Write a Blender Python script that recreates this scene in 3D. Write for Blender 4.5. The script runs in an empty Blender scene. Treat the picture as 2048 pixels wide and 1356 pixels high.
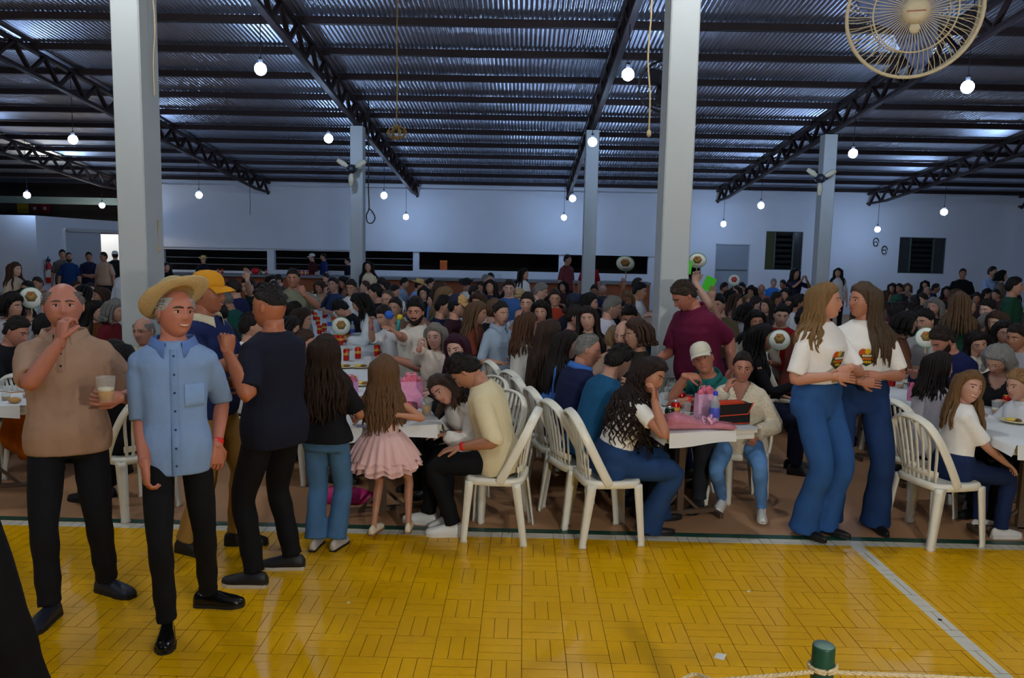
import bpy, math, random
import numpy as np
from mathutils import Vector, Matrix
random.seed(7); np.random.seed(7)
SC = bpy.context.scene
COL = SC.collection
# ------------------------------------------------------------------ camera
F_PX, CAM_H = 1562.0, 1.94
PITCH, YAW, ROLL = math.radians(6.5), math.radians(0.75), 0.020
_f = np.array([-math.sin(YAW)*math.cos(PITCH), math.cos(YAW)*math.cos(PITCH), -math.sin(PITCH)])
_r0 = np.array([math.cos(YAW), math.sin(YAW), 0.0]); _u0 = np.cross(_r0, _f)
_r = _r0*math.cos(ROLL)+_u0*math.sin(ROLL); _u = -_r0*math.sin(ROLL)+_u0*math.cos(ROLL)
CAM = np.array([0, 0, CAM_H])
cd = bpy.data.cameras.new('camera'); cam = bpy.data.objects.new('camera', cd); COL.objects.link(cam)
cd.sensor_fit = 'HORIZONTAL'; cd.sensor_width = 23.6; cd.lens = 23.6*F_PX/2048; cd.clip_start = 0.05; cd.clip_end = 300
cam.matrix_world = Matrix(((_r[0], _u[0], -_f[0], CAM[0]), (_r[1], _u[1], -_f[1], CAM[1]), (_r[2], _u[2], -_f[2], CAM[2]), (0, 0, 0, 1)))
SC.camera = cam
def W(px, py, D):                      # point at world depth y = D seen at a pixel of the 2048x1356 photograph
    d = _f + _r*((px-1024)/F_PX) + _u*((678-py)/F_PX)
    return CAM + d*(D/d[1])
def G(px, py, z=0.0):                  # point on the horizontal plane z
    d = _f + _r*((px-1024)/F_PX) + _u*((678-py)/F_PX)
    return CAM + d*((z-CAM_H)/d[2])
# ------------------------------------------------------------------ world, exposure, lights
w = bpy.data.worlds.new('night'); SC.world = w; w.use_nodes = True
w.node_tree.nodes['Background'].inputs[0].default_value = (0.05, 0.08, 0.16, 1)
w.node_tree.nodes['Background'].inputs[1].default_value = 0.16
SC.view_settings.view_transform = 'Standard'; SC.view_settings.look = 'None'
SC.view_settings.exposure = 0.0; SC.view_settings.gamma = 1.0; SC.view_settings.use_curve_mapping = False
BULB_COLOR, BULB_POWER = (0.46, 0.66, 1.0), 46.0
COURT_COLOR, COURT_POWER = (0.92, 0.97, 1.0), 118.0
SC.cycles.max_bounces = 4; SC.cycles.diffuse_bounces = 2; SC.cycles.glossy_bounces = 2; SC.cycles.transmission_bounces = 3; SC.cycles.transparent_max_bounces = 4
SC.cycles.caustics_reflective = False; SC.cycles.caustics_refractive = False; SC.cycles.adaptive_threshold = 0.10; SC.cycles.adaptive_min_samples = 12
ld = bpy.data.lights.new('video_light', 'AREA'); ld.energy = 75; ld.color = (1.0, 0.96, 0.86); ld.shape = 'DISK'; ld.size = 0.12
lo = bpy.data.objects.new('video_light', ld); COL.objects.link(lo); lo.location = (1.55, -0.35, 2.0)
lo.rotation_euler = Vector((-0.10, 1.0, -0.09)).to_track_quat('-Z', 'Y').to_euler()
# ------------------------------------------------------------------ colours and materials
def srgb(r, g, b):
    f = lambda c: (c/255/12.92) if c/255 <= 0.04045 else ((c/255+0.055)/1.055)**2.4
    return (f(r), f(g), f(b), 1.0)
MATS = {}
def mat(name, rgb, rough=0.6, var=0.0, scale=20.0, bump=0.0, metal=0.0, spec=0.4, stretch=None, coat=0.0, sheen=0.0, alpha=1.0, trans=0.0, emit=0.0, sss=0.0):
    key = (name, tuple(rgb))
    if key in MATS: return MATS[key]
    m = bpy.data.materials.new(name); m.use_nodes = True; nt = m.node_tree; b = nt.nodes['Principled BSDF']
    c = srgb(*rgb); b.inputs['Base Color'].default_value = c; b.inputs['Roughness'].default_value = rough
    b.inputs['Metallic'].default_value = metal; b.inputs['Specular IOR Level'].default_value = spec
    b.inputs['Coat Weight'].default_value = coat; b.inputs['Alpha'].default_value = alpha
    b.inputs['Transmission Weight'].default_value = trans
    if sheen: b.inputs['Sheen Weight'].default_value = sheen
    if emit: b.inputs['Emission Color'].default_value = c; b.inputs['Emission Strength'].default_value = emit
    if var or bump:
        tc = nt.nodes.new('ShaderNodeTexCoord'); mp = nt.nodes.new('ShaderNodeMapping'); nz = nt.nodes.new('ShaderNodeTexNoise')
        nt.links.new(tc.outputs['Object'], mp.inputs[0]); nt.links.new(mp.outputs[0], nz.inputs['Vector'])
        if stretch: mp.inputs['Scale'].default_value = stretch
        nz.inputs['Scale'].default_value = scale; nz.inputs['Detail'].default_value = 4
        if var:
            rp = nt.nodes.new('ShaderNodeMix'); rp.data_type = 'RGBA'; nt.links.new(nz.outputs['Fac'], rp.inputs['Factor'])
            rp.inputs['A'].default_value = tuple(max(0, x*(1-var)) for x in c[:3])+(1,); rp.inputs['B'].default_value = tuple(min(1, x*(1+var)) for x in c[:3])+(1,)
            nt.links.new(rp.outputs['Result'], b.inputs['Base Color'])
        if bump:
            bp = nt.nodes.new('ShaderNodeBump'); bp.inputs['Strength'].default_value = bump; bp.inputs['Distance'].default_value = 0.02
            nt.links.new(nz.outputs['Fac'], bp.inputs['Height']); nt.links.new(bp.outputs[0], b.inputs['Normal'])
    MATS[key] = m
    return m
def cloth(rgb, kind='cotton'):
    if kind == 'denim': return mat('denim_fabric', rgb, 0.85, 0.25, 9, 0.35, spec=0.2)
    if kind == 'satin': return mat('satin_fabric', rgb, 0.38, 0.12, 7, 0.5, spec=0.5)
    if kind == 'knit': return mat('knit_fabric', rgb, 0.95, 0.18, 55, 0.8, spec=0.1, sheen=0.2)
    return mat('cotton_fabric', rgb, 0.85, 0.10, 8, 0.45, spec=0.2)
def skin(rgb): return mat('skin', tuple(int(c*q) for c, q in zip(rgb, (0.87, 0.88, 0.92))), 0.48, 0.07, 14, 0.05, spec=0.45)
def hairm(rgb): return mat('hair', tuple(int(c*0.86) for c in rgb), 0.5, 0.5, 10, 0.6, spec=0.22, stretch=(16, 16, 1.2))
# ------------------------------------------------------------------ mesh collector
def nrm(v):
    v = np.asarray(v, float); n = np.linalg.norm(v); return v/n if n > 1e-9 else v
class MB:
    def __init__(s): s.v = []; s.f = []; s.m = []; s.n = 0
    def add(s, V, Fc, mi=0):
        o = s.n; V = np.asarray(V, float).reshape(-1, 3); s.v.append(V); s.n += len(V)
        s.f.extend([tuple(i+o for i in f) for f in Fc]); s.m.extend([mi]*len(Fc)); return s
    def loft(s, rings, mi=0, cap=True, closed=True):
        n = len(rings[0]); V = np.concatenate(rings); Fc = []
        m = n if closed else n-1
        for i in range(len(rings)-1):
            a = i*n; b = a+n
            for j in range(m):
                k = (j+1) % n; Fc.append((a+j, a+k, b+k, b+j))
        if cap:
            Fc.append(tuple(range(n-1, -1, -1))); q = (len(rings)-1)*n; Fc.append(tuple(range(q, q+n)))
        return s.add(V, Fc, mi)
    def tube(s, P, R, n=10, side=None, mi=0, rnd=True, p=2.0):
        P = np.asarray(P, float); R = np.asarray(R, float)
        if R.ndim == 0: R = np.full(len(P), float(R))
        if R.ndim == 1: R = np.stack([R, R], 1)
        T = np.gradient(P, axis=0); T /= np.maximum(np.linalg.norm(T, axis=1, keepdims=True), 1e-9)
        if side is None:
            d = nrm(P[-1]-P[0]); nn = np.cross(d, P[len(P)//2]-P[0])
            side = nrm(nn) if np.linalg.norm(nn) > 1e-4 else nrm(np.cross(d, (0.31, 0.9, 0.2) if abs(d[1]) < 0.8 else (1, 0.1, 0.2)))
        th = np.linspace(0, 2*math.pi, n, endpoint=False); c, sn = np.cos(th), np.sin(th)
        if p != 2.0: c = np.sign(c)*np.abs(c)**(2/p); sn = np.sign(sn)*np.abs(sn)**(2/p)
        rings = []; ends = []
        for i in range(len(P)):
            a = nrm(side-np.dot(side, T[i])*T[i]); b = np.cross(T[i], a)
            off = np.outer(c*R[i, 0], a)+np.outer(sn*R[i, 1], b); rings.append(P[i]+off)
            if i in (0, len(P)-1): ends.append((P[i], T[i], off, min(R[i])))
        if rnd:
            p0, t0, o0, r0 = ends[0]; p1, t1, o1, r1 = ends[-1]
            rings = [p0-t0*r0*0.85+o0*0.45, p0-t0*r0*0.5+o0*0.85]+rings+[p1+t1*r1*0.5+o1*0.85, p1+t1*r1*0.85+o1*0.45]
        return s.loft(rings, mi)
    def box(s, lo, hi, mi=0, M=None):
        x0, y0, z0 = lo; x1, y1, z1 = hi
        V = np.array([(x0, y0, z0), (x1, y0, z0), (x1, y1, z0), (x0, y1, z0), (x0, y0, z1), (x1, y0, z1), (x1, y1, z1), (x0, y1, z1)], float)
        if M is not None: V = V@np.asarray(M)[:3, :3].T+np.asarray(M)[:3, 3]
        return s.add(V, [(0, 3, 2, 1), (4, 5, 6, 7), (0, 1, 5, 4), (1, 2, 6, 5), (2, 3, 7, 6), (3, 0, 4, 7)], mi)
    def bar(s, a, b, wx, wz, mi=0):      # rectangular bar from a to b
        a = np.asarray(a, float); b = np.asarray(b, float); t = nrm(b-a)
        sd = nrm(np.cross(t, (0, 0, 1))) if abs(t[2]) < 0.99 else np.array([1.0, 0, 0]); up = np.cross(sd, t)
        V = [q+sd*i*wx/2+up*j*wz/2 for q in (a, b) for i, j in ((-1, -1), (1, -1), (1, 1), (-1, 1))]
        return s.add(V, [(3, 2, 1, 0), (4, 5, 6, 7), (0, 1, 5, 4), (1, 2, 6, 5), (2, 3, 7, 6), (3, 0, 4, 7)], mi)
    def lathe(s, prof, n=20, c=(0, 0, 0), mi=0, cap=True, M=None):
        th = np.linspace(0, 2*math.pi, n, endpoint=False); rings = []
        for r, z in prof:
            q = np.stack([np.cos(th)*r, np.sin(th)*r, np.full(n, z)], 1)
            if M is not None: q = q@np.asarray(M).T
            rings.append(q+np.asarray(c, float))
        return s.loft(rings, mi, cap)
    def ell(s, c, r, n=12, m=8, mi=0, M=None):
        th = np.linspace(0, 2*math.pi, n, endpoint=False); rings = []
        for i in range(m+1):
            a = -math.pi/2+math.pi*(0.06+0.88*i/m)
            q = np.stack([np.cos(th)*math.cos(a)*r[0], np.sin(th)*math.cos(a)*r[1], np.full(n, math.sin(a)*r[2])], 1)
            if M is not None: q = q@np.asarray(M)[:3, :3].T
            rings.append(q+np.asarray(c, float))
        return s.loft(rings, mi)
    def mesh(s, name):
        me = bpy.data.meshes.new(name); me.from_pydata(np.concatenate(s.v).tolist() if s.v else [], [], s.f); return me
def link(name, me, mats, parent=None, smooth=True, loc=(0, 0, 0), rz=0.0, midx=None):
    if not isinstance(mats, (list, tuple)): mats = [mats]
    for m in mats: me.materials.append(m)
    if midx is not None and len(mats) > 1: me.polygons.foreach_set('material_index', midx)
    if smooth: me.polygons.foreach_set('use_smooth', [True]*len(me.polygons))
    o = bpy.data.objects.new(name, me); COL.objects.link(o); o.location = loc; o.rotation_euler = (0, 0, rz)
    if parent is not None: o.parent = parent
    return o
def put(name, mb, mats, parent=None, smooth=True, loc=(0, 0, 0), rz=0.0):
    return link(name, mb.mesh(name), mats, parent, smooth, loc, rz, mb.m)
def empty(name, loc=(0, 0, 0), rz=0.0):
    o = bpy.data.objects.new(name, None); COL.objects.link(o); o.location = loc; o.rotation_euler = (0, 0, rz); o.empty_display_size = 0.1; return o
def tag(o, label, cat, group=None):
    o['label'] = label; o['category'] = cat
    if group: o['group'] = group
    return o
def struct(o): o['kind'] = 'structure'; return o
def rotz(a): c, s_ = math.cos(a), math.sin(a); return np.array([[c, -s_, 0], [s_, c, 0], [0, 0, 1.0]])
def rotx(a): c, s_ = math.cos(a), math.sin(a); return np.array([[1, 0, 0], [0, c, -s_], [0, s_, c]])
def roty(a): c, s_ = math.cos(a), math.sin(a); return np.array([[c, 0, s_], [0, 1, 0], [-s_, 0, c]])
def catmull(P, n):
    P = np.asarray(P, float); Q = np.vstack([2*P[0]-P[1], P, 2*P[-1]-P[-2]]); out = []
    t = np.linspace(0, len(P)-1-1e-6, n)
    for u in t:
        i = int(u); q = u-i; a, b, c, d = Q[i], Q[i+1], Q[i+2], Q[i+3]
        out.append(0.5*((2*b)+(-a+c)*q+(2*a-5*b+4*c-d)*q*q+(-a+3*b-3*c+d)*q**3))
    return np.array(out)
# ================================================================== the hall
D_WALL, X_LEFT, X_RIGHT, D_NEAR = 26.5, -13.1, 17.0, -7.0
TRUSS_X = [-13.6, -8.6, -3.6, 1.4, 6.4, 11.4, 16.4]
def z_low(y): return 3.60+0.096*(D_WALL-y)          # underside of the sloping trusses
def z_pur(y): return z_low(y)+0.42
M_WALL = mat('painted_blue_grey_wall', (212, 219, 232), 0.8, 0.05, 1.5, 0.05)
M_COLUMN = mat('white_painted_concrete', (184, 190, 192), 0.75, 0.05, 3, 0.08)
M_STEEL = mat('dark_brown_painted_steel', (48, 38, 40), 0.6, 0.15, 6, 0.0, spec=0.2)
M_ROOF = mat('galvanised_sheet', (188, 196, 214), 0.32, 0.10, 2.5, 0.0, metal=0.85)
M_BLACK = mat('dark_interior', (16, 17, 20), 0.9)
M_GREYT = mat('light_grey_paint', (176, 186, 198), 0.6, 0.04, 4)
# corrugated roof sheets
mb = MB(); pitch = 0.076; xs = np.arange(-24, 24, pitch/8)
zz = 0.010*np.sin(2*math.pi*xs/pitch)
rows = []
for y in (D_WALL+1.5, D_NEAR): rows.append(np.stack([xs, np.full_like(xs, y), z_pur(y)+0.115+zz], 1))
mb.loft(rows, 0, cap=False, closed=False)
struct(put('ceiling', mb, M_ROOF))
# purlins
for i in range(25):
    y = 26.15-1.365*i
    if y < D_NEAR: break
    mb = MB(); mb.box((-24, -0.03, -0.03), (24, 0.03, 0.08)); mb.box((-24, 0.03, -0.03), (24, 0.07, -0.02))
    o = struct(put('trim_1', mb, M_STEEL, None, False, (0, y, z_pur(y)+0.02)))
# trusses: one object each, with chords and web members as parts
def truss(X):
    r = struct(empty('trim_2', (X, D_WALL, 0))); ya, yb = D_WALL, D_NEAR
    bar = lambda n, a, b, wx, wz: put(n, MB().bar((0, a[0]-D_WALL, a[1]), (0, b[0]-D_WALL, b[1]), wx, wz), M_STEEL, r, False)
    zt = lambda y: z_low(y)+0.47
    bar('bottom_chord', (ya-1.3, z_low(ya-1.3)), (yb, z_low(yb)), 0.10, 0.06)
    bar('bottom_chord', (ya, z_low(ya)+0.10), (ya-1.3, z_low(ya-1.3)), 0.10, 0.06)
    bar('top_chord', (ya, zt(ya)-0.06), (yb, zt(yb)-0.06), 0.10, 0.06)
    y = ya-0.1; up = False
    while y > yb+0.6:
        y2 = y-0.42
        a = (y, zt(y)-0.08) if up else (y, z_low(y)+0.03); b = (y2, z_low(y2)+0.03) if up else (y2, zt(y2)-0.08)
        bar('web_brace', a, b, 0.07, 0.05); up = not up; y = y2
    return r
for X in TRUSS_X: truss(X)
# columns
def column(X, y, wx=0.30, wy=0.34):
    zt = z_low(y)-0.03; mb = MB(); c = 0.012
    ring = lambda z, e: np.array([(-wx/2+c-e, -wy/2-e, z), (wx/2-c+e, -wy/2-e, z), (wx/2+e, -wy/2+c-e, z), (wx/2+e, wy/2-c+e, z), (wx/2-c+e, wy/2+e, z), (-wx/2+c-e, wy/2+e, z), (-wx/2-e, wy/2-c+e, z), (-wx/2-e, -wy/2+c-e, z)])
    mb.loft([ring(0, 0), ring(zt, 0)]); return put('pillar', mb, M_COLUMN, None, False, (X, y, 0))
FRONT_Y, BACK_Y = 7.25, 17.0
COLS = [(-3.55, FRONT_Y, 'white square concrete pillar rising behind the man in the straw hat'),
        (1.36, FRONT_Y, 'white square concrete pillar behind the man in the maroon polo'),
        (-3.6, BACK_Y, 'white pillar far back with a small wall fan, in front of the serving counter'),
        (1.4, BACK_Y, 'white pillar far back at the middle, before the serving counter'),
        (6.4, BACK_Y, 'white pillar far back between the two louvred windows'),
        (11.35, BACK_Y, 'white pillar far back at the right edge of the hall')]
for x, y, l in COLS:
    w_ = 0.27 if y > 10 else 0.255
    o = column(x, y, w_, 0.36 if y < 10 else 0.30); tag(o, l, 'pillar', 'white concrete pillars')
# floors
M_CONC = mat('worn_brown_concrete_floor', (178, 134, 98), 0.55, 0.22, 1.3, 0.06, spec=0.4)
mb = MB(); mb.box((-24, 5.29, -0.15), (24, D_WALL+1, 0)); struct(put('floor', mb, M_CONC, None, False))
mb = MB(); mb.box((-24, 5.22, -0.15), (24, 5.288, 0.001)); struct(put('trim_3', mb, mat('dark_green_painted_edge', (28, 74, 62), 0.4), None, False))
# parquet: groups of three blocks laid in a basket weave, painted yellow with white court lines
def paint_mat():
    m = bpy.data.materials.new('yellow_painted_wood'); m.use_nodes = True; nt = m.node_tree; b = nt.nodes['Principled BSDF']; L = nt.links
    N = nt.nodes.new
    ge = N('ShaderNodeNewGeometry'); sx = N('ShaderNodeSeparateXYZ'); L.new(ge.outputs['Position'], sx.inputs[0])
    def band(sock, c, h):
        s_ = N('ShaderNodeMath'); s_.operation = 'SUBTRACT'; L.new(sock, s_.inputs[0]); s_.inputs[1].default_value = c
        a = N('ShaderNodeMath'); a.operation = 'ABSOLUTE'; L.new(s_.outputs[0], a.inputs[0])
        t = N('ShaderNodeMath'); t.operation = 'LESS_THAN'; L.new(a.outputs[0], t.inputs[0]); t.inputs[1].default_value = h; return t.outputs[0]
    mx = N('ShaderNodeMath'); mx.operation = 'MAXIMUM'; L.new(band(sx.outputs[0], 2.290, 0.042), mx.inputs[0]); L.new(band(sx.outputs[1], 5.165, 0.046), mx.inputs[1])
    oi = N('ShaderNodeObjectInfo'); nz = N('ShaderNodeTexNoise'); nz.inputs['Scale'].default_value = 3.0; nz.inputs['Detail'].default_value = 5
    L.new(ge.outputs['Position'], nz.inputs['Vector'])
    cr = N('ShaderNodeMix'); cr.data_type = 'RGBA'; cr.inputs['A'].default_value = srgb(214, 156, 0); cr.inputs['B'].default_value = srgb(236, 180, 0); L.new(nz.outputs['Fac'], cr.inputs['Factor'])
    wm = N('ShaderNodeMix'); wm.data_type = 'RGBA'; wm.inputs['B'].default_value = srgb(212, 208, 196); L.new(cr.outputs['Result'], wm.inputs['A']); L.new(mx.outputs[0], wm.inputs['Factor'])
    L.new(wm.outputs['Result'], b.inputs['Base Color'])
    n2 = N('ShaderNodeTexNoise'); n2.inputs['Scale'].default_value = 1.7; L.new(ge.outputs['Position'], n2.inputs['Vector'])
    mr = N('ShaderNodeMapRange'); mr.inputs['To Min'].default_value = 0.20; mr.inputs['To Max'].default_value = 0.42; L.new(n2.outputs['Fac'], mr.inputs['Value']); L.new(mr.outputs[0], b.inputs['Roughness'])
    b.inputs['Specular IOR Level'].default_value = 0.38
    bp = N('ShaderNodeBump'); bp.inputs['Strength'].default_value = 0.08; bp.inputs['Distance'].default_value = 0.01; L.new(nz.outputs['Fac'], bp.inputs['Height']); L.new(bp.outputs[0], b.inputs['Normal'])
    return m
M_YEL = paint_mat(); M_JOINT = mat('dark_wood_edge', (84, 56, 8), 0.85, spec=0.1)
court = MB(); court.box((-9, -2.0, -0.15), (9, 5.22, -0.0035)); court = struct(put('floor', court, mat('dark_floor_joints', (62, 44, 10), 0.8), None, False))
SQ = 0.212; BW = SQ/3; gap = 0.0027
def block_verts(w_, h_, t=0.012):
    e = 0.0005
    r0 = np.array([(gap/2, gap/2, -t), (w_-gap/2, gap/2, -t), (w_-gap/2, h_-gap/2, -t), (gap/2, h_-gap/2, -t)])
    r1 = r0.copy(); r1[:, 2] = -e; r2 = r1.copy(); r2[:, 2] = 0; r2 += np.array([(e, e, 0), (-e, e, 0), (-e, -e, 0), (e, -e, 0)])
    V = np.concatenate([r0, r1, r2]); Fc = [(8, 9, 10, 11)]
    for a in (0, 4):
        for j in range(4): k = (j+1) % 4; Fc.append((a+j, a+k, a+4+k, a+4+j))
    return V, Fc, [0]+[1]*4+[0]*4
blocks = []
ny = int(7.1/SQ)
for j in range(ny):
    for i in range(-42, 42):
        x0 = i*SQ+0.03; y0 = 5.215-(j+1)*SQ
        for q in range(3):
            if (i+j) % 2: blocks.append((x0+q*BW, y0, BW, SQ))
            else: blocks.append((x0, y0+q*BW, SQ, BW))
def in_view(b):
    P = np.array([b[0]+b[2]/2, b[1]+b[3]/2, 0])-CAM; z = P@_f
    if z < 0.3: return False
    u, v = P@_r/z*F_PX+1024, 678-P@_u/z*F_PX
    return -40 < u < 2088 and v < 1396
seen = sorted([b for b in blocks if in_view(b)], key=lambda b: (b[0]+b[2]/2)**2*0.3+b[1]**2)[:300]
pick = set(seen); share = {}
for b in seen:
    k = b[2] > b[3]
    if k not in share:
        V, Fc, mi_ = block_verts(b[2], b[3]); me = bpy.data.meshes.new('floor_block'); me.from_pydata(V.tolist(), [], Fc); me.materials.append(M_YEL); me.materials.append(M_JOINT); me.polygons.foreach_set('material_index', mi_); share[k] = me
    o = bpy.data.objects.new('floor_block', share[k]); COL.objects.link(o); o.location = (b[0], b[1], random.uniform(-0.0005, 0.0004)); o.parent = court
mb = MB()
for b in blocks:
    if b in pick: continue
    V, Fc, mi_ = block_verts(b[2], b[3]); mb.add(V+np.array([b[0], b[1], random.uniform(-0.0005, 0.0004)]), Fc); mb.m[-9:] = mi_
o = put('floor_blocks_beyond', mb, [M_YEL, M_JOINT], court, False); o['kind'] = 'stuff'
# ---------------- back wall with serving openings, door and louvred windows
WY, WT = D_WALL, 0.20
def WX(px, py): return W(px, py, WY)[0]
def WZ(px, py): return W(px, py, WY)[2]
ZTOP = 4.12
OPEN = [(326, 534, 500, 541), (548, 699, 502, 541), (728, 826, 503, 541), (838, 1118, 505, 542), (1130, 1297, 508, 547), (1340, 1403, 516, 560)]
holes = [(WX(a, c), WX(b, c), WZ((a+b)/2, d), WZ((a+b)/2, c)) for a, b, c, d in OPEN]
WIN = [(1533, 1607, 463, 540), (1800, 1893, 475, 547)]
wins = [(WX(a, c), WX(b, c), WZ((a+b)/2, d), WZ((a+b)/2, c)) for a, b, c, d in WIN]
dr = (WX(1431, 500), WX(1500, 500), 0.0, WZ(1465, 488))
cut = sorted(holes+wins+[dr])
mb = MB(); xa = X_LEFT
for x0, x1, z0, z1 in cut:
    mb.box((xa, WY, 0), (x0, WY+WT, ZTOP)); mb.box((x0, WY, z1), (x1, WY+WT, ZTOP))
    if z0 > 0: mb.box((x0, WY, 0), (x1, WY+WT, z0))
    xa = x1
mb.box((xa, WY, 0), (X_RIGHT+0.2, WY+WT, ZTOP))
struct(put('wall_back', mb, M_WALL, None, False))
# projecting ledge over the openings, as wide as the kitchen
lx0, lx1 = holes[0][0]-0.1, holes[4][1]+0.3
mb = MB(); mb.box((X_LEFT+0.02, WY-0.08, holes[2][3]+0.01), (lx1, WY-0.001, ZTOP-0.22)); struct(put('trim_4', mb, M_WALL, None, False))
mb = MB(); mb.box((-30, WY+4, 0), (30, WY+4.1, 5)); struct(put('wall_kitchen', mb, mat('dark_kitchen_wall', (58, 50, 46), 0.8, 0.3, 1.2), None, False))
# horizontal bars across the left three openings
n = 1
for k, (x0, x1, z0, z1) in enumerate(holes):
    if k < 3:
        r = struct(empty('window_%d' % n, ((x0+x1)/2, WY+0.1, z0))); n += 1
        for q in (0.30, 0.62):
            put('shutter_rail', MB().bar((x0-(x0+x1)/2, 0, q*(z1-z0)), (x1-(x0+x1)/2, 0, q*(z1-z0)), 0.02, 0.02), mat('grey_metal', (120, 126, 134), 0.5), r, False)
# louvred windows
M_FRAME = mat('grey_green_painted_steel', (72, 86, 84), 0.5)
M_GLASS = mat('dark_window_glass', (34, 42, 44), 0.15, spec=0.6)
for k, (x0, x1, z0, z1) in enumerate(wins):
    xc = (x0+x1)/2; r = struct(empty('window_%d' % n, (xc, WY+0.04, z0))); n += 1; hw, hh = (x1-x0)/2, z1-z0
    for a, b in (((-hw, 0, 0), (-hw, 0, hh)), ((hw, 0, 0), (hw, 0, hh)), ((-hw, 0, 0), (hw, 0, 0)), ((-hw, 0, hh), (hw, 0, hh)), ((-hw*0.5, 0, 0), (-hw*0.5, 0, hh)), ((hw*0.5, 0, 0), (hw*0.5, 0, hh))):
        put('window_frame', MB().bar(a, b, 0.05, 0.05), M_FRAME, r, False)
    for s_ in (-1, 1):
        a, b = sorted((s_*hw*0.52, s_*hw*0.98))
        put('side_pane', MB().box((a, 0.01, 0.03), (b, 0.03, hh-0.03)), mat('olive_tinted_glass', (70, 74, 42), 0.2) if s_ < 0 and k == 0 else M_GLASS, r, False)
    for q in range(7):
        zc = hh*(q+0.5)/7
        put('louvre_slat', MB().box((-hw*0.48, -0.01, -0.06), (hw*0.48, 0.0, 0.06), 0, np.vstack([np.hstack([rotx(math.radians(35)), [[0], [0.03], [zc]]]), [0, 0, 0, 1]])), M_GLASS, r, False)
# grey steel door with a horizontal rail
x0, x1, z0, z1 = dr; r = struct(empty('door_1', ((x0+x1)/2, WY+0.06, 0))); hw = (x1-x0)/2
M_DOOR = mat('grey_painted_steel_door', (140, 150, 164), 0.6, 0.05, 3)
put('door_leaf', MB().box((-hw, 0, 0), (hw, 0.05, z1)), M_DOOR, r, False)
for a, b in (((-hw, -0.02, 0), (-hw, -0.02, z1)), ((hw, -0.02, 0), (hw, -0.02, z1)), ((-hw, -0.02, z1), (hw, -0.02, z1))): put('door_frame', MB().bar(a, b, 0.06, 0.06), M_GREYT, r, False)
put('door_rail', MB().bar((-hw*0.9, -0.02, z1*0.62), (hw*0.9, -0.02, z1*0.62), 0.03, 0.02), M_FRAME, r, False)
put('door_handle', MB().tube([(hw*0.75, -0.06, 1.02), (hw*0.55, -0.06, 1.02)], 0.012, 6), M_FRAME, r)
# right wall and the low-walled block on the left
mb = MB(); mb.box((X_RIGHT, 2, 0), (X_RIGHT+0.2, WY+WT, 5.8)); struct(put('wall_right', mb, M_WALL, None, False))
LB_Y0, LB_H = 20.95, W(67, 431, 20.95)[2]
dy0, dy1 = 22.2, 26.3; dz = W(122, 459, 22.2)[2]
mb = MB(); mb.box((X_LEFT-0.2, LB_Y0, 0), (X_LEFT, dy0, LB_H)); mb.box((X_LEFT-0.2, dy0, dz), (X_LEFT, dy1, LB_H)); mb.box((X_LEFT-0.2, dy1, 0), (X_LEFT, WY, LB_H))
struct(put('wall_left', mb, M_WALL, None, False))
mb = MB(); mb.box((-22, LB_Y0, 0), (X_LEFT-0.2, LB_Y0+0.2, LB_H)); struct(put('wall_left_front', mb, M_WALL, None, False))
mb = MB(); mb.box((-15.2, dy0-0.6, 0), (-15.1, WY, LB_H)); struct(put('wall_passage', mb, mat('cream_plaster', (226, 216, 190), 0.8), None, False))
r = struct(empty('door_2', (X_LEFT+0.03, dy0, 0)))
for a, b in (((0, 0, 0), (0, 0, dz)), ((0, 0, dz), (0, dy1-dy0, dz)), ((0, dy1-dy0, 0), (0, dy1-dy0, dz))): put('door_frame', MB().bar(a, b, 0.10, 0.10), M_COLUMN, r, False)
put('sliding_leaf', MB().box((-0.10, 0.1, 0.02), (-0.05, 2.0, dz-0.05)), M_GREYT, r, False)
# lit passage lamp behind the sliding door
pl = bpy.data.lights.new('passage_lamp', 'POINT'); pl.energy = 60; pl.color = (1, 0.9, 0.7); pl.shadow_soft_size = 0.08
po = bpy.data.objects.new('passage_lamp', pl); COL.objects.link(po); po.location = (-14.2, 25.4, 2.3)
# pale beam and dark opening over the low wall, with the coloured boards of a stall beyond
mb = MB(); mb.box((-24, WY, W(120, 408, WY)[2]), (X_LEFT, WY+0.2, W(120, 394, WY)[2])); struct(put('trim_5', mb, mat('pale_green_beam', (120, 138, 136), 0.7), None, False))
mb = MB(); mb.box((-24, WY, 0), (X_LEFT, WY+0.2, 2.2)); struct(put('wall_back_left', mb, M_WALL, None, False))
for px, py, w_, h_, rgb, l in ((46, 416, 0.40, 0.36, (170, 140, 10), 'yellow board hanging in the dark stall above the low wall'), (70, 417, 0.3, 0.34, (120, 24, 34), 'dark red board next to the yellow one above the low wall'), (90, 417, 0.34, 0.34, (140, 24, 30), 'red board with a white dot, rightmost above the low wall')):
    c = W(px, py, 30.46); w_ *= 1.1; h_ *= 1.1; r = empty('stall_board', (c[0], c[1], c[2]-h_/2)); tag(r, l, 'sign', 'boards of the stall')
    put('panel', MB().box((-w_/2, -0.02, 0), (w_/2, 0.02, h_)), mat('painted_board', rgb, 0.6), r, False)
    put('emblem', MB().lathe([(0.0, -0.03), (0.07, -0.03), (0.07, -0.021), (0, -0.021)], 12, (0, 0, h_/2), M=rotx(math.pi/2)@np.diag([1, 1, -1])), mat('faded_print', (190, 160, 60) if rgb[1] > 100 else (190, 180, 180), 0.6), r)
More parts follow.
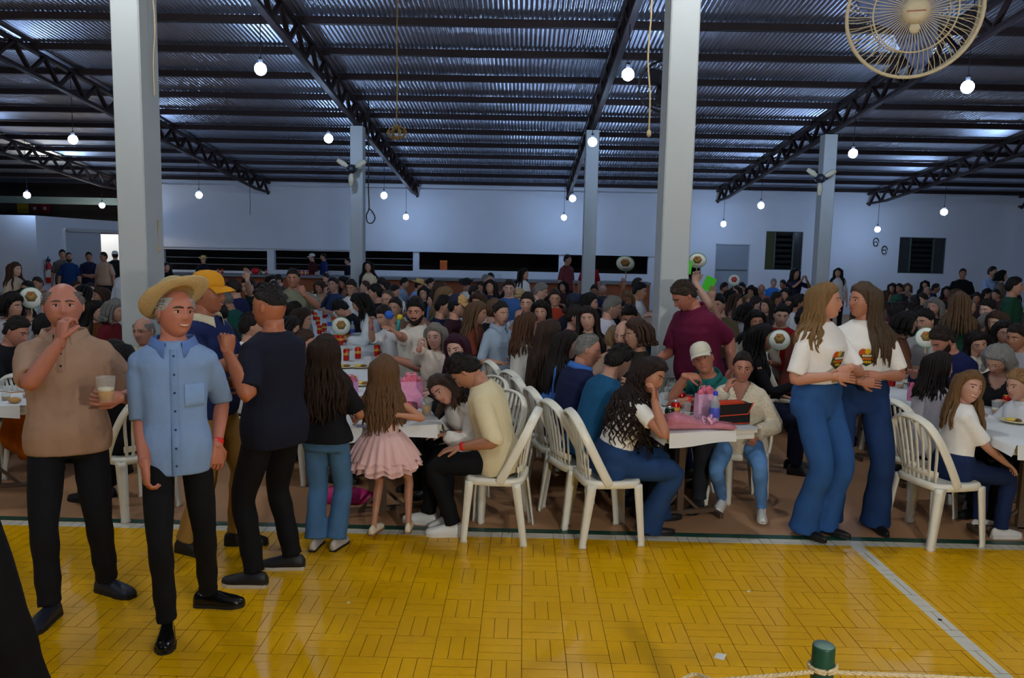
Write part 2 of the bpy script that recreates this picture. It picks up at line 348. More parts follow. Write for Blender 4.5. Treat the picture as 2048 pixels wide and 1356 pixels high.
# serving counter
M_CTOP = mat('grey_stone_counter', (118, 124, 132), 0.5, 0.12, 6); M_CFRONT = mat('orange_brown_brick_front', (150, 86, 52), 0.7, 0.2, 3)
cx0, cx1 = W(322, 553, 25.4)[0], W(1296, 562, 25.4)[0]; cz = W(700, 553, 24.75)[2]
r = empty('serving_counter', ((cx0+cx1)/2, 25.2, 0)); tag(r, 'long grey-topped serving counter with orange-brown front along the back wall', 'counter')
hw = (cx1-cx0)/2
put('counter_front', MB().box((-hw, -0.25, 0), (hw, 0.3, cz-0.08)), M_CFRONT, r, False); put('counter_top', MB().box((-hw, -0.45, cz-0.08), (hw, 0.5, cz)), M_CTOP, r, False)
# ---------------- hanging bulbs
BR = 0.085
def bulb_mat(nm, colr, pw):
    m = bpy.data.materials.new(nm); m.use_nodes = True; b = m.node_tree.nodes['Principled BSDF']; b.inputs['Base Color'].default_value = (1, 1, 1, 1)
    b.inputs['Emission Color'].default_value = colr+(1,); b.inputs['Emission Strength'].default_value = pw/(4*math.pi*math.pi*BR*BR); return m
M_BULB = bulb_mat('lit_bulb', BULB_COLOR, BULB_POWER); M_BULB2 = bulb_mat('lit_court_lamp', COURT_COLOR, COURT_POWER)
M_SOCK = mat('bulb_socket', (60, 60, 64), 0.5); M_WIRE = mat('black_cable', (18, 18, 20), 0.6)
_gs = []
for _m in (M_BULB, M_BULB2):
    _g = MB(); _g.ell((0, 0, 0), (BR, BR, BR*1.02), 10, 6); _g = _g.mesh('globe'); _g.materials.append(_m); _g.polygons.foreach_set('use_smooth', [True]*len(_g.polygons)); _gs.append(_g)
_s = MB().lathe([(0.03, 0.075), (0.032, 0.13), (0.018, 0.16)], 8).mesh('socket')
def bulb(x, y, z, label, kind=0):
    r = empty('hanging_bulb', (x, y, z)); tag(r, label, 'light bulb', 'bulbs hanging from the roof trusses')
    o = bpy.data.objects.new('globe', _gs[kind]); COL.objects.link(o); o.parent = r
    o = bpy.data.objects.new('socket', _s); COL.objects.link(o); o.parent = r
    if not _s.materials: _s.materials.append(M_SOCK)
    put('cable', MB().tube([(0, 0, 0.15), (0.004, 0, 0.4), (0, 0, max(0.5, z_pur(y)-z+0.0))], 0.006, 5), M_WIRE, r)
ROWS = [(11.135, 4.42, {1: (521, 138), 3: (1256, 149), 5: (1935, 174)}), (15.23, 4.05, {0: (146, 279), 1: (657, 277), 2: (1185, 284), 3: (1706, 307)}),
        (20.69, 3.33, {0: (54, 390), 1: (398, 390), 2: (768, 391), 3: (1145, 397), 4: (1522, 411), 5: (1888, 424)}),
        (24.785, 3.0, {0: (204, 411), 2: (812, 434), 3: (1128, 435), 4: (1447, 448), 5: (1755, 459)})]
ORD = ['nearest', 'second', 'third', 'farthest']; POSN = ['leftmost', 'second from the left', 'third from the left', 'fourth from the left', 'fifth from the left', 'rightmost']
for k, (y, z, d) in enumerate(ROWS):
    ks = sorted(d)
    for i, q in enumerate(ks):
        p = W(d[q][0], d[q][1], y)
        bulb(p[0], p[1], p[2], 'lit round bulb in the %s row of lamps, %s' % (ORD[k], 'rightmost' if i == len(ks)-1 else POSN[i]))
for y, z, nm in ((5.675, 4.85, 'front tables'), (0.215, 5.3, 'yellow court'), (-3.88, 5.7, 'court end')):
    for X, po_ in ((-8.6, 'leftmost'), (-3.6, 'left of middle'), (1.4, 'right of middle'), (6.4, 'rightmost')): bulb(X, y, z, 'bright white lamp above the %s, %s' % (nm, po_), 1)
p = W(500, 398, 25.0)
r = put('dangling_wire', MB().tube([(0, 0, 0), (0.01, 0, 0.3), (0, 0, z_pur(24.785)-W(500, 430, 24.785)[2])], 0.008, 5), M_WIRE, None, True, tuple(W(500, 430, 24.785))); tag(r, 'bare black wire dangling without a bulb on the back wall', 'wire')
# ================================================================== people
def sst(x, a, b):
    t = np.clip((np.asarray(x, float)-a)/(b-a), 0, 1); return t*t*(3-2*t)
def head_grid(lod, fem=0.0, wide=1.0, nose=1.0):
    nlon, nlat = ((52, 40), (32, 26), (18, 14))[lod]
    u = np.linspace(0, 2*math.pi, nlon, endpoint=False)
    phi = u+0.45*np.sin(u)+math.pi/2                    # dense around the face (phi = -90 deg)
    lam = np.linspace(-math.pi/2*0.975, math.pi/2*0.985, nlat)
    L, P = np.meshgrid(lam, phi, indexing='ij')
    cl = np.cos(L); cl = np.where(L < 0, cl**0.72, cl); t = np.sin(L)
    x = cl*np.cos(P)*0.075*wide; sy = cl*np.sin(P)
    front = sst(-np.sin(P), 0.0, 0.55)
    y = np.where(sy < 0, sy*0.093, sy*0.104*(1-0.42*np.clip(-t, 0, 1)**1.2)); z = 0.118+t*0.118
    x *= 1-(0.24+0.06*fem)*np.clip(-t, 0, 1)**1.7; y += -0.012*sst(-t, 0.35, 1.0)*(front-0.2)
    g = lambda x0, z0, sx, sz: np.exp(-((np.abs(x)-x0)/sx)**2-((z-z0)/sz)**2)
    npz = np.interp(z, [0.072, 0.083, 0.092, 0.112, 0.134, 0.150], [0, 0.013, 0.023, 0.0135, 0.005, 0.0])*nose*(1-0.15*fem)
    d = npz*np.exp(-(x/(0.0105+0.004*(z < 0.1)))**2)
    d += -0.0085*g(0.031, 0.124, 0.0135, 0.0095)+0.0035*(1-fem)*g(0.028, 0.146, 0.026, 0.008)+0.0035*g(0.045, 0.098, 0.016, 0.014)
    d += 0.0055*g(0.0, 0.060, 0.021, 0.0095)-0.003*g(0.0, 0.046, 0.02, 0.005)+0.006*g(0, 0.022, 0.017, 0.013)
    y = y-d*front
    V = np.stack([x, y, z], -1).reshape(-1, 3); n = nlon; Fc = []
    for i in range(nlat-1):
        for j in range(n):
            k = (j+1) % n; Fc.append((i*n+j, i*n+k, (i+1)*n+k, (i+1)*n+j))
    Fc.append(tuple(range(n-1, -1, -1))); Fc.append(tuple(range((nlat-1)*n, nlat*n)))
    return V, Fc
_HG = {}
def hgrid(*a):
    if a not in _HG: _HG[a] = head_grid(*a)
    return _HG[a]
def fronty(V, x, z):
    F_ = V[V[:, 1] < 0]; d = (F_[:, 0]-x)**2+(F_[:, 2]-z)**2; i = np.argsort(d)[:3]; return F_[i, 1].mean()
HLINE = {'short': ([-.12, -.075, -.05, -.02, .01, .03, .06, .12], [.192, .190, .178, .140, .120, .085, .055, .05]),
         'fade': ([-.12, -.075, -.05, -.02, .01, .03, .06, .12], [.192, .190, .180, .165, .160, .150, .13, .125]),
         'reced': ([-.12, -.06, -.03, 0.0, .02, .04, .07, .12], [.235, .222, .185, .135, .12, .08, .055, .05]),
         'bun': ([-.12, -.075, -.05, -.025, 0.0, .02, .06, .12], [.206, .204, .186, .150, .112, .075, .05, .05]),
         'bald': ([-.12, -.07, -.052, -.035, 0.0, .03, .06, .12], [.3, .3, .165, .132, .118, .085, .055, .05]),
         'long': ([-.12, -.075, -.05, -.025, 0.0, .02, .06, .12], [.196, .193, .170, .115, .07, .04, .02, .02])}
def hair_cap(V, style, thick, rnd):
    line = style if style in ('reced', 'bald', 'bun') else ('fade' if style == 'fade' else ('short' if style in ('short', 'crop') else 'long'))
    zl = np.interp(V[:, 1], *HLINE[line]); m = sst(V[:, 2]-zl, -0.006, 0.012)
    if style == 'bald': m *= 1-sst(V[:, 2], 0.176, 0.200)*sst(0.09-V[:, 1], -0.01, 0.03)
    c = np.array([0, 0.01, 0.11]); d = V-c; d /= np.linalg.norm(d, axis=1, keepdims=True)
    ph = rnd.uniform(0, 6); nz = 0.14*np.sin(V[:, 0]*120+ph)*np.sin(V[:, 1]*95+ph*2)+0.10*np.sin(V[:, 2]*150+V[:, 0]*60+ph)
    top = 0.55+0.6*sst(V[:, 2], 0.13, 0.23)
    return V+d*(np.where(m > 0.02, m*thick*top*(1+nz), 0)-0.005*(1-m))[:, None]
def ik(a, t, l1, l2, pole):
    a = np.asarray(a, float); t = np.asarray(t, float); d = t-a; L = np.linalg.norm(d); mx = (l1+l2)*0.995
    if L > mx: t = a+d/L*mx; d = t-a; L = mx
    u = d/L; q = (l1*l1-l2*l2+L*L)/(2*L); h = math.sqrt(max(l1*l1-q*q, 0)); p = np.asarray(pole, float); p = nrm(p-np.dot(p, u)*u)
    return a+u*q+p*h, t
def hand(mb, w, d, palm, k, curl=0.5, n=7, thumb=1.0, side=1, spread=0.0):
    d = nrm(d); palm = nrm(np.asarray(palm, float)-np.dot(palm, d)*d); lat = np.cross(d, palm)*side    # lat points to the thumb side
    S = k
    P = [w+d*q*S for q in (-0.02, 0.015, 0.05, 0.09)]; R = [(0.026*S, 0.020*S), (0.033*S, 0.019*S), (0.041*S, 0.017*S), (0.040*S, 0.0125*S)]
    mb.tube(P, R, n+3, lat, p=2.6)
    for i, (o, L) in enumerate(((0.030, 0.072), (0.010, 0.080), (-0.010, 0.074), (-0.029, 0.058))):
        p = w+d*0.088*S+lat*o*S; dd = nrm(d+lat*(o*3*spread)); pts = [p-dd*0.015*S, p]; c = curl*(1+0.08*i); ang = 0
        for q in (0.42, 0.32, 0.26):
            ang += c*(0.55 if q > 0.4 else 0.75); dv = dd*math.cos(ang)+palm*math.sin(ang); p = p+dv*L*q*S; pts.append(p)
        mb.tube(pts, [0.0092*S, 0.0090*S, 0.0085*S, 0.0078*S, 0.0066*S], n, lat)
    p = w+d*0.025*S+lat*0.028*S; dv = nrm(d*0.75+lat*0.75*thumb+palm*0.35); dv2 = nrm(d*0.9+lat*0.25*thumb+palm*(0.2+0.5*curl))
    mb.tube([p-dv*0.01*S, p+dv*0.03*S, p+dv*0.03*S+dv2*0.03*S, p+dv*0.03*S+dv2*0.052*S], [0.013*S, 0.0115*S, 0.0095*S, 0.0075*S], n, palm)
REMESH = []
MALE = [(-0.12, .150, .095, .105), (-.04, .168, .105, .118), (0.05, .160, .105, .108), (.14, .150, .108, .095), (.26, .166, .114, .102), (.36, .180, .115, .106), (.43, .182, .098, .098), (.475, .150, .074, .082), (.505, .092, .058, .068), (.53, .060, .052, .060), (.60, .055, .050, .058)]
FEM = [(-0.12, .158, .092, .110), (-.04, .178, .100, .122), (0.05, .158, .096, .105), (.14, .130, .092, .086), (.25, .142, .108, .090), (.34, .155, .130, .094), (.43, .158, .090, .090), (.475, .125, .066, .074), (.505, .076, .050, .058), (.53, .050, .045, .052), (.60, .046, .044, .050)]
def person(label, loc, yaw=0.0, H=1.75, lod=1, f=0, g=1.0, belly=0.0, sit=False, seat=0.45, lean=0.0, slean=0.0, twist=0.0, hunch=0.0,
           head=(0, 0, 0), armP=None, armN=None, footP=None, footN=None, pelz=None, skn=(214, 160, 130), hair=('short', (30, 24, 20), 0.018),
           shirt=(60, 60, 70), sk='cotton', sleeve='short', hem=-0.09, loose=0.0, puff=0.0, pants=(24, 25, 32), pk='cotton', pstyle='straight',
           shoes=(30, 30, 34), shoe_style='shoe', smile=0.0, glasses=False, beard=None, hat=None, collar=None, neck='crew', bare=False, skirt=None, group=None,
           jaw=1.0, extra=None, brow=None, lips=None, cat='person', kneeP=None, kneeN=None, toeP=0.0, toeN=0.0, noshoe=False):
    k = H/1.75; rnd = random.Random(int(abs(loc[0])*1000)+int(loc[1]*777)); ya = math.radians(yaw); Ri = rotz(-ya)
    root = empty('person', (loc[0], loc[1], 0), ya); tag(root, label, cat, group)
    loc3 = np.array([loc[0], loc[1], 0.0])
    wl = lambda p: Ri@(np.asarray(p, float)-loc3)
    def tgt(q, default):
        if q is None: return default
        if len(q) == 2 and isinstance(q[0], str): return wl(q[1])
        return np.asarray(q, float)*k
    nseg = (20, 14, 10)[lod]
    le, sl, tw = math.radians(lean), math.radians(slean), math.radians(twist)
    pz = pelz if pelz is not None else (seat+0.095*k if sit else 0.935*k)
    P0 = np.array([0, 0, pz])
    Rt = roty(sl)@rotx(le); U = Rt@np.array([0, 0, 1.0]); Fw = Rt@np.array([0, -1.0, 0]); S = Rt@np.array([1.0, 0, 0])
    hu = math.radians(hunch)
    def spine(t):                                    # centre and frame at spine parameter t (unit: k metres above the pelvis)
        a = hu*max(0, t-0.1)/0.4; c = P0+U*t*k+Fw*(0.5*a*max(0, t-0.1)*k)
        b = tw*max(0, min(1, t/0.4)); s_ = S*math.cos(b)-Fw*math.sin(b); f_ = np.cross(s_, U)*-1; f_ = Fw*math.cos(b)+S*math.sin(b)
        f2 = f_*math.cos(a)-U*math.sin(a); return c, s_, f2
    T = FEM if f else MALE; tt = [r[0] for r in T]
    gx = lambda t: g if t < 0.40 else 1+(g-1)*0.5 if t < 0.46 else 1+(g-1)*0.2
    def trow(t, off=0.0):
        w_ = np.interp(t, tt, [r[1] for r in T])*gx(t)*k+off; ff = np.interp(t, tt, [r[2] for r in T])*gx(t)*k+off+belly*k*math.exp(-((t-0.08)/0.14)**2); bb = np.interp(t, tt, [r[3] for r in T])*gx(t)*k+off
        return w_, ff, bb
    th = np.linspace(0, 2*math.pi, nseg, endpoint=False)
    def ring(t, off=0.0, pw=2.35, dz=0.0, flare=1.0):
        c, s_, f_ = spine(t); w_, ff, bb = trow(t, off); cs, sn = np.cos(th), np.sin(th)
        ex = 2/(pw if t < 0.46 else 2.0); cs = np.sign(cs)*np.abs(cs)**ex; sn = np.sign(sn)*np.abs(sn)**ex
        return c+np.outer(cs*w_*flare, s_)+np.outer(np.where(sn > 0, sn*ff, sn*bb)*flare, f_)
    def push(p, m=0.02):
        t = np.dot(p-P0, U)/k
        if t < -0.2 or t > 0.54: return p
        c, s_, f_ = spine(t); w_, ff, bb = trow(max(t, -0.12), m); r_ = p-c; a, b = np.dot(r_, s_), np.dot(r_, f_); e = math.hypot(a/w_, b/(ff if b > 0 else bb))
        return p if e >= 1 or e < 1e-6 else p+(s_*a+f_*b)*(1/e-1)
    # ---- head frame
    cN, sN, fN = spine(0.545); hy, hp, hr = [math.radians(q) for q in head]
    Uh = nrm(np.cross(sN, -fN)); B = np.stack([sN, -fN, Uh], 1)
    B = B if np.linalg.det(B) > 0 else np.stack([sN, -fN, np.cross(sN, -fN)], 1)
    up_mix = np.array([0, 0, 1.0]); 
    Rh = B@rotz(hy)@rotx(hp)@roty(hr); hs = (0.965 if f else 1.0)*(k**0.45 if H > 1.4 else k**0.32)
    cT = spine(0.568)[0]; hpos = lambda q: cT+Rh@((np.asarray(q, float)-np.array([0, 0.022, 0.035]))*hs)
    hmat = lambda V: cT+((V-np.array([0, 0.022, 0.035]))*hs)@Rh.T
    HV, HF = hgrid(lod, float(f), jaw, 0.9 if f else 1.08)
    body = MB(); body.add(hmat(HV), HF)
    for s_ in (-1, 1):
        if lod < 2 or True: body.ell(hpos((s_*0.0745*jaw, 0.012, 0.118)), (0.010*hs, 0.019*hs, 0.031*hs), 8, 6, 0, Rh@rotz(s_*0.35)@rotx(-0.15))
    # ---- torso and neck in one loft
    body.loft([ring(t, -0.010 if t < 0.50 else 0.0) for t in ((-0.04, 0.05, .14, .25, .34, .40, .43, .455, .475, .49, .505, .518, .53, .555, .585) if lod < 2 else (-0.04, .14, .34, .43, .475, .505, .53, .585))])
    # ---- arms
    af = 0.86 if f else 1.0; ag = af*(0.4+0.6*g)
    l1, l2 = 0.285*k, 0.255*k; arms = {}
    for s_, A in ((1, armP), (-1, armN)):
        A = dict(A or {}); c, ss, ff = spine(0.412); sh = c+ss*s_*((0.146 if f else 0.166)*k*(0.6+0.4*g))
        dflt = P0+np.array([s_*0.26*k*(0.5+0.5*g), -0.02*k, -0.12*k]) if not sit else P0+np.array([s_*0.10*k, -0.30*k, 0.10*k])
        T_ = tgt(A.get('t'), dflt); pole = np.asarray(A.get('pole', (s_*0.5, 0.55, -0.6)), float)
        if A.get('wpole') is not None: pole = Ri@np.asarray(A['wpole'], float)
        el, wr = ik(sh, T_, l1, l2, pole)
        fd = nrm(wr-el); hd = Ri@np.asarray(A['wdir'], float) if A.get('wdir') is not None else np.asarray(A.get('dir', fd), float)
        pl = Ri@np.asarray(A['wpalm'], float) if A.get('wpalm') is not None else np.asarray(A.get('palm', (-s_, 0.0, 0.0) if not sit else (0, 0, -1.0)), float)
        if abs(np.dot(nrm(hd), nrm(pl))) > 0.95: pl = pl+np.array([0.5, 0.3, 0.4])
        ctl = np.array([sh, sh+(el-sh)*0.35, sh+(el-sh)*0.75, el, el+(wr-el)*0.3, el+(wr-el)*0.7, wr]); rr = np.array([.044, .048, .044, .040, .043, .034, .026])*k*ag; rr[-1] = 0.026*k*af
        nn = (17, 11, 7)[lod]; path = catmull(ctl, nn); rad = np.interp(np.linspace(0, 6, nn), range(7), rr)
        nv = np.cross(el-sh, wr-el); nv = nrm(nv) if np.linalg.norm(nv) > 1e-5 else None
        body.tube(path, rad, (12, 9, 6)[lod], nv)
        hand(body, wr, hd, pl, k*af*(0.98 if H > 1.4 else 1.0), A.get('curl', 0.45), (7, 6, 4)[lod], A.get('thumb', 1.0), s_, A.get('spread', 0.4))
        arms[s_] = (sh, el, wr, path, rad, nv, hd)
    # ---- legs
    legs = {}; t1, t2 = 0.435*k, 0.425*k
    for s_, Ft, kn, toe in ((1, footP, kneeP, toeP), (-1, footN, kneeN, toeN)):
        hip = P0+np.array([s_*(0.092 if not f else 0.096)*k*(0.5+0.5*g), 0.0, -0.02*k]); d0 = np.array([s_*0.11*k, -0.42*k if sit else 0.0, 0.085*k])
        if not sit: d0[1] = 0.01
        an = tgt(Ft, d0); an = an.copy()
        kp = np.asarray(kn, float) if kn is not None else (np.array([s_*0.12, -1.0, 0.55]) if sit else np.array([s_*0.10, -1.0, 0.0]))
        kne, an = ik(hip, an, t1, t2, kp); legs[s_] = (hip, kne, an, toe)
    if bare:
        for s_ in (-1, 1):
            hip, kne, an, _t = legs[s_]; ctl = np.array([hip, hip+(kne-hip)*.5, kne, kne+(an-kne)*.35, kne+(an-kne)*.75, an, an-np.array([0, 0, 0.03*k])]); rr = np.array([.075, .065, .046, .047, .033, .030, .03])*k*g
            body.tube(catmull(ctl, 16), np.interp(np.linspace(0, 6, 16), range(7), rr), 12)
    bo = put('body', body, skin(skn), root)
    # ---- clothes
    mi = MB(); cl = 0.012+loose; ts = [q for q in (-.12, -.06, 0.0, .06, .12, .18, .25, .31, .36, .40, .43, .455, .475, .492) if q > hem+0.02]; ts = [hem]+ts
    if neck != 'strap': ts += [.506]+([.518] if neck != 'wide' else [])
    else: ts = [q for q in ts if q < 0.42]
    if lod == 2: ts = [hem]+[q for q in (-.02, .06, .18, .31, .40, .455, .492, .518) if q > hem+0.02 and (q < 0.42 or neck != 'strap')]
    tuck = hem > 0.02
    mi.loft([ring(t, cl+(0.0 if tuck else 0.018*float(sst(0.16-t, 0.0, 0.16)))) for t in ts])
    for s_ in (-1, 1):
        sh, el, wr, path, rad, nv, hd = arms[s_]
        if sleeve == 'none': continue
        fr = {'short': 0.40, 'half': 0.52, 'long': 0.96, 'three': 0.80, 'cap': 0.24}[sleeve]
        nn = max(4, int(len(path)*1.0)); q = np.linspace(0, fr, (12, 8, 5)[lod]); idx = q*(len(path)-1); pp = np.stack([np.interp(idx, range(len(path)), path[:, i]) for i in range(3)], 1); rr = np.interp(idx, range(len(path)), rad)
        u = q/fr; rr = rr+0.012+loose*0.8+(0.010 if sleeve == 'short' else 0.004)*u+puff*k*np.sin(np.clip(u, 0, 1)*math.pi)**0.8*(0.6+0.6*u)
        c, ss, ff = spine(0.412); pp[0] = pp[0]-ss*s_*0.045*k-U*0.015*k
        mi.tube(pp, rr, (14, 10, 7)[lod], nv, rnd=False)
        if True: mi.ell(sh-ss*s_*0.004*k, np.array([0.052, 0.056, 0.054])*k*ag+loose*0.5+0.008, (12, 10, 8)[lod], (8, 6, 4)[lod])
    so = put('shirt', mi, cloth(shirt, sk), root)
    cutf = None
    if neck in ('v', 'scoop', 'wide'):
        cc, cs_, cf = spine(0.50); dep = {'v': 0.15, 'scoop': 0.10, 'wide': 0.07}[neck]*k; hw = {'v': 0.075, 'scoop': 0.085, 'wide': 0.12}[neck]*k
        def cutf(P, cc=cc, cs_=cs_, cf=cf, dep=dep, hw=hw, v=neck == 'v'):
            r_ = P-cc; a, b, h_ = np.abs(r_@cs_), r_@cf, r_@U; q = np.clip((h_+dep)/dep, 0, 3); lim = hw*(q if v else np.sqrt(q))
            return (h_ > -dep) & (a < lim) & (b > -0.02)
    if lod == 0: REMESH.append((so, 0.0105, 4, cutf))
    elif lod == 1: REMESH.append((so, 0.016, 3, cutf))
    if collar:
        cm = MB(); n_ = 22; aa = np.linspace(math.radians(-158), math.radians(158), n_); c, ss, ff = spine(0.512); rows = []
        w0, f0, b0 = trow(0.518, 0.012)
        for e, dz, pt in ((0.004, -0.012, 0), (0.006, 0.030, 0), (0.014, 0.032, 0), (0.034, -0.012, 0.02), (0.030, -0.016, 0.02)):
            fr_ = np.abs(aa)/math.radians(158); lap = sst(fr_, 0.72, 1.0)
            rows.append(c+np.outer(np.sin(aa)*(w0+e), ss)+np.outer(-np.cos(aa)*(np.where(np.cos(aa) < 0, f0, b0)+e+lap*0.012), ff)+np.outer(dz*k-lap*(0.018+pt*1.6)*k-0.012*k*fr_, U))
        rows.append(rows[0]); cm.loft(rows, 0, cap=False, closed=False); put('collar', cm, cloth(collar, sk), root)
    if skirt is None:
        pm = MB(); pc = 0.010
        pm.loft([ring(t, pc+(0.014 if tuck else 0.0)*(t > 0)) for t in ((-.12, -.08, -.04, 0.0, .05, .085)+((.115,) if tuck else ()) if lod < 2 else (-.12, -.04, .05)+((.11,) if tuck else ()))])
        for s_ in (-1, 1):
            hip, kne, an, _t = legs[s_]; ctl = np.array([hip+np.array([0, 0, 0.03*k]), hip+(kne-hip)*.45, kne, kne+(an-kne)*.35, kne+(an-kne)*.72, an+np.array([0, 0, 0.0])])
            rr = {'straight': [.084, .084, .066, .062, .058, .056], 'slim': [.082, .080, .058, .056, .046, .040], 'flare': [.086, .090, .074, .074, .084, .094], 'wide': [.086, .090, .078, .078, .080, .082]}[pstyle]
            rr = np.array(rr)*k*(0.35+0.65*g)
            if pstyle == 'flare': ctl[-1] = an-np.array([0, 0, 0.055*k])
            nn = (15, 10, 7)[lod]; nv = np.cross(kne-hip, an-kne); nv = nrm(nv) if np.linalg.norm(nv) > 2e-3 else np.array([1.0, 0, 0])
            pp = catmull(ctl, nn); rad = np.interp(np.linspace(0, 5, nn), range(6), rr)
            if lod == 0: rad = rad+0.0045*k*np.sin(np.linspace(0, 26, nn))*np.linspace(0.2, 1.0, nn)
            pm.tube(pp, rad, (16, 11, 8)[lod], nv, rnd=False)
        po_ = put('trousers', pm, cloth(pants, pk), root)
        if lod == 0: REMESH.append((po_, 0.012, 4, None))
        elif lod == 1: REMESH.append((po_, 0.02, 3, None))
    # ---- shoes
    if not noshoe and (lod < 2 or not sit):
        for s_ in (-1, 1):
            hip, kne, an, toe = legs[s_]; dfwd = rotz(math.radians(toe)+s_*0.12)@np.array([0, -1.0, 0]); sd = np.cross(dfwd, (0, 0, 1.0)); base = an-np.array([0, 0, 0.085*k]); wf = 0.9 if f else 1.0
            pr = [(-0.075, .022, .045), (-0.06, .031, .066), (-.01, .034, .075), (.05, .038, .066), (.10, .046, .050), (.145, .045, .038), (.178, .030, .028), (.190, .014, .018)]
            if shoe_style == 'pump': pr = [(-0.07, .020, .050), (-0.05, .026, .062), (0.0, .028, .052), (.05, .032, .030), (.10, .038, .028), (.14, .036, .026), (.18, .018, .020), (.195, .008, .014)]
            sm = MB(); rings_ = []; a12 = np.linspace(0, 2*math.pi, 14, endpoint=False)
            for q, hw, ht in pr:
                cc = base+dfwd*q*k; rings_.append(np.array([cc+sd*math.cos(a)*hw*k*wf+np.array([0, 0, 1.0])*((0.016+(ht if math.sin(a) > 0 else 0.012)*math.sin(a))*k+0.004) for a in a12]))
            sm.loft(rings_); r2 = put('shoe', sm, mat('shoe_leather' if shoe_style != 'sneaker' else 'white_canvas', shoes, 0.16 if shoe_style == 'polish' else 0.5, 0.08, 12, 0.05), root)
            so2 = MB(); out = [base+dfwd*q*k+sd*s2*hw*1.05*k*wf for s2, seq in ((1, pr), (-1, pr[::-1])) for q, hw, _h in seq]; out = np.array(out)
            top = 0.020*k; lo_, hi_ = out.copy(), out.copy(); lo_[:, 2] = base[2]+0.0; hi_[:, 2] = base[2]+top; so2.loft([lo_, hi_])
            scol = {'sneaker': (226, 222, 214), 'trainer': (190, 184, 172), 'gum': (150, 104, 72)}.get(shoe_style, (22, 22, 24)); put('sole', so2, mat('rubber_sole', scol, 0.6), r2, False)
    # ---- hair
    hst, hrgb, hth = hair[:3]; hk = hair[3] if len(hair) > 3 else {}
    if hst:
        hm = MB(); capV = hair_cap(HV, hst if hst in HLINE or hst in ('bald', 'crop', 'bun') else 'long', hth, rnd); hm.add(hmat(capV), HF)
        if lod < 2 and hst in ('short', 'crop', 'fade', 'reced', 'bun', 'bald'):
            nm = np.linalg.norm(capV-HV, axis=1)+0; cand = [i for i in range(len(HV)) if np.linalg.norm(capV[i]-np.array([0, .01, .11])) > np.linalg.norm(HV[i]-np.array([0, .01, .11]))+hth*0.25 and HV[i][2] < 0.234]
            for _q in range((170, 60)[lod] if cand else 0):
                v = capV[rnd.choice(cand)]; o_ = nrm(v-np.array([0, 0.01, 0.11])); cb = np.array([rnd.uniform(-.4, .4)+v[0]*4, 0.75, -0.45]) if hst != 'bun' else np.array([-v[0]*5, 1.2, 0.1]); cb = nrm(cb-o_*np.dot(cb, o_)); ln = rnd.uniform(0.02, 0.038)*(0.5 if hst in ('bald', 'crop') else 1)
                hm.tube([hpos(v-o_*0.006), hpos(v+o_*0.002+cb*ln*0.5), hpos(v+o_*(0.0035 if hst != 'bun' else 0.0)+cb*ln-np.array([0, 0, 0.004]))], np.array([(0.0052, 0.0030), (0.0046, 0.0026), (0.0015, 0.001)])*hs, 4, Rh@np.cross(o_, cb))
        if hst in ('longh', 'curly', 'bob', 'pony'):
            Lh = hk.get('L', 0.45 if hst != 'bob' else 0.10)*k; nl = hk.get('n', (34, 18, 10)[lod]); fr_ = hk.get('front', 0.35); wav = hk.get('wave', 0.006); rr0 = hk.get('r', (0.0165, 0.021, 0.030)[lod])*hs
            part = hk.get('part', 0.0)
            for i in range(nl):
                a = math.radians(np.interp((i+rnd.uniform(0.1, 0.9))/nl, [0, 1], [hk.get('az', 58), 360-hk.get('az', 58)])); sx = math.sin(a); cy = -math.cos(a)      # a = 0 is the face, 180 the nape
                if hst == 'pony': continue
                s0 = np.array([part*0.03+sx*0.022, np.interp(abs(a-math.pi), [0, 2.3], [0.05, -0.055]), 0.236-0.004*rnd.random()]); lift = hth*0.9
                s1 = np.array([sx*(0.066+lift), (0.012+cy*(0.086+lift)) if cy > 0 else (0.005+cy*0.062), 0.185]); s2 = np.array([sx*(0.080+lift), 0.012+cy*(0.098+lift)*(1 if cy > 0 else 0.62), 0.120]); s3 = np.array([sx*(0.078+lift), 0.016+cy*(0.094+lift)*(1 if cy > 0 else 0.55), 0.055])
                pts = [hpos(s0), hpos(s1), hpos(s2), hpos(s3)]; LL = Lh*rnd.uniform(0.82, 1.05)*(0.85+0.15*abs(cy)); p = pts[-1].copy(); ns = 7; back = -fN*(1 if cy > -0.25 else -1)
                outd = nrm(Rh@np.array([sx, cy*0.8, 0])*np.array([1, 1, 0]))
                for j in range(1, ns+1):
                    p = p+np.array([0, 0, -LL/ns])+outd*0.004+back*0.004*(1-fr_); p = push(p, 0.022+0.008*rnd.random()); pts.append(p+np.array([rnd.uniform(-1, 1), rnd.uniform(-1, 1), 0])*wav)
                m_ = (20, 14, 9)[lod]
                if hst == 'curly': m_ = 60
                path = catmull(pts, m_); u = np.linspace(0, 1, m_)
                if hst == 'curly':
                    ph = rnd.uniform(0, 6); am = 0.012*sst(u, 0.12, 0.4); path = path+np.stack([np.cos(u*60+ph)*am, np.sin(u*60+ph)*am, 0*u], 1)
                rad = rr0*np.interp(u, [0, 0.12, 0.5, 0.85, 1], [0.6, 1.0, 1.05, 0.8, 0.25])*rnd.uniform(0.85, 1.15)
                hm.tube(path, np.stack([rad*1.25, rad*0.7], 1), (7, 6, 5)[lod], outd)
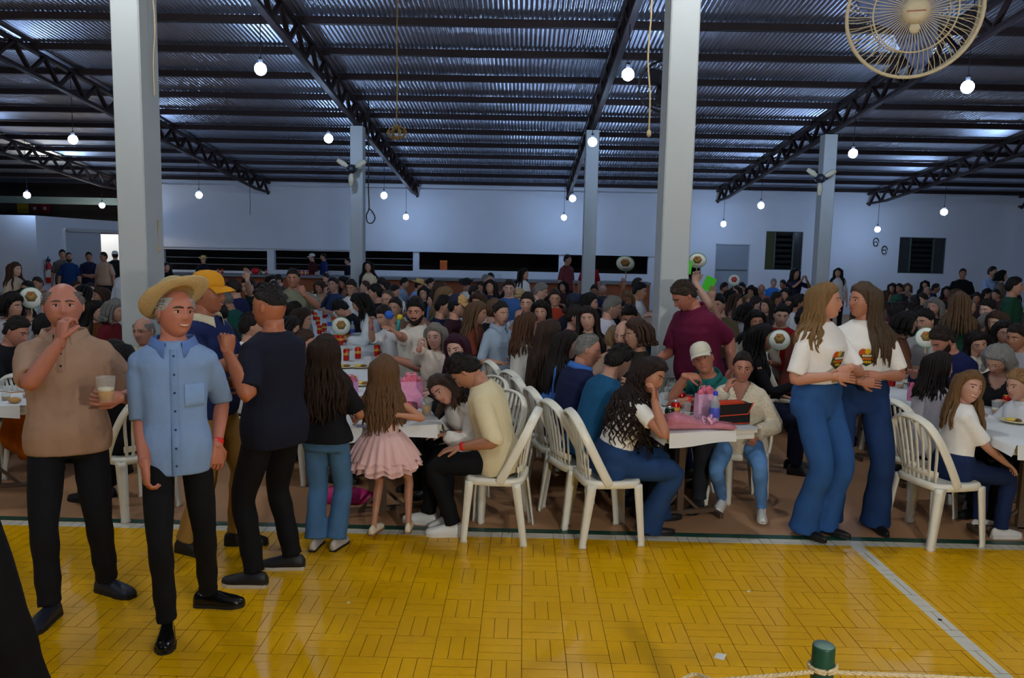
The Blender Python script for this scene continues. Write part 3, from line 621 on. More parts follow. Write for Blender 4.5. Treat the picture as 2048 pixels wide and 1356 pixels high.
        if hst in ('pony', 'bun'):
            c0 = hpos((0, 0.115, 0.15))
            if hst == 'bun': hm.ell(hpos((0, 0.120, 0.165)), (0.042*hs, 0.036*hs, 0.04*hs), 12, 8)
            else:
                for i in range(10):
                    o_ = np.array([rnd.uniform(-.02, .02), rnd.uniform(-.012, .012), 0]); pts = [c0-Rh@np.array([0, 0.03, 0])*hs, c0+Rh@np.array([0, 0.03, 0.0])*hs]; p = pts[-1]
                    for j in range(5): p = push(p+np.array([0, 0, -hk.get('L', 0.3)*k/5])+o_*0.5, 0.02); pts.append(p)
                    hm.tube(catmull(pts, 14), np.interp(np.linspace(0, 1, 14), [0, .2, .8, 1], [.012, .016, .013, .004])*hs, 6)
        put('hair', hm, hairm(hrgb), root)
    # ---- face
    if lod < 2 or hk.get('face'):
        ey = fronty(HV, 0.031, 0.124); ne = (12, 8, 6)[lod]
        for s_ in (-1, 1):
            em = MB(); em.ell(hpos((s_*0.031, ey+0.0035, 0.1235)), (0.0135*hs, 0.0085*hs, 0.0068*hs), ne, 6, 0, Rh)
            em.ell(hpos((s_*0.031+hk.get('gaze', 0)*0.004, ey-0.0042, 0.1235)), (0.0058*hs, 0.0016*hs, 0.0062*hs), ne, 4, 1, Rh)
            if lod == 0: em.tube([hpos((s_*0.031+q, ey-0.0045+abs(q)*0.22, 0.1235+0.0072-abs(q)*0.25)) for q in (-0.014, -0.007, 0, 0.007, 0.014)], 0.0016*hs, 5, mi=1)
            put('eye', em, [mat('eye_white', (214, 206, 200), 0.3), mat('dark_iris', (34, 24, 18), 0.25)], root)
            bm_ = MB(); bw = 1.0 if f else 1.35; pts = []
            for q in (-0.020, -0.008, 0.006, 0.020):
                x_ = s_*0.031+q; z_ = 0.1435+0.0035*(1-(q/0.02)**2)-s_*q*0.04; pts.append(hpos((x_, fronty(HV, abs(x_), z_)-0.0012, z_)))
            bm_.tube(pts, np.array([(0.0030, 0.0018), (0.0038, 0.0020), (0.0034, 0.0020), (0.0018, 0.0014)])*hs*bw if s_ > 0 else np.array([(0.0018, 0.0014), (0.0034, 0.0020), (0.0038, 0.0020), (0.0030, 0.0018)])*hs*bw, 6, Rh@np.array([0, 0, 1.0]))
            put('eyebrow', bm_, hairm(brow or tuple(max(12, int(c*0.8)) for c in (hrgb if hst else (70, 60, 55)))), root)
        lm = MB(); lw = 0.024+0.006*smile; xs_ = np.linspace(-1, 1, 7); lc = lips or ((186, 92, 88) if f else (176, 104, 92))
        op = 0.003+0.0045*max(0, smile-0.3)
        for zo, ra in ((op, 0.0036), (-op, 0.0046)):
            lm.tube([hpos((q*lw, fronty(HV, q*lw, 0.060)-0.0006-0.001*(1-q*q), 0.060+zo*(1-q*q)+0.006*smile*q*q)) for q in xs_], np.array([0.0012]+[ra*math.sqrt(1-q*q*0.85) for q in xs_[1:-1]]+[0.0012])*hs, 6)
        if smile > 0.5: lm.tube([hpos((q*lw*0.85, fronty(HV, q*lw*0.85, 0.060)+0.001, 0.0605+0.006*smile*q*q)) for q in xs_], np.array([op*0.5]+[op*1.15]*5+[op*0.5])*hs, 6, mi=1)
        put('mouth', lm, [mat('lips', lc, 0.4), mat('teeth', (226, 220, 208), 0.3)], root)
        if glasses:
            gm = MB()
            for s_ in (-1, 1):
                gm.tube([hpos((s_*0.033+0.021*math.cos(a), ey-0.016+0.010*abs(s_*0.033+0.021*math.cos(a))/0.054, 0.122+0.016*math.sin(a))) for a in np.linspace(0, 2*math.pi, 15)], 0.0017*hs, 5)
                gm.tube([hpos((s_*0.054, ey-0.006, 0.126)), hpos((s_*0.078*jaw, -0.01, 0.128)), hpos((s_*0.079*jaw, 0.02, 0.122))], 0.0017*hs, 5)
            gm.tube([hpos((-0.012, ey-0.018, 0.127)), hpos((0, ey-0.020, 0.128)), hpos((0.012, ey-0.018, 0.127))], 0.0016*hs, 5)
            put('glasses', gm, mat('dark_glasses_frame', (26, 24, 26), 0.3), root)
        if beard:
            V = HV.copy(); zb = np.interp(np.abs(V[:, 0]), [0, .03, .06, .08], [.046, .060, .085, .11]); m = sst(zb-V[:, 2], -0.004, 0.010)*(V[:, 1] < 0.005)
            mu = np.exp(-((V[:, 2]-0.073)/0.006)**2)*(np.abs(V[:, 0]) < 0.030)*(V[:, 1] < -0.05); m = np.maximum(m, mu) if len(beard) < 4 else mu
            d = nrm_rows(V-np.array([0, 0.0, 0.10])); BV = V+d*(m*0.0075-0.004*(1-m))[:, None]; put('beard', MB().add(hmat(BV), HF), hairm(beard[:3]), root)
    ctx = dict(root=root, hpos=hpos, Rh=Rh, hs=hs, arms=arms, spine=spine, trow=trow, k=k, legs=legs, wl=wl, lod=lod, ring=ring, U=U, P0=P0, HV=HV)
    if hat: hat(ctx)
    if skirt: skirt(ctx)
    if extra: extra(ctx)
    return ctx
def nrm_rows(d): return d/np.maximum(np.linalg.norm(d, axis=1, keepdims=True), 1e-9)
# ---- hats and accessories (each a part of its wearer)
def straw_hat(c, rgb=(206, 176, 120), under=None, brim=0.085, droop=0.0, tilt=0.0, roll=0.0):
    hp0, R = c['hpos'], c['Rh']; Rt_ = rotx(-math.radians(tilt))@roty(math.radians(roll)); pv = np.array([0, 0.03, 0.185]); hp = lambda q: hp0(pv+Rt_@(np.asarray(q)-pv)); n = 36; th = np.linspace(0, 2*math.pi, n, endpoint=False); rings = []; base = 0.176
    for r, z, ov in ((0.075+brim, 0.012, 1), (0.075+brim*0.98, 0.004, 1), (0.10, -0.010, 1), (0.086, -0.006, 1), (0.083, 0.035, 1), (0.076, 0.072, 1), (0.060, 0.088, 1), (0.02, 0.078, 1)):
        wv = 0.010*np.cos(2*th)*(r > 0.11)-droop*np.maximum(0, np.sin(th))*(r > 0.11)*0
        rings.append(np.array([hp((math.cos(a)*r*0.95, 0.008+math.sin(a)*r*1.10, base+z+wv_+(0.02*(math.sin(a)) if r > 0.11 else 0))) for a, wv_ in zip(th, wv+np.zeros(n))]))
    m = MB(); m.loft(rings); h = put('straw_hat', m, mat('woven_straw', rgb, 0.8, 0.3, 60, 0.6, stretch=(1, 1, 6)), c['root'])
    b = MB(); b.loft([np.array([hp((math.cos(a)*r*0.95, 0.008+math.sin(a)*r*1.10, base+z)) for a in th]) for r, z in ((0.0865, -0.004), (0.089, 0.000), (0.087, 0.024), (0.084, 0.026))], cap=False)
    put('hat_band', b, mat('hat_band', tuple(int(q*0.82) for q in rgb), 0.8), h)
def cowboy_hat(c, rgb=(24, 22, 24)):
    hp = c['hpos']; n = 28; th = np.linspace(0, 2*math.pi, n, endpoint=False); m = MB(); rings = []
    for r, z in ((0.165, 0.02), (0.163, 0.012), (0.10, 0.0), (0.086, 0.004), (0.080, 0.06), (0.066, 0.10), (0.03, 0.092)):
        rings.append(np.array([hp((math.cos(a)*r*0.95, 0.008+math.sin(a)*r*1.1, 0.178+z+(0.055*abs(math.cos(a))**2 if r > 0.12 else 0))) for a in th]))
    m.loft(rings); put('cowboy_hat', m, mat('felt', rgb, 0.9, 0.1, 20), c['root'])
def cap(c, rgb=(222, 160, 30), vis=None, back=False, front=None):
    hp = c['hpos']; n = 28; th = np.linspace(0, 2*math.pi, n, endpoint=False); m = MB(); s_ = 1 if not back else -1
    rings = [np.array([hp((math.cos(a)*r*0.93, 0.006+math.sin(a)*r*1.16, z)) for a in th]) for r, z in ((0.083, 0.158), (0.0885, 0.160), (0.089, 0.185), (0.084, 0.215), (0.068, 0.242), (0.040, 0.258), (0.010, 0.263))]
    m.loft(rings, 0)
    if front:
        for i, p in enumerate(m.f):
            pts = [np.concatenate(m.v)[q] for q in p]
            if np.dot(np.mean(pts, 0)-hp((0, 0.0, 0.2)), c['Rh']@np.array([0, -1.0, 0])) > 0.02: m.m[i] = 1
    h = put('cap', m, [mat('cap_cotton', rgb, 0.8, 0.06, 20, 0.1)]+([mat('cap_cotton', front, 0.8, 0.06, 20, 0.1)] if front else []), c['root'])
    v = MB(); rows = []; aa = np.linspace(-1.12, 1.12, 15)
    for q, dz in ((0.0, 0.004), (0.4, 0.006), (0.8, 0.0), (1.0, -0.006), (1.0, -0.011), (0.8, -0.006), (0.4, 0.0), (0.0, -0.004)):
        rows.append(np.array([hp((math.sin(a)*(0.082+0.004*q), s_*-(math.cos(a)*0.100+q*0.078*math.cos(a*0.78)**0.6)+0.006, 0.166+dz-0.012*q-0.014*q*abs(a)**2)) for a in aa]))
    v.loft(rows+[rows[0]], 0, cap=False, closed=False); put('visor', v, mat('cap_cotton', vis or rgb, 0.8, 0.06, 20, 0.1), h)
def wristband(s_, rgb=(226, 40, 40), name='wristband', q=0.93, w=0.012, th=0.0025, metal=0.0):
    def go(c):
        sh, el, wr, path, rad, nv, hd = c['arms'][s_]; d = nrm(wr-el); p = el+(wr-el)*q; r_ = np.interp(0.5+0.5*q, np.linspace(0, 1, len(rad)), rad)
        m = MB(); m.tube([p-d*w, p-d*w*0.95, p+d*w*0.95, p+d*w], [r_+0.001, r_+th+0.001, r_+th+0.001, r_+0.001], 14, rnd=False); put(name, m, mat('red_paper_band' if not metal else 'gold_metal', rgb, 0.5 if not metal else 0.25, metal=metal), c['root'])
        if metal: m2 = MB(); a = nrm(np.cross(d, (0, 0, 1.0))); m2.ell(p+np.cross(a, d)*(-1)*(r_+0.004), (0.016, 0.016, 0.006), 12, 6); put('watch_dial', m2, mat('gold_metal', rgb, 0.25, metal=1.0), c['root'])
    return go
def seq(*fs):
    def go(c):
        for f_ in fs: f_(c)
    return go
def do_remesh():
    for o, vx, it, cf in REMESH:
        m = o.modifiers.new('r', 'REMESH'); m.mode = 'VOXEL'; m.voxel_size = vx; m.use_smooth_shade = True
        s_ = o.modifiers.new('s', 'SMOOTH'); s_.factor = 0.5; s_.iterations = it
    dg = bpy.context.evaluated_depsgraph_get()
    for o, vx, it, cf in REMESH:
        me = bpy.data.meshes.new_from_object(o.evaluated_get(dg)); old = o.data; o.modifiers.clear()
        if cf is not None:
            n = len(me.vertices); co = np.empty(n*3); me.vertices.foreach_get('co', co); co = co.reshape(-1, 3); kill = cf(co)
            fs = [tuple(p.vertices) for p in me.polygons]; keep = [f_ for f_ in fs if not kill[list(f_)].all()]
            m2 = bpy.data.meshes.new(o.name); m2.from_pydata(co.tolist(), [], keep); me = m2
            for mm in old.materials: me.materials.append(mm)
        elif not me.materials:
            for mm in old.materials: me.materials.append(mm)
        me.polygons.foreach_set('use_smooth', [True]*len(me.polygons)); o.data = me; bpy.data.meshes.remove(old)
# ================================================================== chairs
M_PLASTIC = mat('white_moulded_plastic', (232, 229, 216), 0.35, 0.03, 5, 0.0, spec=0.5)
def leg_mesh(sx, sy):
    m = MB(); a, b = 0.056, 0.040; t = 0.012; rings = []
    top = np.array([sx*0.205, -0.180 if sy < 0 else 0.160, 0.42]); bot = np.array([sx*0.222, -0.205 if sy < 0 else 0.215, 0.0])
    for u in (0, 0.08, 0.5, 0.93, 0.97, 1.0):
        c = top+(bot-top)*u; w_ = a+(b-a)*min(1, u*1.1)+(0.006 if u > 0.95 else 0); q = [(0, 0), (w_, 0), (w_, t), (t, t), (t, w_), (0, w_)]
        P_ = np.array([(c[0]-sx*x_+sx*0.012, c[1]-sy*y_+sy*0.012, c[2]) for x_, y_ in q]); rings.append(P_ if sx*sy > 0 else P_[::-1])
    m.loft(rings); return m.mesh('leg')
def chair_meshes():
    out = []
    for sx in (-1, 1):
        for sy in (-1, 1): out.append(('leg', leg_mesh(sx, sy), None))
    m = MB(); th = np.linspace(0, 2*math.pi, 28, endpoint=False)
    def rg(e, z, pw=4.5):
        c, s_ = np.cos(th), np.sin(th); x = np.sign(c)*np.abs(c)**(2/pw)*(0.222+e); y = np.sign(s_)*np.abs(s_)**(2/pw)*(0.195+e)-0.006
        return np.stack([x*(1-0.08*(y > 0)*y/0.22), y, np.full(28, z)+0.0], 1)
    m.loft([rg(-0.004, 0.395), rg(0.004, 0.398), rg(0.006, 0.425), rg(0.0, 0.440), rg(-0.012, 0.445), rg(-0.05, 0.437), rg(-0.13, 0.430)]); out.append(('seat', m.mesh('seat'), None))
    m = MB(); pts = []
    half = [(0.222, 0.035, 0.425), (0.232, 0.078, 0.50), (0.232, 0.140, 0.62), (0.212, 0.202, 0.745), (0.160, 0.240, 0.832), (0.085, 0.256, 0.868)]
    pts = [(-x, y, z) for x, y, z in half]+[(0, 0.261, 0.878)]+[(x, y, z) for x, y, z in half[::-1]]
    path = catmull(pts, 41); u = np.abs(np.linspace(-1, 1, 41)); m.tube(path, np.stack([0.030-0.010*u*0+0.0*u, 0.011+0.0*u], 1)*np.array([[1, 1]]), 10, np.array([0, -0.9, 0.35]), p=3.0)
    out.append(('backrest', m.mesh('backrest'), None))
    xs_ = np.linspace(-0.160, 0.160, 8)
    for i, x0 in enumerate(xs_):
        m = MB(); x1 = x0*1.14; ztop = 0.868-1.05*(x1*x1); ycv = -0.9*x0*x0
        pp = [(x0*0.92, 0.172+ycv, 0.432), (x0, 0.188+ycv, 0.54), (x1, 0.215+ycv*1.2, 0.70), (x1, 0.253+ycv*1.1, ztop)]
        m.tube(catmull(pp, 7), np.array([(0.0135, 0.0045)]*7), 6, np.array([1.0, 0, 0]), rnd=False, p=4); out.append(('slat', m.mesh('slat'), 'backrest'))
    m = MB(); m.tube([(-0.168, 0.148, 0.50), (-0.09, 0.175, 0.50), (0, 0.182, 0.50), (0.09, 0.175, 0.50), (0.168, 0.148, 0.50)], np.array([(0.006, 0.022)]*5), 8, np.array([0, 1.0, 0]), rnd=False, p=4); out.append(('lower_rail', m.mesh('lower_rail'), 'backrest'))
    for _n, me, _p in out:
        me.materials.append(M_PLASTIC); me.polygons.foreach_set('use_smooth', [True]*len(me.polygons))
    return out
CHAIR = chair_meshes()
_jo = MB()
for _n, me, _p in CHAIR:
    co = np.array([v.co[:] for v in me.vertices]); _jo.add(co, [tuple(p.vertices) for p in me.polygons])
FAR_CHAIR = _jo.mesh('plastic_chair'); FAR_CHAIR.materials.append(M_PLASTIC); FAR_CHAIR.polygons.foreach_set('use_smooth', [True]*len(FAR_CHAIR.polygons))
def chair(x, y, yaw, label, far=False):
    if far:
        o = bpy.data.objects.new('plastic_chair', FAR_CHAIR); COL.objects.link(o); o.location = (x, y, 0); o.rotation_euler = (0, 0, math.radians(yaw)); return tag(o, label, 'chair', 'white plastic chairs')
    r = empty('plastic_chair', (x, y, 0), math.radians(yaw)); tag(r, label, 'chair', 'white plastic chairs'); br = None
    for n, me, p in CHAIR:
        o = bpy.data.objects.new(n, me); COL.objects.link(o); o.parent = br if p else r
        if n == 'backrest': br = o
    return r
# ================================================================== tables
M_TOP = mat('white_laminate_tabletop', (222, 226, 226), 0.4, 0.03, 4); M_TLEG = mat('brown_steel_table_leg', (92, 74, 60), 0.5)
M_PAPER = mat('white_paper_table_cover', (228, 232, 236), 0.55, 0.03, 3, 0.15)
TZ = 0.75
ROWS_T = {0: (np.array([-3.92, 5.42]), -0.30, 5, 'left behind the bald man'), 1: (np.array([-0.87, 5.12]), -0.305, 6, 'centre left with the many red cans'), 2: (np.array([1.31, 5.20]), -0.32, 5, 'middle behind the curly haired woman'), 3: (np.array([3.56, 5.0]), 0.0, 4, 'right behind the two women in white shirts')}
def row_pt(r, s_, n=0.0):
    o, sl, _n, _l = ROWS_T[r]; d = nrm((sl, 1.0)); nn = np.array([d[1], -d[0]]); q = o+d*s_+nn*n; return q
def row_yaw(r): return math.degrees(math.atan(-ROWS_T[r][1]))      # rotation of the row about z
TW, TL = 0.70, 2.0
def table(x, y, rz, label, g):
    r = empty('folding_table', (x, y, 0), rz); tag(r, label, 'table', g)
    m = MB(); m.box((-TW/2, 0.01, TZ-0.03), (TW/2, TL-0.01, TZ)); put('tabletop', m, M_TOP, r, False)
    m = MB(); m.box((-TW/2+0.01, 0.03, TZ-0.075), (TW/2-0.01, 0.05, TZ-0.03)); m2 = m; put('apron', m2, M_TOP, r, False)
    for yy in (0.42, TL-0.42):
        l = MB(); l.box((-0.025, yy-0.02, 0.05), (0.025, yy+0.02, TZ-0.03)); lo = put('leg', l, M_TLEG, r, False)
        put('foot_bar', MB().bar((-0.30, yy, 0.045), (0.30, yy, 0.045), 0.04, 0.03), M_TLEG, lo, False)
        for s_ in (-1, 1):
            put('brace', MB().bar((0, yy, TZ-0.22), (s_*0.20, yy, TZ-0.035), 0.02, 0.025), M_TLEG, lo, False); put('foot_brace', MB().bar((0, yy, 0.20), (s_*0.16, yy, 0.05), 0.02, 0.02), M_TLEG, lo, False); put('foot', MB().bar((s_*0.30, yy-0.10, 0.02), (s_*0.30, yy+0.10, 0.02), 0.03, 0.04), M_TLEG, lo, False)
ORDN = ['first', 'second', 'third', 'fourth', 'fifth', 'sixth']
for rr, (o, sl, n_, lb) in ROWS_T.items():
    rz = math.radians(row_yaw(rr))
    for i in range(n_):
        p = row_pt(rr, i*TL); table(p[0], p[1], rz, 'white folding table, row %s, %s from court' % (lb, ORDN[i]), 'folding tables')
    m = MB(); Lr = n_*TL; ys = np.linspace(-0.02, Lr+0.02, 12*n_); prof = [(-TW/2-0.022, -0.075), (-TW/2-0.014, -0.02), (-TW/2-0.004, 0.004), (0, 0.0035), (TW/2+0.004, 0.004), (TW/2+0.014, -0.02), (TW/2+0.022, -0.075)]
    rows = []
    for y in ys: rows.append(np.array([(x+0.008*math.sin(y*7+x*3)*(abs(z) > 0.03), y, TZ+z+0.012*math.sin(y*5.0)*(z < -0.05)) for x, z in prof]))
    m.loft(rows, 0, cap=False, closed=False)
    fl = [np.array([(x, -0.022-0.012*q, TZ+0.004-0.085*q+0.012*math.sin(x*9+1)*q) for x in np.linspace(-TW/2, TW/2*(0.45 if rr == 2 else 0.9), 12)]) for q in (0, 0.3, 0.7, 1.0)]; m.loft(fl, 0, cap=False, closed=False)
    c = put('table_cover', m, M_PAPER, None, True, (o[0], o[1], 0.0), rz); tag(c, 'white paper cover spread along the table row %s' % lb, 'tablecloth', 'paper table covers')
# ================================================================== things on the tables
M_CAN = mat('red_can', (190, 26, 20), 0.28, 0.25, 30, 0, metal=0.35); M_GOLD = mat('gold_can_lid', (214, 168, 50), 0.28, metal=0.8)
M_CLEAR = mat('clear_plastic', (235, 240, 242), 0.08, alpha=0.16, spec=0.6); M_BEER = mat('beer', (208, 140, 30), 0.15, alpha=0.85)
def can(p, label, rgb=None, lid=None, s_=1.0):
    label = ' '.join(label.split()[:16])
    r = empty('drink_can', tuple(p)); tag(r, label, 'can', 'drink cans on the tables'); R_ = 0.033*s_; h_ = 0.125*s_
    put('can_body', MB().lathe([(R_*0.8, 0), (R_*0.98, 0.008), (R_, 0.012), (R_, h_-0.018), (R_*0.82, h_-0.004)], 16), mat('painted_can', rgb, 0.28, 0.2, 30, metal=0.35) if rgb else M_CAN, r)
    put('can_lid', MB().lathe([(R_*0.82, h_-0.005), (R_*0.86, h_), (R_*0.80, h_+0.001), (R_*0.76, h_-0.004)], 16), lid or M_GOLD, r)
    put('can_label', MB().lathe([(R_*1.01, h_*0.45), (R_*1.015, h_*0.46), (R_*1.015, h_*0.66), (R_*1.01, h_*0.67)], 16, cap=False), mat('gold_print', (206, 160, 60), 0.35, 0.6, 60), r)
    return r
def cup(p, label, fill=0.5, s_=1.0, rot=None, liquid=(208, 140, 30)):
    r = empty('plastic_cup', tuple(p)); tag(r, label, 'cup', 'plastic cups')
    prof = [(0.026, 0), (0.028, 0.004), (0.038, 0.100), (0.040, 0.104), (0.037, 0.103), (0.0265, 0.006), (0.0, 0.005)]
    put('cup_wall', MB().lathe([(a*s_, b*s_) for a, b in prof], 18, cap=False), M_CLEAR, r)
    if fill > 0:
        put('drink', MB().lathe([(0.0, 0.006*s_), (0.0255*s_, 0.0065*s_), ((0.0262+0.0105*fill)*s_, (0.006+0.095*fill)*s_), (0, (0.006+0.095*fill)*s_)], 18, cap=False), mat('drink', liquid, 0.15), r)
        if liquid[2] < 60: put('foam', MB().lathe([((0.0262+0.0105*fill)*s_, (0.0065+0.095*fill)*s_), ((0.0270+0.0105*fill)*s_, (0.018+0.095*fill)*s_), (0, (0.019+0.095*fill)*s_)], 18), mat('foam', (236, 228, 206), 0.8), r)
    return r
def bottle(p, label, cap_rgb=(40, 70, 200), lab=(70, 90, 190), s_=1.0):
    r = empty('water_bottle', tuple(p)); tag(r, label, 'bottle', 'water bottles')
    put('bottle_body', MB().lathe([(a*s_, b*s_) for a, b in ((0.028, 0), (0.031, 0.006), (0.031, 0.10), (0.029, 0.11), (0.031, 0.12), (0.030, 0.150), (0.014, 0.185), (0.012, 0.20))], 16), mat('clear_bottle_plastic', (200, 214, 228), 0.08, alpha=0.38), r)
    put('bottle_label', MB().lathe([(0.0315*s_, 0.06*s_), (0.032*s_, 0.061*s_), (0.032*s_, 0.119*s_), (0.0315*s_, 0.12*s_)], 16, cap=False), mat('printed_label', lab, 0.5, 0.4, 25), r); put('bottle_cap', MB().lathe([(0.014*s_, 0.196*s_), (0.0145*s_, 0.20*s_), (0.0145*s_, 0.218*s_), (0.011*s_, 0.222*s_)], 14), mat('plastic_cap', cap_rgb, 0.4), r)
def plate(p, label, food=((226, 196, 90), (120, 80, 40))):
    r = empty('plate', tuple(p)); tag(r, label, 'plate', 'plates of leftovers')
    put('dish', MB().lathe([(0.05, 0), (0.085, 0.010), (0.115, 0.016), (0.113, 0.019), (0.082, 0.012), (0.0, 0.006)], 24), mat('yellowish_white_plate', (226, 218, 180), 0.4), r)
    for i, c in enumerate(food): put('food', MB().ell((0.03*(i*2-1), 0.02*(1-i), 0.018), (0.036, 0.028, 0.014), 9, 6), mat('food', c, 0.7, 0.3, 40, 0.4), r)
def disc_fan(p, label, face_yaw=0.0, tilt=0.0, R_=0.10, stick=0.14, logo=((150, 122, 66), (60, 110, 60)), up=1):
    r = empty('paper_hand_fan', tuple(p), math.radians(face_yaw)); tag(r, label, 'hand fan', 'round paper hand fans'); M_ = rotx(math.pi/2-math.radians(tilt)); ctr = rotx(-math.radians(tilt))@np.array([0, 0, stick+R_])
    d = MB().lathe([(0, -0.002), (R_, -0.002), (R_, 0.002), (0, 0.002)], 28, M=M_); put('fan_disc', d, mat('white_card', (232, 236, 232), 0.6), r).location = ctr
    o = put('green_rim', MB().lathe([(R_*0.95, 0.0022), (R_*0.95, 0.0030), (R_*1.01, 0.0030), (R_*1.01, -0.003), (R_*0.98, -0.003)], 28, cap=False, M=M_), mat('green_print', (96, 160, 120), 0.6), r); o.location = ctr
    o = put('printed_emblem', MB().lathe([(0, 0.0024), (R_*0.54, 0.0024), (R_*0.54, 0.0034), (0, 0.0034)], 6, M=M_), mat('emblem_print', logo[0], 0.6, 0.5, 60), r); o.location = ctr+rotx(-math.radians(tilt))@np.array([0, -0.0, R_*0.12]); o = put('emblem_band', MB().box((-R_*0.42, 0.0036, -R_*0.12), (R_*0.42, 0.0042, R_*0.10), 0, np.vstack([np.hstack([M_@rotx(-math.pi/2), [[0], [0], [0]]]), [0, 0, 0, 1]])), mat('emblem_print', (236, 214, 150), 0.6), r, False); o.location = ctr+rotx(-math.radians(tilt))@np.array([0, 0, R_*0.10])
    o = put('emblem_fruit', MB().ell((0, 0, 0), (R_*0.20, R_*0.13, 0.002), 10, 4, 0, M_), mat('emblem_print', (190, 104, 40), 0.6), r); o.location = ctr+rotx(-math.radians(tilt))@np.array([-R_*0.08, -0.0036, R_*0.36])
    put('fan_stick', MB().bar(rotx(-math.radians(tilt))@np.array([0, 0.004, 0]), rotx(-math.radians(tilt))@np.array([0, 0.004, stick+0.03]), 0.012, 0.003), mat('plain_wood_stick', (180, 150, 110), 0.7), r, False)
# ================================================================== people at the front
SK = [(222, 168, 138), (206, 150, 118), (228, 178, 150), (188, 130, 98), (214, 158, 130)]
def fdir(yaw): a = math.radians(yaw); return np.array([math.sin(a), -math.cos(a)])
def w3(px, py, D): return ('w', W(px, py, D))
def stand(label, px, py, D, yaw=0, loc=None, **kw):
    T_ = W(px, py, D); k = T_[2]/1.721
    for _ in range(3): k = (T_[2]-0.201*(0.965 if kw.get('f') else 1)*k**0.45)/1.503
    lean = kw.get('lean', 0); lc = loc if loc is not None else T_[:2]-fdir(yaw)*(math.sin(math.radians(lean))*0.6*k)
    return person(label, tuple(lc), yaw, k*1.75, **kw)
def sitp(label, px, py, D=None, yaw=0, ch=None, far=False, zt=1.27, back=0.05, seat=0.45, **kw):
    if D is None: D = float(np.clip(G(px, py, zt)[1], 6.0, 23.5))
    T_ = W(px, py, D); lean = kw.setdefault('lean', 6); fem = kw.get('f', 0); c = math.cos(math.radians(lean+kw.get('hunch', 0)*0.5))
    k = (T_[2]-seat)/(0.095+0.568*c+0.20); lo_, hi_ = (0.86, 0.98) if fem else (0.92, 1.07)
    if kw.pop('child', False): lo_, hi_ = 0.6, 0.9
    k2 = min(max(k, lo_), hi_); pz = seat+0.095*k2; top = pz+0.568*c*k2+0.197*k2**0.45; dz = float(np.clip(T_[2]-top, -0.03, 0.14))
    off = math.sin(math.radians(lean))*0.60*k2+math.sin(math.radians(kw.get('hunch', 0)))*0.15*k2
    lc = T_[:2]-fdir(yaw)*off
    if ch:
        b = lc-fdir(yaw)*back; chair(b[0], b[1], yaw, ch, far)
    return person(label, tuple(lc), yaw, k2*1.75, sit=True, pelz=pz+dz, **kw)
# --- bald man in the tan polo
def polo_bits(rgb, dark):
    def go(c):
        sp, tr, U_, k = c['spine'], c['trow'], c['U'], c['k']
        def on(t, a, off): ce, s_, f_ = sp(t); w_, ff, bb = tr(t, 0.016+off); return ce+s_*a+f_*ff*(max(0, 1-abs(a/w_)**2.35))**(1/2.35)
        pm = MB(); rows = [np.array([on(t, a, o_) for t in np.linspace(0.33, 0.49, 8)]) for a, o_ in ((-0.018, 0.0), (-0.017, 0.006), (0.017, 0.006), (0.018, 0.0))]; pm.loft(rows, 0, cap=False, closed=False); put('placket', pm, cloth(rgb), c['root'])
        for t in (0.36, 0.42, 0.47): put('button', MB().ell(on(t, 0, 0.008), (0.006, 0.004, 0.006), 8, 5), mat('button', dark, 0.4), c['root'])
    return go
person('balding man in a tan polo shirt, hand at his mouth, holding a beer cup', (-2.37, 3.98), 22, 1.77, 0, g=1.04, belly=0.035, jaw=1.15, head=(8, -2, 0), skn=(214, 138, 112), lean=-2,
       hair=('bald', (128, 124, 122), 0.016), shirt=(166, 134, 114), collar=(172, 142, 122), hem=-0.10, loose=0.006, pants=(20, 21, 26), pstyle='straight', shoes=(30, 36, 52),
       armN=dict(t=w3(122, 682, 3.72), wpole=(-0.42, -0.35, -1.0), wdir=(0.12, 0.06, 1.0), wpalm=(0.5, 0.9, 0), curl=1.25), armP=dict(t=w3(243, 795, 3.78), wpole=(0.15, 1.0, -0.7), wdir=(-0.75, -0.65, 0.05), wpalm=(-0.6, 0.5, 0.1), curl=0.75),
       footN=('w', (-2.40, 3.80, 0.085)), footP=('w', (-2.28, 4.13, 0.085)), toeN=-14, toeP=42, brow=(120, 100, 90), extra=seq(polo_bits((160, 128, 108), (60, 44, 36))))
cup(W(213, 803, 3.63), 'clear plastic cup half full of beer held by the man in the tan polo', 0.42, 1.15)
# --- man with the straw hat
def shirt_bits(c):
    sp, tr, k, root = c['spine'], c['trow'], c['k'], c['root']
    def on(t, a, off): ce, s_, f_ = sp(t); w_, ff, bb = tr(t, 0.016+0.026*float(sst(0.16-t, 0, 0.16))+off); return ce+s_*a+f_*ff*(max(0, 1-abs(a/w_)**2.35))**(1/2.35)
    m = MB(); ts = np.linspace(-0.13, 0.48, 18); rows = [np.array([on(t, a, o_) for t in ts]) for a, o_ in ((-0.019, -0.002), (-0.018, 0.006), (0.018, 0.006), (0.019, -0.002))]; m.loft(rows, 0, cap=False, closed=False); put('button_placket', m, cloth((120, 150, 196)), root)
    for t in np.linspace(-0.08, 0.45, 7): put('button', MB().ell(on(t, 0, 0.008), (0.006, 0.004, 0.006), 8, 5), mat('button', (40, 50, 90), 0.4), root)
    m = MB(); aa = np.linspace(0.045, 0.135, 6); rows = [np.array([on(t, a, o_) for a in aa]) for t, o_ in ((0.20, -0.002), (0.202, 0.005), (0.222, 0.006), (0.31, 0.006), (0.312, -0.002))]; m.loft(rows, 0, cap=False, closed=False); put('breast_pocket', m, cloth((132, 162, 206)), root)
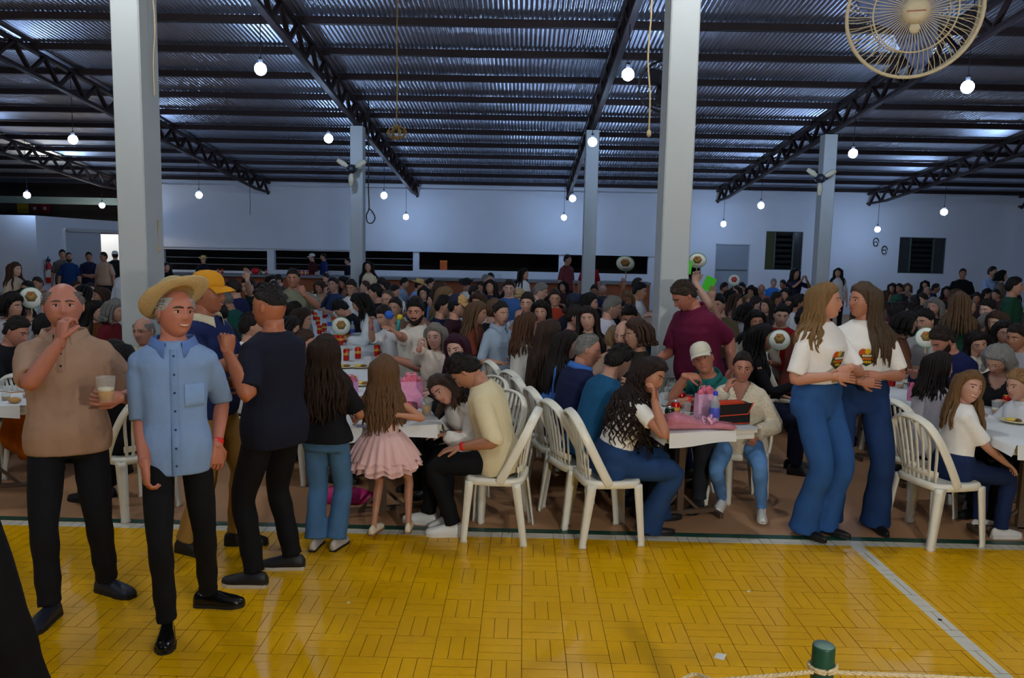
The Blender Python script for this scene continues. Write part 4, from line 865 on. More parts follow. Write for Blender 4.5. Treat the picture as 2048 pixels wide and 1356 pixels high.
person('smiling man in a straw hat and light blue short sleeved shirt', (-1.72, 3.80), 24, 1.765, 0, g=0.84, belly=0.01, head=(28, -2, 4), skn=(212, 132, 104), lean=-1, jaw=1.04,
       hair=('bald', (196, 194, 192), 0.012), shirt=(128, 158, 204), collar=(96, 128, 190), hem=-0.14, loose=0.004, pants=(17, 18, 22), shoes=(14, 14, 16), shoe_style='polish', smile=0.9, sleeve='half',
       armN=dict(t=w3(290, 930, 3.62), wpole=(-0.45, 0.8, 0), wdir=(0.1, -0.1, -1), wpalm=(0.6, 0.5, 0), curl=0.9), armP=dict(t=w3(434, 890, 3.86), wpole=(-0.1, 1.0, 0), wdir=(0.02, -0.1, -1), wpalm=(-0.6, 0.5, 0), curl=0.7),
       footN=('w', (-1.73, 3.66, 0.085)), footP=('w', (-1.66, 4.0, 0.085)), toeN=4, toeP=62, brow=(90, 70, 60), hat=lambda c: straw_hat(c, (210, 186, 138), brim=0.098, tilt=40, roll=-6), extra=seq(shirt_bits, wristband(1)))
# --- man with the yellow cap
stand('man in a mustard yellow cap and navy shirt behind the straw hat man', 408, 548, 4.80, 78, lod=0, g=1.12, belly=0.04, head=(4, 2, 0), skn=(190, 116, 82), hair=('crop', (150, 146, 142), 0.010),
      shirt=(26, 38, 84), collar=(206, 196, 170), hem=-0.09, pants=(160, 124, 66), shoes=(28, 28, 30), hat=lambda c: cap(c, (212, 146, 18)),
      armN=dict(t=w3(492, 712, 4.66), wpole=(-0.2, -0.8, -0.7), wdir=(0.9, 0.1, 0.15), wpalm=(0.2, 0.9, 0), curl=0.8), armP=dict(t=(0.12, -0.32, 1.02)), toeN=0, toeP=10, footN=(-0.10, 0.10, 0.085), footP=(0.10, -0.12, 0.085))
cup(W(522, 722, 4.62), 'plastic cup of beer held by the man in the yellow cap', 0.5, 1.05)
# --- man in the navy T-shirt
stand('man with a fade haircut in a dark navy T-shirt raising his fist, seen from behind', 533, 573, 4.36, -118, loc=(-1.41, 4.38), lod=0, g=1.06, head=(10, 4, 0), skn=(196, 118, 80), hair=('fade', (46, 42, 42), 0.017),
      shirt=(24, 27, 44), hem=-0.13, loose=0.006, pants=(16, 16, 20), pstyle='straight', shoes=(24, 24, 28), shoe_style='trainer',
      armP=dict(t=w3(456, 706, 4.10), wpole=(0.5, -0.5, -1.0), wdir=(0.02, 0.0, 1.0), wpalm=(-0.6, 0.8, 0), curl=2.0, thumb=0.15, spread=0.0), armN=dict(t=(-0.12, -0.34, 1.10), palm=(1, 0, 0), curl=0.9),
      footP=('w', (-1.50, 4.26, 0.085)), footN=('w', (-1.36, 4.52, 0.085)), toeP=18, toeN=36)
# --- girl in the black top, seen from behind
stand('girl with very long dark brown hair in a black T-shirt and jeans', 652, 674, 4.88, 172, loc=(-1.24, 4.86), lod=0, f=1, g=1.02, head=(-14, -6, 0), skn=(206, 140, 106), hair=('longh', (52, 34, 26), 0.020, dict(L=0.46, n=46, front=0.0, wave=0.012)),
      shirt=(20, 20, 25), hem=-0.04, loose=0.008, pants=(74, 114, 158), pk='denim', pstyle='wide', shoes=(190, 184, 180),
      armN=dict(t=(-0.16, -0.30, 1.02), pole=(-0.8, 0.4, -0.8), palm=(1, 0, 0)), armP=dict(t=(0.14, -0.30, 1.0), palm=(-1, 0, 0)), footP=(0.08, 0.05, 0.085), footN=(-0.09, 0.01, 0.085))
# --- little girl in the tutu
def tutu(c):
    n = 96; th = np.linspace(0, 2*math.pi, n, endpoint=False); ce, s_, f_ = c['spine'](0.10); k = c['k']
    for j, (z0, z1, r0, r1, am, ph) in enumerate(((0.0, -0.36, 0.155, 0.30, 0.020, 0.0), (0.01, -0.30, 0.160, 0.345, 0.028, 1.3), (0.015, -0.24, 0.16, 0.335, 0.03, 2.1))):
        m = MB(); rings = []
        for u in np.linspace(0, 1, 9):
            r = (r0+(r1-r0)*u**0.75+am*u*np.sin(th*(17+4*j)+ph)+0.006*u*np.sin(th*41+ph*3))*k; z = z0+(z1-z0)*u+0.018*u*np.sin(th*(9+j)+ph)
            rings.append(ce+np.outer(np.cos(th)*r, s_)+np.outer(np.sin(th)*r*0.92, f_)+np.outer(z*k, [0, 0, 1.0]))
        m.loft(rings, 0, cap=False); put('tulle_layer', m, mat('pink_tulle', (232, 190, 188), 0.8, alpha=0.62 if j else 0.95, spec=0.1), c['root'])
stand('little girl with long brown hair in a pale pink tutu dress, walking away', 745, 715, 5.05, 168, loc=(-0.90, 5.04), lod=0, f=1, g=0.92, head=(4, -4, 0), skn=(216, 150, 116), hair=('longh', (122, 88, 60), 0.020, dict(L=0.46, n=46, front=0.0, wave=0.010)),
      shirt=(236, 196, 190), sleeve='none', hem=0.04, bare=True, skirt=tutu, shoes=(232, 220, 196), shoe_style='gum',
      armN=dict(t=w3(795, 830, 4.96), wpole=(0.7, 0.2, -0.5), wdir=(0.3, 0.6, 0.1), wpalm=(-0.8, 0.2, 0)), armP=dict(t=w3(703, 830, 5.0), wpole=(-0.8, -0.2, -0.6)),
      footN=('w', (-0.74, 5.08, 0.10)), footP=('w', (-0.97, 5.06, 0.085)), toeN=20, toeP=-10)
bottle(W(799, 850, 5.06), 'blue and white drink bottle held by the little girl in pink', (40, 60, 150), (220, 226, 236), 0.85)
# --- man in the cream T-shirt on the chair
sitp('young man in a cream T-shirt sitting sideways on a white chair, looking down', 962, 697, 5.22, -97, ch='white plastic chair under the man in the cream T-shirt', back=0.0, lod=0, g=1.02, lean=10, hunch=14, head=(0, 30, 0), skn=(204, 142, 108),
     hair=('short', (30, 24, 22), 0.024), shirt=(222, 208, 170), hem=-0.10, loose=0.012, pants=(17, 18, 22), pstyle='straight', shoes=(232, 232, 230), shoe_style='sneaker', sleeve='half',
     armP=dict(t=w3(922, 893, 5.02), wpole=(0.6, -0.6, -0.7), wdir=(-0.9, -0.05, -0.22), wpalm=(-0.1, 0.1, -1), curl=0.25), armN=dict(t=w3(930, 865, 5.36), wpole=(0.4, 0.8, -0.5), wdir=(-1, 0, -0.1), wpalm=(0, 0, -1), curl=0.3),
     footP=('w', (-0.44, 5.12, 0.085)), footN=('w', (-0.64, 5.34, 0.085)), extra=wristband(1), kneeP=(0.05, -1, 0.6), kneeN=(0, -1, 0.6))
# --- leaning woman
sitp('woman in a white blouse leaning far over toward the table end', 898, 752, 5.45, -48, ch='white plastic chair under the leaning woman in the white blouse', lod=0, f=1, lean=30, hunch=10, slean=4, head=(24, -20, -26), skn=(222, 160, 132), hair=('bob', (70, 52, 42), 0.022, dict(L=0.16)),
     shirt=(236, 232, 226), sk='satin', sleeve='long', puff=0.03, pants=(20, 24, 40), smile=0.7, lips=(190, 80, 84), armP=dict(t=w3(885, 868, 5.30), wdir=(-0.9, -0.2, -0.1), wpalm=(0, 0, -1), curl=0.3), armN=dict(t=w3(870, 862, 5.62), wdir=(-1, 0, -0.1)), shoes=(220, 220, 220), shoe_style='sneaker',
     extra=wristband(1, (214, 176, 80), 'watch', 0.90, 0.007, 0.003, 1.0))
# --- curly haired woman
sitp('woman with very long curly dark hair in a white crop T-shirt, chin on her hands', 1283, 712, 5.24, 100, ch='white plastic chair under the curly haired woman', back=0.04, lod=0, f=1, g=1.05, lean=16, hunch=10, head=(-40, 2, 4), skn=(206, 138, 102),
     hair=('curly', (44, 28, 24), 0.026, dict(L=0.56, n=96, r=0.0095, front=0.1, az=66)), shirt=(238, 236, 230), hem=0.06, loose=0.004, pants=(36, 66, 112), pk='denim', pstyle='flare', shoes=(34, 26, 24), shoe_style='pump', lips=(180, 60, 60), sleeve='cap',
     armN=dict(t=w3(1308, 800, 5.02), wpole=(0.2, -0.5, -1.0), wdir=(-0.05, 0.05, 1), wpalm=(-0.9, 0.2, 0), curl=0.8), armP=dict(t=w3(1312, 800, 5.32), wpole=(0.5, 0.2, -1.0), wdir=(-0.1, -0.1, 1), wpalm=(-0.9, -0.2, 0), curl=0.7), footN=('w', (0.90, 5.24, 0.085)), footP=('w', (1.02, 5.52, 0.085)))
# --- left side of the middle row
sitp('man with short dark hair in a teal shirt beside the curly haired woman', 1228, 688, 5.66, 112, ch='white plastic chair under the man in the teal shirt', lod=0, lean=20, head=(8, 8, 0), hair=('short', (28, 24, 24), 0.020), shirt=(26, 82, 122), sleeve='long', loose=0.008, pants=(24, 30, 44), armP=dict(t=(0.15, -0.40, 0.83)), armN=dict(t=(-0.15, -0.40, 0.83)))
sitp('grey haired man in a navy jacket over a blue shirt, profile to the right', 1168, 670, 6.08, 106, ch='white plastic chair under the grey haired man in the navy jacket', lod=0, g=1.08, lean=12, head=(-22, 4, 0), skn=(208, 140, 110), hair=('reced', (150, 148, 146), 0.016), shirt=(26, 32, 66), sleeve='long', loose=0.014, pants=(40, 60, 100), collar=(60, 110, 190), armP=dict(t=(0.15, -0.40, 0.83)), armN=dict(t=(-0.15, -0.40, 0.83)))
sitp('smiling dark haired woman in a bright blue shirt at the middle table', 1128, 662, 6.52, 104, ch='white plastic chair under the woman in bright blue', lod=0, f=1, lean=10, head=(-18, 2, 0), hair=('longh', (34, 26, 24), 0.02, dict(L=0.40, n=36, front=0.1)), shirt=(76, 128, 214), sleeve='long', loose=0.008, pants=(40, 60, 100), smile=0.7, armP=dict(t=(0.15, -0.38, 0.83)), armN=dict(t=(-0.15, -0.38, 0.83)))
sitp('woman with very long straight brown hair seen from behind at the middle table', 1096, 640, 6.98, 118, ch='white plastic chair under the long brown haired woman', lod=0, f=1, lean=8, head=(10, 4, 0), hair=('longh', (66, 46, 36), 0.022, dict(L=0.56, n=44, front=0.0)), shirt=(46, 40, 40), sleeve='long', pants=(30, 34, 50), armP=dict(t=(0.15, -0.38, 0.83)), armN=dict(t=(-0.15, -0.38, 0.83)))
sitp('brown haired woman in a white top turned away to the right', 1052, 628, 7.5, 112, ch='white plastic chair under the woman in the white top turned away', lod=1, f=1, head=(-10, 0, 0), hair=('longh', (92, 62, 42), 0.024, dict(L=0.26, n=26, wave=0.01)), shirt=(226, 222, 214), sleeve='short', pants=(40, 50, 80))
sitp('dark haired woman in a pale grey blue shirt looking past the camera', 1000, 604, 8.1, 40, ch='white plastic chair under the woman in the pale grey blue shirt', lod=1, f=1, head=(-6, 0, 0), hair=('bun', (36, 28, 26), 0.016), shirt=(160, 178, 200), collar=(150, 168, 192), sleeve='half', pants=(30, 36, 60), armP=dict(t=(0.24, -0.30, 0.80)), armN=dict(t=(-0.16, -0.32, 0.82)))
# --- right side of the middle row
sitp('man in a white cap and teal polo resting his chin on his hand', 1416, 690, 6.05, -42, ch='white plastic chair under the man in the white cap', lod=0, g=1.04, lean=16, hunch=10, head=(26, -32, -8), skn=(206, 132, 100), hair=('crop', (120, 116, 112), 0.010), shirt=(34, 110, 108), collar=(30, 100, 100), pants=(40, 44, 52), hat=lambda c: cap(c, (214, 208, 190)), seat=0.42,
     armN=dict(t=w3(1372, 752, 5.86), wpole=(-0.8, -0.3, -0.8), wdir=(0.85, 0.1, -0.05), wpalm=(0.1, 0.5, -0.8), curl=0.8), armP=dict(t=w3(1372, 800, 5.72), wpole=(0.8, -0.2, -0.5), wdir=(-1, -0.1, -0.1), wpalm=(0, 0, -1), curl=0.4), extra=wristband(1))
sitp('woman in a cream knit sweater and light blue jeans, hand at her ear', 1486, 704, 5.86, -20, ch='white plastic chair under the woman in the cream knit sweater', lod=0, f=1, g=1.16, lean=6, head=(8, 2, 2), skn=(206, 140, 112), hair=('bun', (44, 34, 32), 0.014), shirt=(222, 210, 186), sk='knit', sleeve='long', loose=0.014, neck='v', pants=(98, 146, 206), pk='denim', pstyle='slim', shoes=(236, 236, 232), shoe_style='sneaker',
     armN=dict(t=w3(1454, 778, 5.66), wpole=(-0.8, -0.4, -0.8), wdir=(0.35, 0.25, 0.9), wpalm=(0.9, 0.3, 0), curl=0.9), armP=dict(t=w3(1512, 864, 5.62), wpole=(0.9, 0.3, -0.4), wdir=(-0.25, -0.1, -0.9), wpalm=(-0.3, 0.9, 0), curl=0.5), footN=('w', (1.56, 5.84, 0.085)), footP=('w', (1.80, 5.64, 0.085)), extra=wristband(-1, q=0.80))
# --- maroon polo
stand('tall man in a maroon polo standing with his head bowed beside the pillar', 1392, 552, 6.5, -62, lod=0, g=1.16, belly=0.03, lean=8, hunch=8, head=(-14, 22, 0), skn=(200, 128, 100), hair=('short', (66, 52, 42), 0.016), shirt=(98, 22, 54), collar=(92, 18, 50), loose=0.012, pants=(30, 50, 100), pk='denim',
      armP=dict(t=w3(1462, 742, 6.42), wpole=(0.7, 0.7, 0.0), wdir=(-0.5, -0.3, -0.8)), armN=dict(t=(-0.1, -0.36, 1.02)))
# --- two women in white T-shirts
def badge(c):
    sp, tr, root = c['spine'], c['trow'], c['root']
    def on(t, a, off): ce, s_, f_ = sp(t); w_, ff, bb = tr(t, 0.0135+off); return ce+s_*a+f_*ff*(max(0, 1-abs(a/w_)**2.35))**(1/2.35)
    def patch(poly, off, rgb, nm):
        P_ = np.array(poly); ce = P_.mean(0); rings = []
        for q in (1.0, 0.75, 0.5, 0.25, 0.02): rings.append(np.array([on(0.275+(ce[1]+(p[1]-ce[1])*q), -0.005+ce[0]+(p[0]-ce[0])*q, off) for p in P_]))
        m = MB(); m.loft(rings, 0, cap=False); put(nm, m, mat('shirt_print', rgb, 0.8), root)
    dens = lambda P_: [np.array(P_[i])+(np.array(P_[(i+1) % len(P_)])-np.array(P_[i]))*u for i in range(len(P_)) for u in (0, 0.25, 0.5, 0.75)]
    circ = lambda x, y, r: [(x+r*math.cos(a), y+r*math.sin(a)) for a in np.linspace(0, 2*math.pi, 16, endpoint=False)]
    rect = lambda x0, x1, y0, y1, sk=0.0: dens([(x0, y0), (x1, y0+sk), (x1, y1+sk), (x0, y1)])
    patch(dens([(-0.058, 0.030), (-0.058, -0.028), (0.0, -0.064), (0.058, -0.028), (0.058, 0.030), (0.0, 0.058)]), 0.0030, (44, 66, 24), 'shirt_badge')
    patch(circ(-0.034, 0.034, 0.026), 0.0045, (196, 84, 26), 'badge_fruit'); patch(circ(-0.002, 0.042, 0.020), 0.0050, (222, 176, 30), 'badge_fruit'); patch(circ(0.034, 0.038, 0.020), 0.0045, (96, 100, 104), 'badge_tool'); patch(circ(-0.048, -0.006, 0.013), 0.0045, (60, 110, 30), 'badge_leaf')
    for x0, x1, y0, y1, rgb in ((-0.036, 0.052, 0.004, 0.020, (232, 226, 190)), (-0.044, 0.056, -0.018, -0.002, (214, 120, 26)), (-0.020, 0.030, -0.040, -0.024, (226, 180, 30))):
        n_ = 7 if x1-x0 > 0.06 else 4; wd = (x1-x0)/n_
        patch(rect(x0-0.004, x1+0.004, y0-0.003, y1+0.003), 0.0050, (70, 30, 16), 'badge_banner')
        for i in range(n_): patch(rect(x0+i*wd+0.001, x0+(i+1)*wd-0.0015, y0, y1), 0.0060, rgb, 'badge_letter')
stand('blonde woman in a white festival T-shirt and wide blue jeans, turned right', 1655, 570, 5.32, 34, loc=(2.05, 5.36), lod=0, f=1, g=1.08, head=(30, -2, 0), skn=(222, 156, 124), hair=('longh', (150, 116, 74), 0.020, dict(L=0.30, n=40, wave=0.014, front=0.6, az=78)), shirt=(240, 238, 236), hem=0.06, loose=0.004, pants=(44, 86, 146), pk='denim', pstyle='flare', shoes=(16, 15, 16), shoe_style='pump', smile=0.4, lips=(196, 90, 90),
      armN=dict(t=w3(1672, 752, 5.10), wpole=(-0.7, 0.2, -0.8), wdir=(0.95, 0.0, -0.1), wpalm=(0, 0.9, -0.2), curl=0.3), armP=dict(t=w3(1700, 735, 5.12), wpole=(0.8, 0.3, -0.8), wdir=(-0.85, -0.1, -0.45), wpalm=(-0.1, 0.9, -0.2), curl=0.3), extra=badge, footN=('w', (1.99, 5.30, 0.10)), footP=('w', (2.15, 5.36, 0.10)))
stand('brunette woman in a white festival T-shirt and dark jeans, turned left', 1738, 570, 5.50, -6, loc=(2.42, 5.56), lod=0, f=1, g=1.12, head=(-70, 0, 0), skn=(204, 136, 104), hair=('longh', (92, 74, 56), 0.022, dict(L=0.42, n=40, wave=0.008, front=0.5, az=72)), shirt=(238, 236, 232), hem=0.06, loose=0.004, pants=(28, 54, 100), pk='denim', pstyle='flare', shoes=(16, 15, 16), shoe_style='pump', smile=0.3, lips=(180, 80, 84),
      armN=dict(t=w3(1722, 764, 5.26), wpole=(-0.7, 0.2, -0.8), wdir=(0.9, -0.1, -0.05), wpalm=(0, 0.9, -0.2), curl=0.3), armP=dict(t=w3(1762, 752, 5.30), wpole=(0.9, 0.3, -0.8), wdir=(-0.95, -0.05, 0.1), wpalm=(0, 0.7, -0.5), curl=0.4), extra=badge, footN=('w', (2.26, 5.55, 0.10)), footP=('w', (2.56, 5.46, 0.10)))
# --- right hand table
sitp('smiling girl with long light brown hair in a white T-shirt, looking back at the camera', 1935, 742, 5.36, 104, ch='white plastic chair nearest the right edge, under the smiling girl', back=0.12, lod=0, f=1, child=True, lean=6, twist=-34, head=(-66, 0, 6), skn=(226, 168, 140), hair=('longh', (132, 98, 62), 0.020, dict(L=0.34, n=36, front=0.05)), shirt=(236, 234, 230), loose=0.006, hem=0.04, pants=(28, 44, 84), pk='denim', smile=0.9, shoes=(226, 224, 220), shoe_style='sneaker',
     armN=dict(t=(-0.18, -0.34, 0.66)), armP=dict(t=(0.16, -0.36, 0.84)))
sitp('dark haired woman in a sheer grey top at the right table, profile right', 1876, 706, 5.92, 106, ch='white plastic chair under the woman in the sheer grey top', back=0.10, lod=0, f=1, lean=4, head=(-16, 0, 0), hair=('longh', (30, 22, 22), 0.022, dict(L=0.22, n=30, front=0.0)), shirt=(186, 182, 190), sleeve='long', loose=0.012, pants=(24, 34, 66), pk='denim', shoes=(226, 226, 226), shoe_style='sneaker', armP=dict(t=(0.15, -0.36, 0.83)), armN=dict(t=(-0.15, -0.36, 0.83)))
sitp('bearded man in a navy shirt bending over the right table', 1898, 648, 6.95, -70, ch='white plastic chair under the bearded man in navy', lod=0, g=1.1, lean=22, head=(-8, 16, 0), skn=(212, 140, 112), hair=('short', (52, 40, 34), 0.020), beard=(52, 38, 32), shirt=(22, 28, 72), sleeve='long', armP=dict(t=(0.15, -0.40, 0.83)), armN=dict(t=(-0.15, -0.40, 0.83)))
sitp('grey haired woman with glasses in a black top at the right edge', 2004, 684, 6.3, -48, ch='white plastic chair under the grey haired woman with glasses', lod=0, f=1, g=1.15, lean=16, head=(-10, 22, 0), hair=('bob', (150, 148, 146), 0.028, dict(L=0.06)), shirt=(22, 22, 26), glasses=True, pants=(30, 30, 40), neck='scoop', armP=dict(t=(0.15, -0.36, 0.83)), armN=dict(t=(-0.15, -0.36, 0.83)), extra=wristband(-1))
sitp('dark haired woman resting her cheek on her hand at the right table', 1958, 660, 7.5, -30, ch='white plastic chair under the woman resting her cheek', lod=1, f=1, lean=12, head=(20, 6, -8), hair=('longh', (28, 20, 20), 0.022, dict(L=0.2)), shirt=(206, 200, 186), sleeve='long', armN=dict(t=(-0.02, -0.20, 1.06), pole=(-0.6, -0.4, -1), dir=(0, 0.1, 1), palm=(0, 1, 0)), armP=dict(t=(0.16, -0.36, 0.83)))
sitp('fair haired child in a white top cut off by the right edge', 2046, 742, 5.75, -75, ch='white plastic chair under the child at the right edge', lod=0, child=True, f=1, lean=10, hair=('short', (170, 130, 84), 0.022), shirt=(214, 216, 222), armN=dict(t=(-0.16, -0.36, 0.90)), armP=dict(t=(0.16, -0.36, 0.90)))
# --- right side of the centre left row
sitp('woman with dark purple red hair in a black top looking at the camera', 918, 668, 6.25, -52, ch='white plastic chair under the purple haired woman', lod=0, f=1, g=1.1, lean=8, head=(34, 2, -4), skn=(224, 170, 146), hair=('longh', (58, 16, 38), 0.022, dict(L=0.22, n=34, front=0.5)), shirt=(22, 20, 24), sleeve='long', armP=dict(t=w3(862, 785, 6.0), wdir=(-1, -0.1, -0.2)), armN=dict(t=w3(852, 780, 6.3), wdir=(-1, 0, -0.2)), glasses=False)
sitp('grey blonde woman in a beige satin blouse raising her clasped hands', 873, 648, 7.0, -40, ch='white plastic chair under the woman in the beige satin blouse', lod=0, f=1, lean=4, head=(26, 0, 0), skn=(226, 172, 146), hair=('bob', (140, 132, 124), 0.024, dict(L=0.10)), shirt=(206, 188, 172), sk='satin', sleeve='long', puff=0.035, loose=0.01,
     armN=dict(t=w3(838, 698, 6.62), wpole=(-0.6, -0.2, -1), wdir=(0.05, -0.1, 1), wpalm=(0.8, 0.3, 0), curl=1.0), armP=dict(t=w3(852, 698, 6.72), wpole=(0.2, -0.3, -1), wdir=(-0.1, -0.1, 1), wpalm=(-0.8, -0.1, 0), curl=1.0), extra=seq(wristband(-1, q=0.90), wristband(1, (214, 176, 80), 'watch', 0.88, 0.008, 0.003, 1.0)))
sitp('dark haired man with a beard in a cream shirt smiling at the camera', 832, 602, 7.8, -52, ch='white plastic chair under the bearded man in the cream shirt', lod=0, g=1.1, lean=2, head=(48, 0, 0), skn=(214, 146, 114), hair=('short', (26, 20, 20), 0.026), beard=(40, 30, 28), shirt=(216, 208, 196), collar=(220, 212, 200), sleeve='half', loose=0.02, smile=0.4, armN=dict(t=w3(795, 668, 7.35), wdir=(-0.6, -0.2, 0.5)), armP=dict(t=(0.16, -0.34, 0.82)))
sitp('boy in a white shirt with a pink wristband raising a blue toy', 775, 612, 8.45, -60, ch='white plastic chair under the boy with the blue toy', lod=1, child=True, lean=10, head=(20, 8, 0), hair=('short', (40, 30, 26), 0.022), shirt=(222, 222, 224), sleeve='half', armN=dict(t=w3(742, 652, 8.2), wpole=(-0.5, -0.2, -1), wdir=(0, 0, 1), curl=1.2), armP=dict(t=w3(785, 648, 8.1), wdir=(0, -0.3, 0.8)), extra=wristband(-1, (226, 60, 150)))
sitp('woman with glasses and dark tied hair behind the boy with the toy', 793, 596, 9.2, -40, ch='white plastic chair under the woman with glasses behind the boy', lod=1, f=1, head=(24, 0, 0), hair=('bun', (36, 26, 24), 0.018), glasses=True, shirt=(120, 90, 76))
sitp('older man with thin hair behind the woman with glasses', 778, 582, 10.2, -50, ch='white plastic chair under the older thin haired man', lod=1, head=(30, 0, 0), hair=('reced', (90, 76, 66), 0.014), shirt=(60, 62, 74))
sitp('woman with long black hair in a white blouse leaning on the long table', 727, 585, 9.6, -82, ch='white plastic chair under the black haired woman in the white blouse', lod=1, f=1, lean=20, head=(-6, 10, 0), hair=('longh', (20, 16, 18), 0.026, dict(L=0.20, front=0.2)), shirt=(206, 214, 222), sleeve='long', puff=0.02, armP=dict(t=(0.16, -0.40, 0.84)), armN=dict(t=(-0.16, -0.40, 0.84)))
sitp('child with black hair in black slumped over the long table', 692, 596, 10.4, -85, ch='white plastic chair under the slumped child in black', lod=1, child=True, lean=26, head=(0, 24, 0), hair=('short', (18, 15, 16), 0.03), shirt=(18, 18, 22), sleeve='long')
sitp('man in a black shirt with cropped dark hair in profile near the long table', 755, 570, 11.3, -75, ch='white plastic chair under the cropped haired man in black', lod=1, g=1.08, head=(-10, 0, 0), hair=('short', (24, 20, 20), 0.018), shirt=(22, 20, 26))
# --- left side of the centre left row
sitp('woman with tied brown hair seated close behind the girl in black', 601, 660, 6.35, 92, ch='white plastic chair under the woman with tied brown hair', lod=0, f=1, lean=8, head=(-8, 4, 0), skn=(204, 140, 112), hair=('bun', (70, 48, 38), 0.016), shirt=(70, 60, 66), armP=dict(t=(0.16, -0.36, 0.83)), armN=dict(t=(-0.16, -0.36, 0.83)))
sitp('smiling brown haired woman in profile along the long table', 598, 616, 8.3, 100, ch='white plastic chair under the smiling woman in profile', lod=1, f=1, lean=10, head=(-4, 4, 0), hair=('longh', (52, 34, 28), 0.018, dict(L=0.30, front=0.0)), shirt=(96, 66, 54), smile=0.7)
sitp('dark haired woman leaning in on the left side of the long table', 570, 632, 7.4, 102, ch='white plastic chair under the woman leaning in', lod=1, f=1, lean=10, head=(6, 8, 0), hair=('bob', (28, 22, 22), 0.022, dict(L=0.08)), shirt=(40, 40, 50))
sitp('dark haired person behind the fade haircut man at the long table', 581, 605, 9.3, 96, ch='white plastic chair under the dark haired person by the cans', lod=1, head=(0, 6, 0), hair=('short', (26, 20, 20), 0.022), shirt=(34, 34, 44))
sitp('person in a white T-shirt half hidden behind the navy T-shirt man', 498, 628, 6.9, 110, ch='white plastic chair under the person in the white T-shirt', lod=0, lean=4, head=(0, 0, 0), hair=('short', (28, 22, 22), 0.020), shirt=(226, 224, 228), pants=(24, 34, 66), armP=dict(t=(0.16, -0.34, 0.82)), armN=dict(t=(-0.16, -0.34, 0.82)))
stand('heavy man in a khaki T-shirt standing with his hand at his mouth', 587, 538, 9.6, 6, lod=1, g=1.22, belly=0.05, head=(0, 4, 0), skn=(186, 126, 96), hair=('short', (30, 24, 24), 0.016), shirt=(118, 120, 104), loose=0.01, pants=(30, 32, 40), armP=dict(t=w3(607, 588, 9.25), wpole=(0.9, -0.2, -0.7), wdir=(-0.3, 0.1, 0.9), wpalm=(-0.5, 0.8, 0), curl=1.0))
# --- far left table
sitp('bald man with glasses and a grey moustache by the left pillar', 290, 636, 6.75, -20, ch='white plastic chair under the bald man with glasses', lod=0, lean=4, head=(10, 0, 0), jaw=1.05, skn=(204, 146, 120), hair=('bald', (150, 148, 146), 0.010), glasses=True, beard=(160, 156, 152, 1), shirt=(200, 186, 160))
sitp('person with a dark bob and black clothes seen from behind at the left table', 238, 684, 5.55, -118, ch='white plastic chair behind the man in the tan polo', lod=0, f=1, lean=6, head=(0, 10, 0), hair=('bob', (24, 20, 22), 0.030, dict(L=0.05)), shirt=(18, 18, 22), sleeve='long', pants=(20, 20, 26), armP=dict(t=(0.16, -0.36, 0.83)), armN=dict(t=(-0.16, -0.36, 0.83)))
sitp('man with short dark hair in a black shirt at the far left edge', 22, 632, 6.55, 92, ch='white plastic chair under the man in black at the left edge', lod=0, g=1.06, lean=14, head=(-8, 10, 0), skn=(206, 140, 114), hair=('short', (36, 30, 30), 0.016), shirt=(18, 19, 24), sleeve='long', pants=(26, 36, 70), pk='denim', armP=dict(t=(0.16, -0.38, 0.83)), armN=dict(t=(-0.16, -0.38, 0.83)))
sitp('person with a cloud of black hair in a pale grey shirt at the left edge', 20, 590, 8.2, 60, ch='white plastic chair under the pale grey shirt at the left edge', lod=1, g=1.08, lean=6, head=(20, 0, 0), hair=('bob', (20, 17, 17), 0.036, dict(L=0.03)), shirt=(168, 170, 178), armP=dict(t=w3(60, 650, 8.35), wdir=(0, -0.2, 1)))
stand('dark clothed person mostly outside the left edge, one trouser leg showing', -110, 420, 2.62, 40, loc=(-2.14, 2.62), lod=0, shirt=(16, 16, 18), pants=(10, 10, 13), pstyle='wide', footP=('w', (-1.74, 2.66, 0.085)), footN=('w', (-2.34, 2.55, 0.085)), armP=dict(t=(0.05, -0.30, 1.0)), armN=dict(t=(-0.05, -0.30, 1.0)), hair=('short', (20, 18, 18), 0.02), kneeP=(0.2, -1, 0))
# ================================================================== the crowd behind
BK, DB, BR_, LB, BL, GR = (24, 19, 19), (44, 32, 28), (74, 52, 40), (112, 84, 60), (150, 120, 84), (140, 138, 136)
def hr(code):
    c = {'k': BK, 'd': DB, 'b': BR_, 'l': LB, 'y': BL, 'g': GR}[code[1]]
    return {'s': ('short', c, 0.020), 'r': ('reced', c, 0.015), 'x': ('bald', c, 0.010), 'L': ('longh', c, 0.022, dict(L=0.30, front=0.3)), 'B': ('bob', c, 0.026, dict(L=0.07)), 'U': ('bun', c, 0.018), 'A': ('bob', c, 0.036, dict(L=0.03))}[code[0]]
WH, NV, BKC, GY, LBL, MR, RU, OL, DG, TN, DK, BLU, BRN = (220, 220, 222), (28, 34, 70), (20, 20, 25), (120, 122, 130), (140, 168, 206), (90, 26, 40), (150, 58, 34), (96, 92, 62), (24, 58, 44), (180, 156, 134), (40, 38, 46), (50, 110, 190), (92, 62, 48)
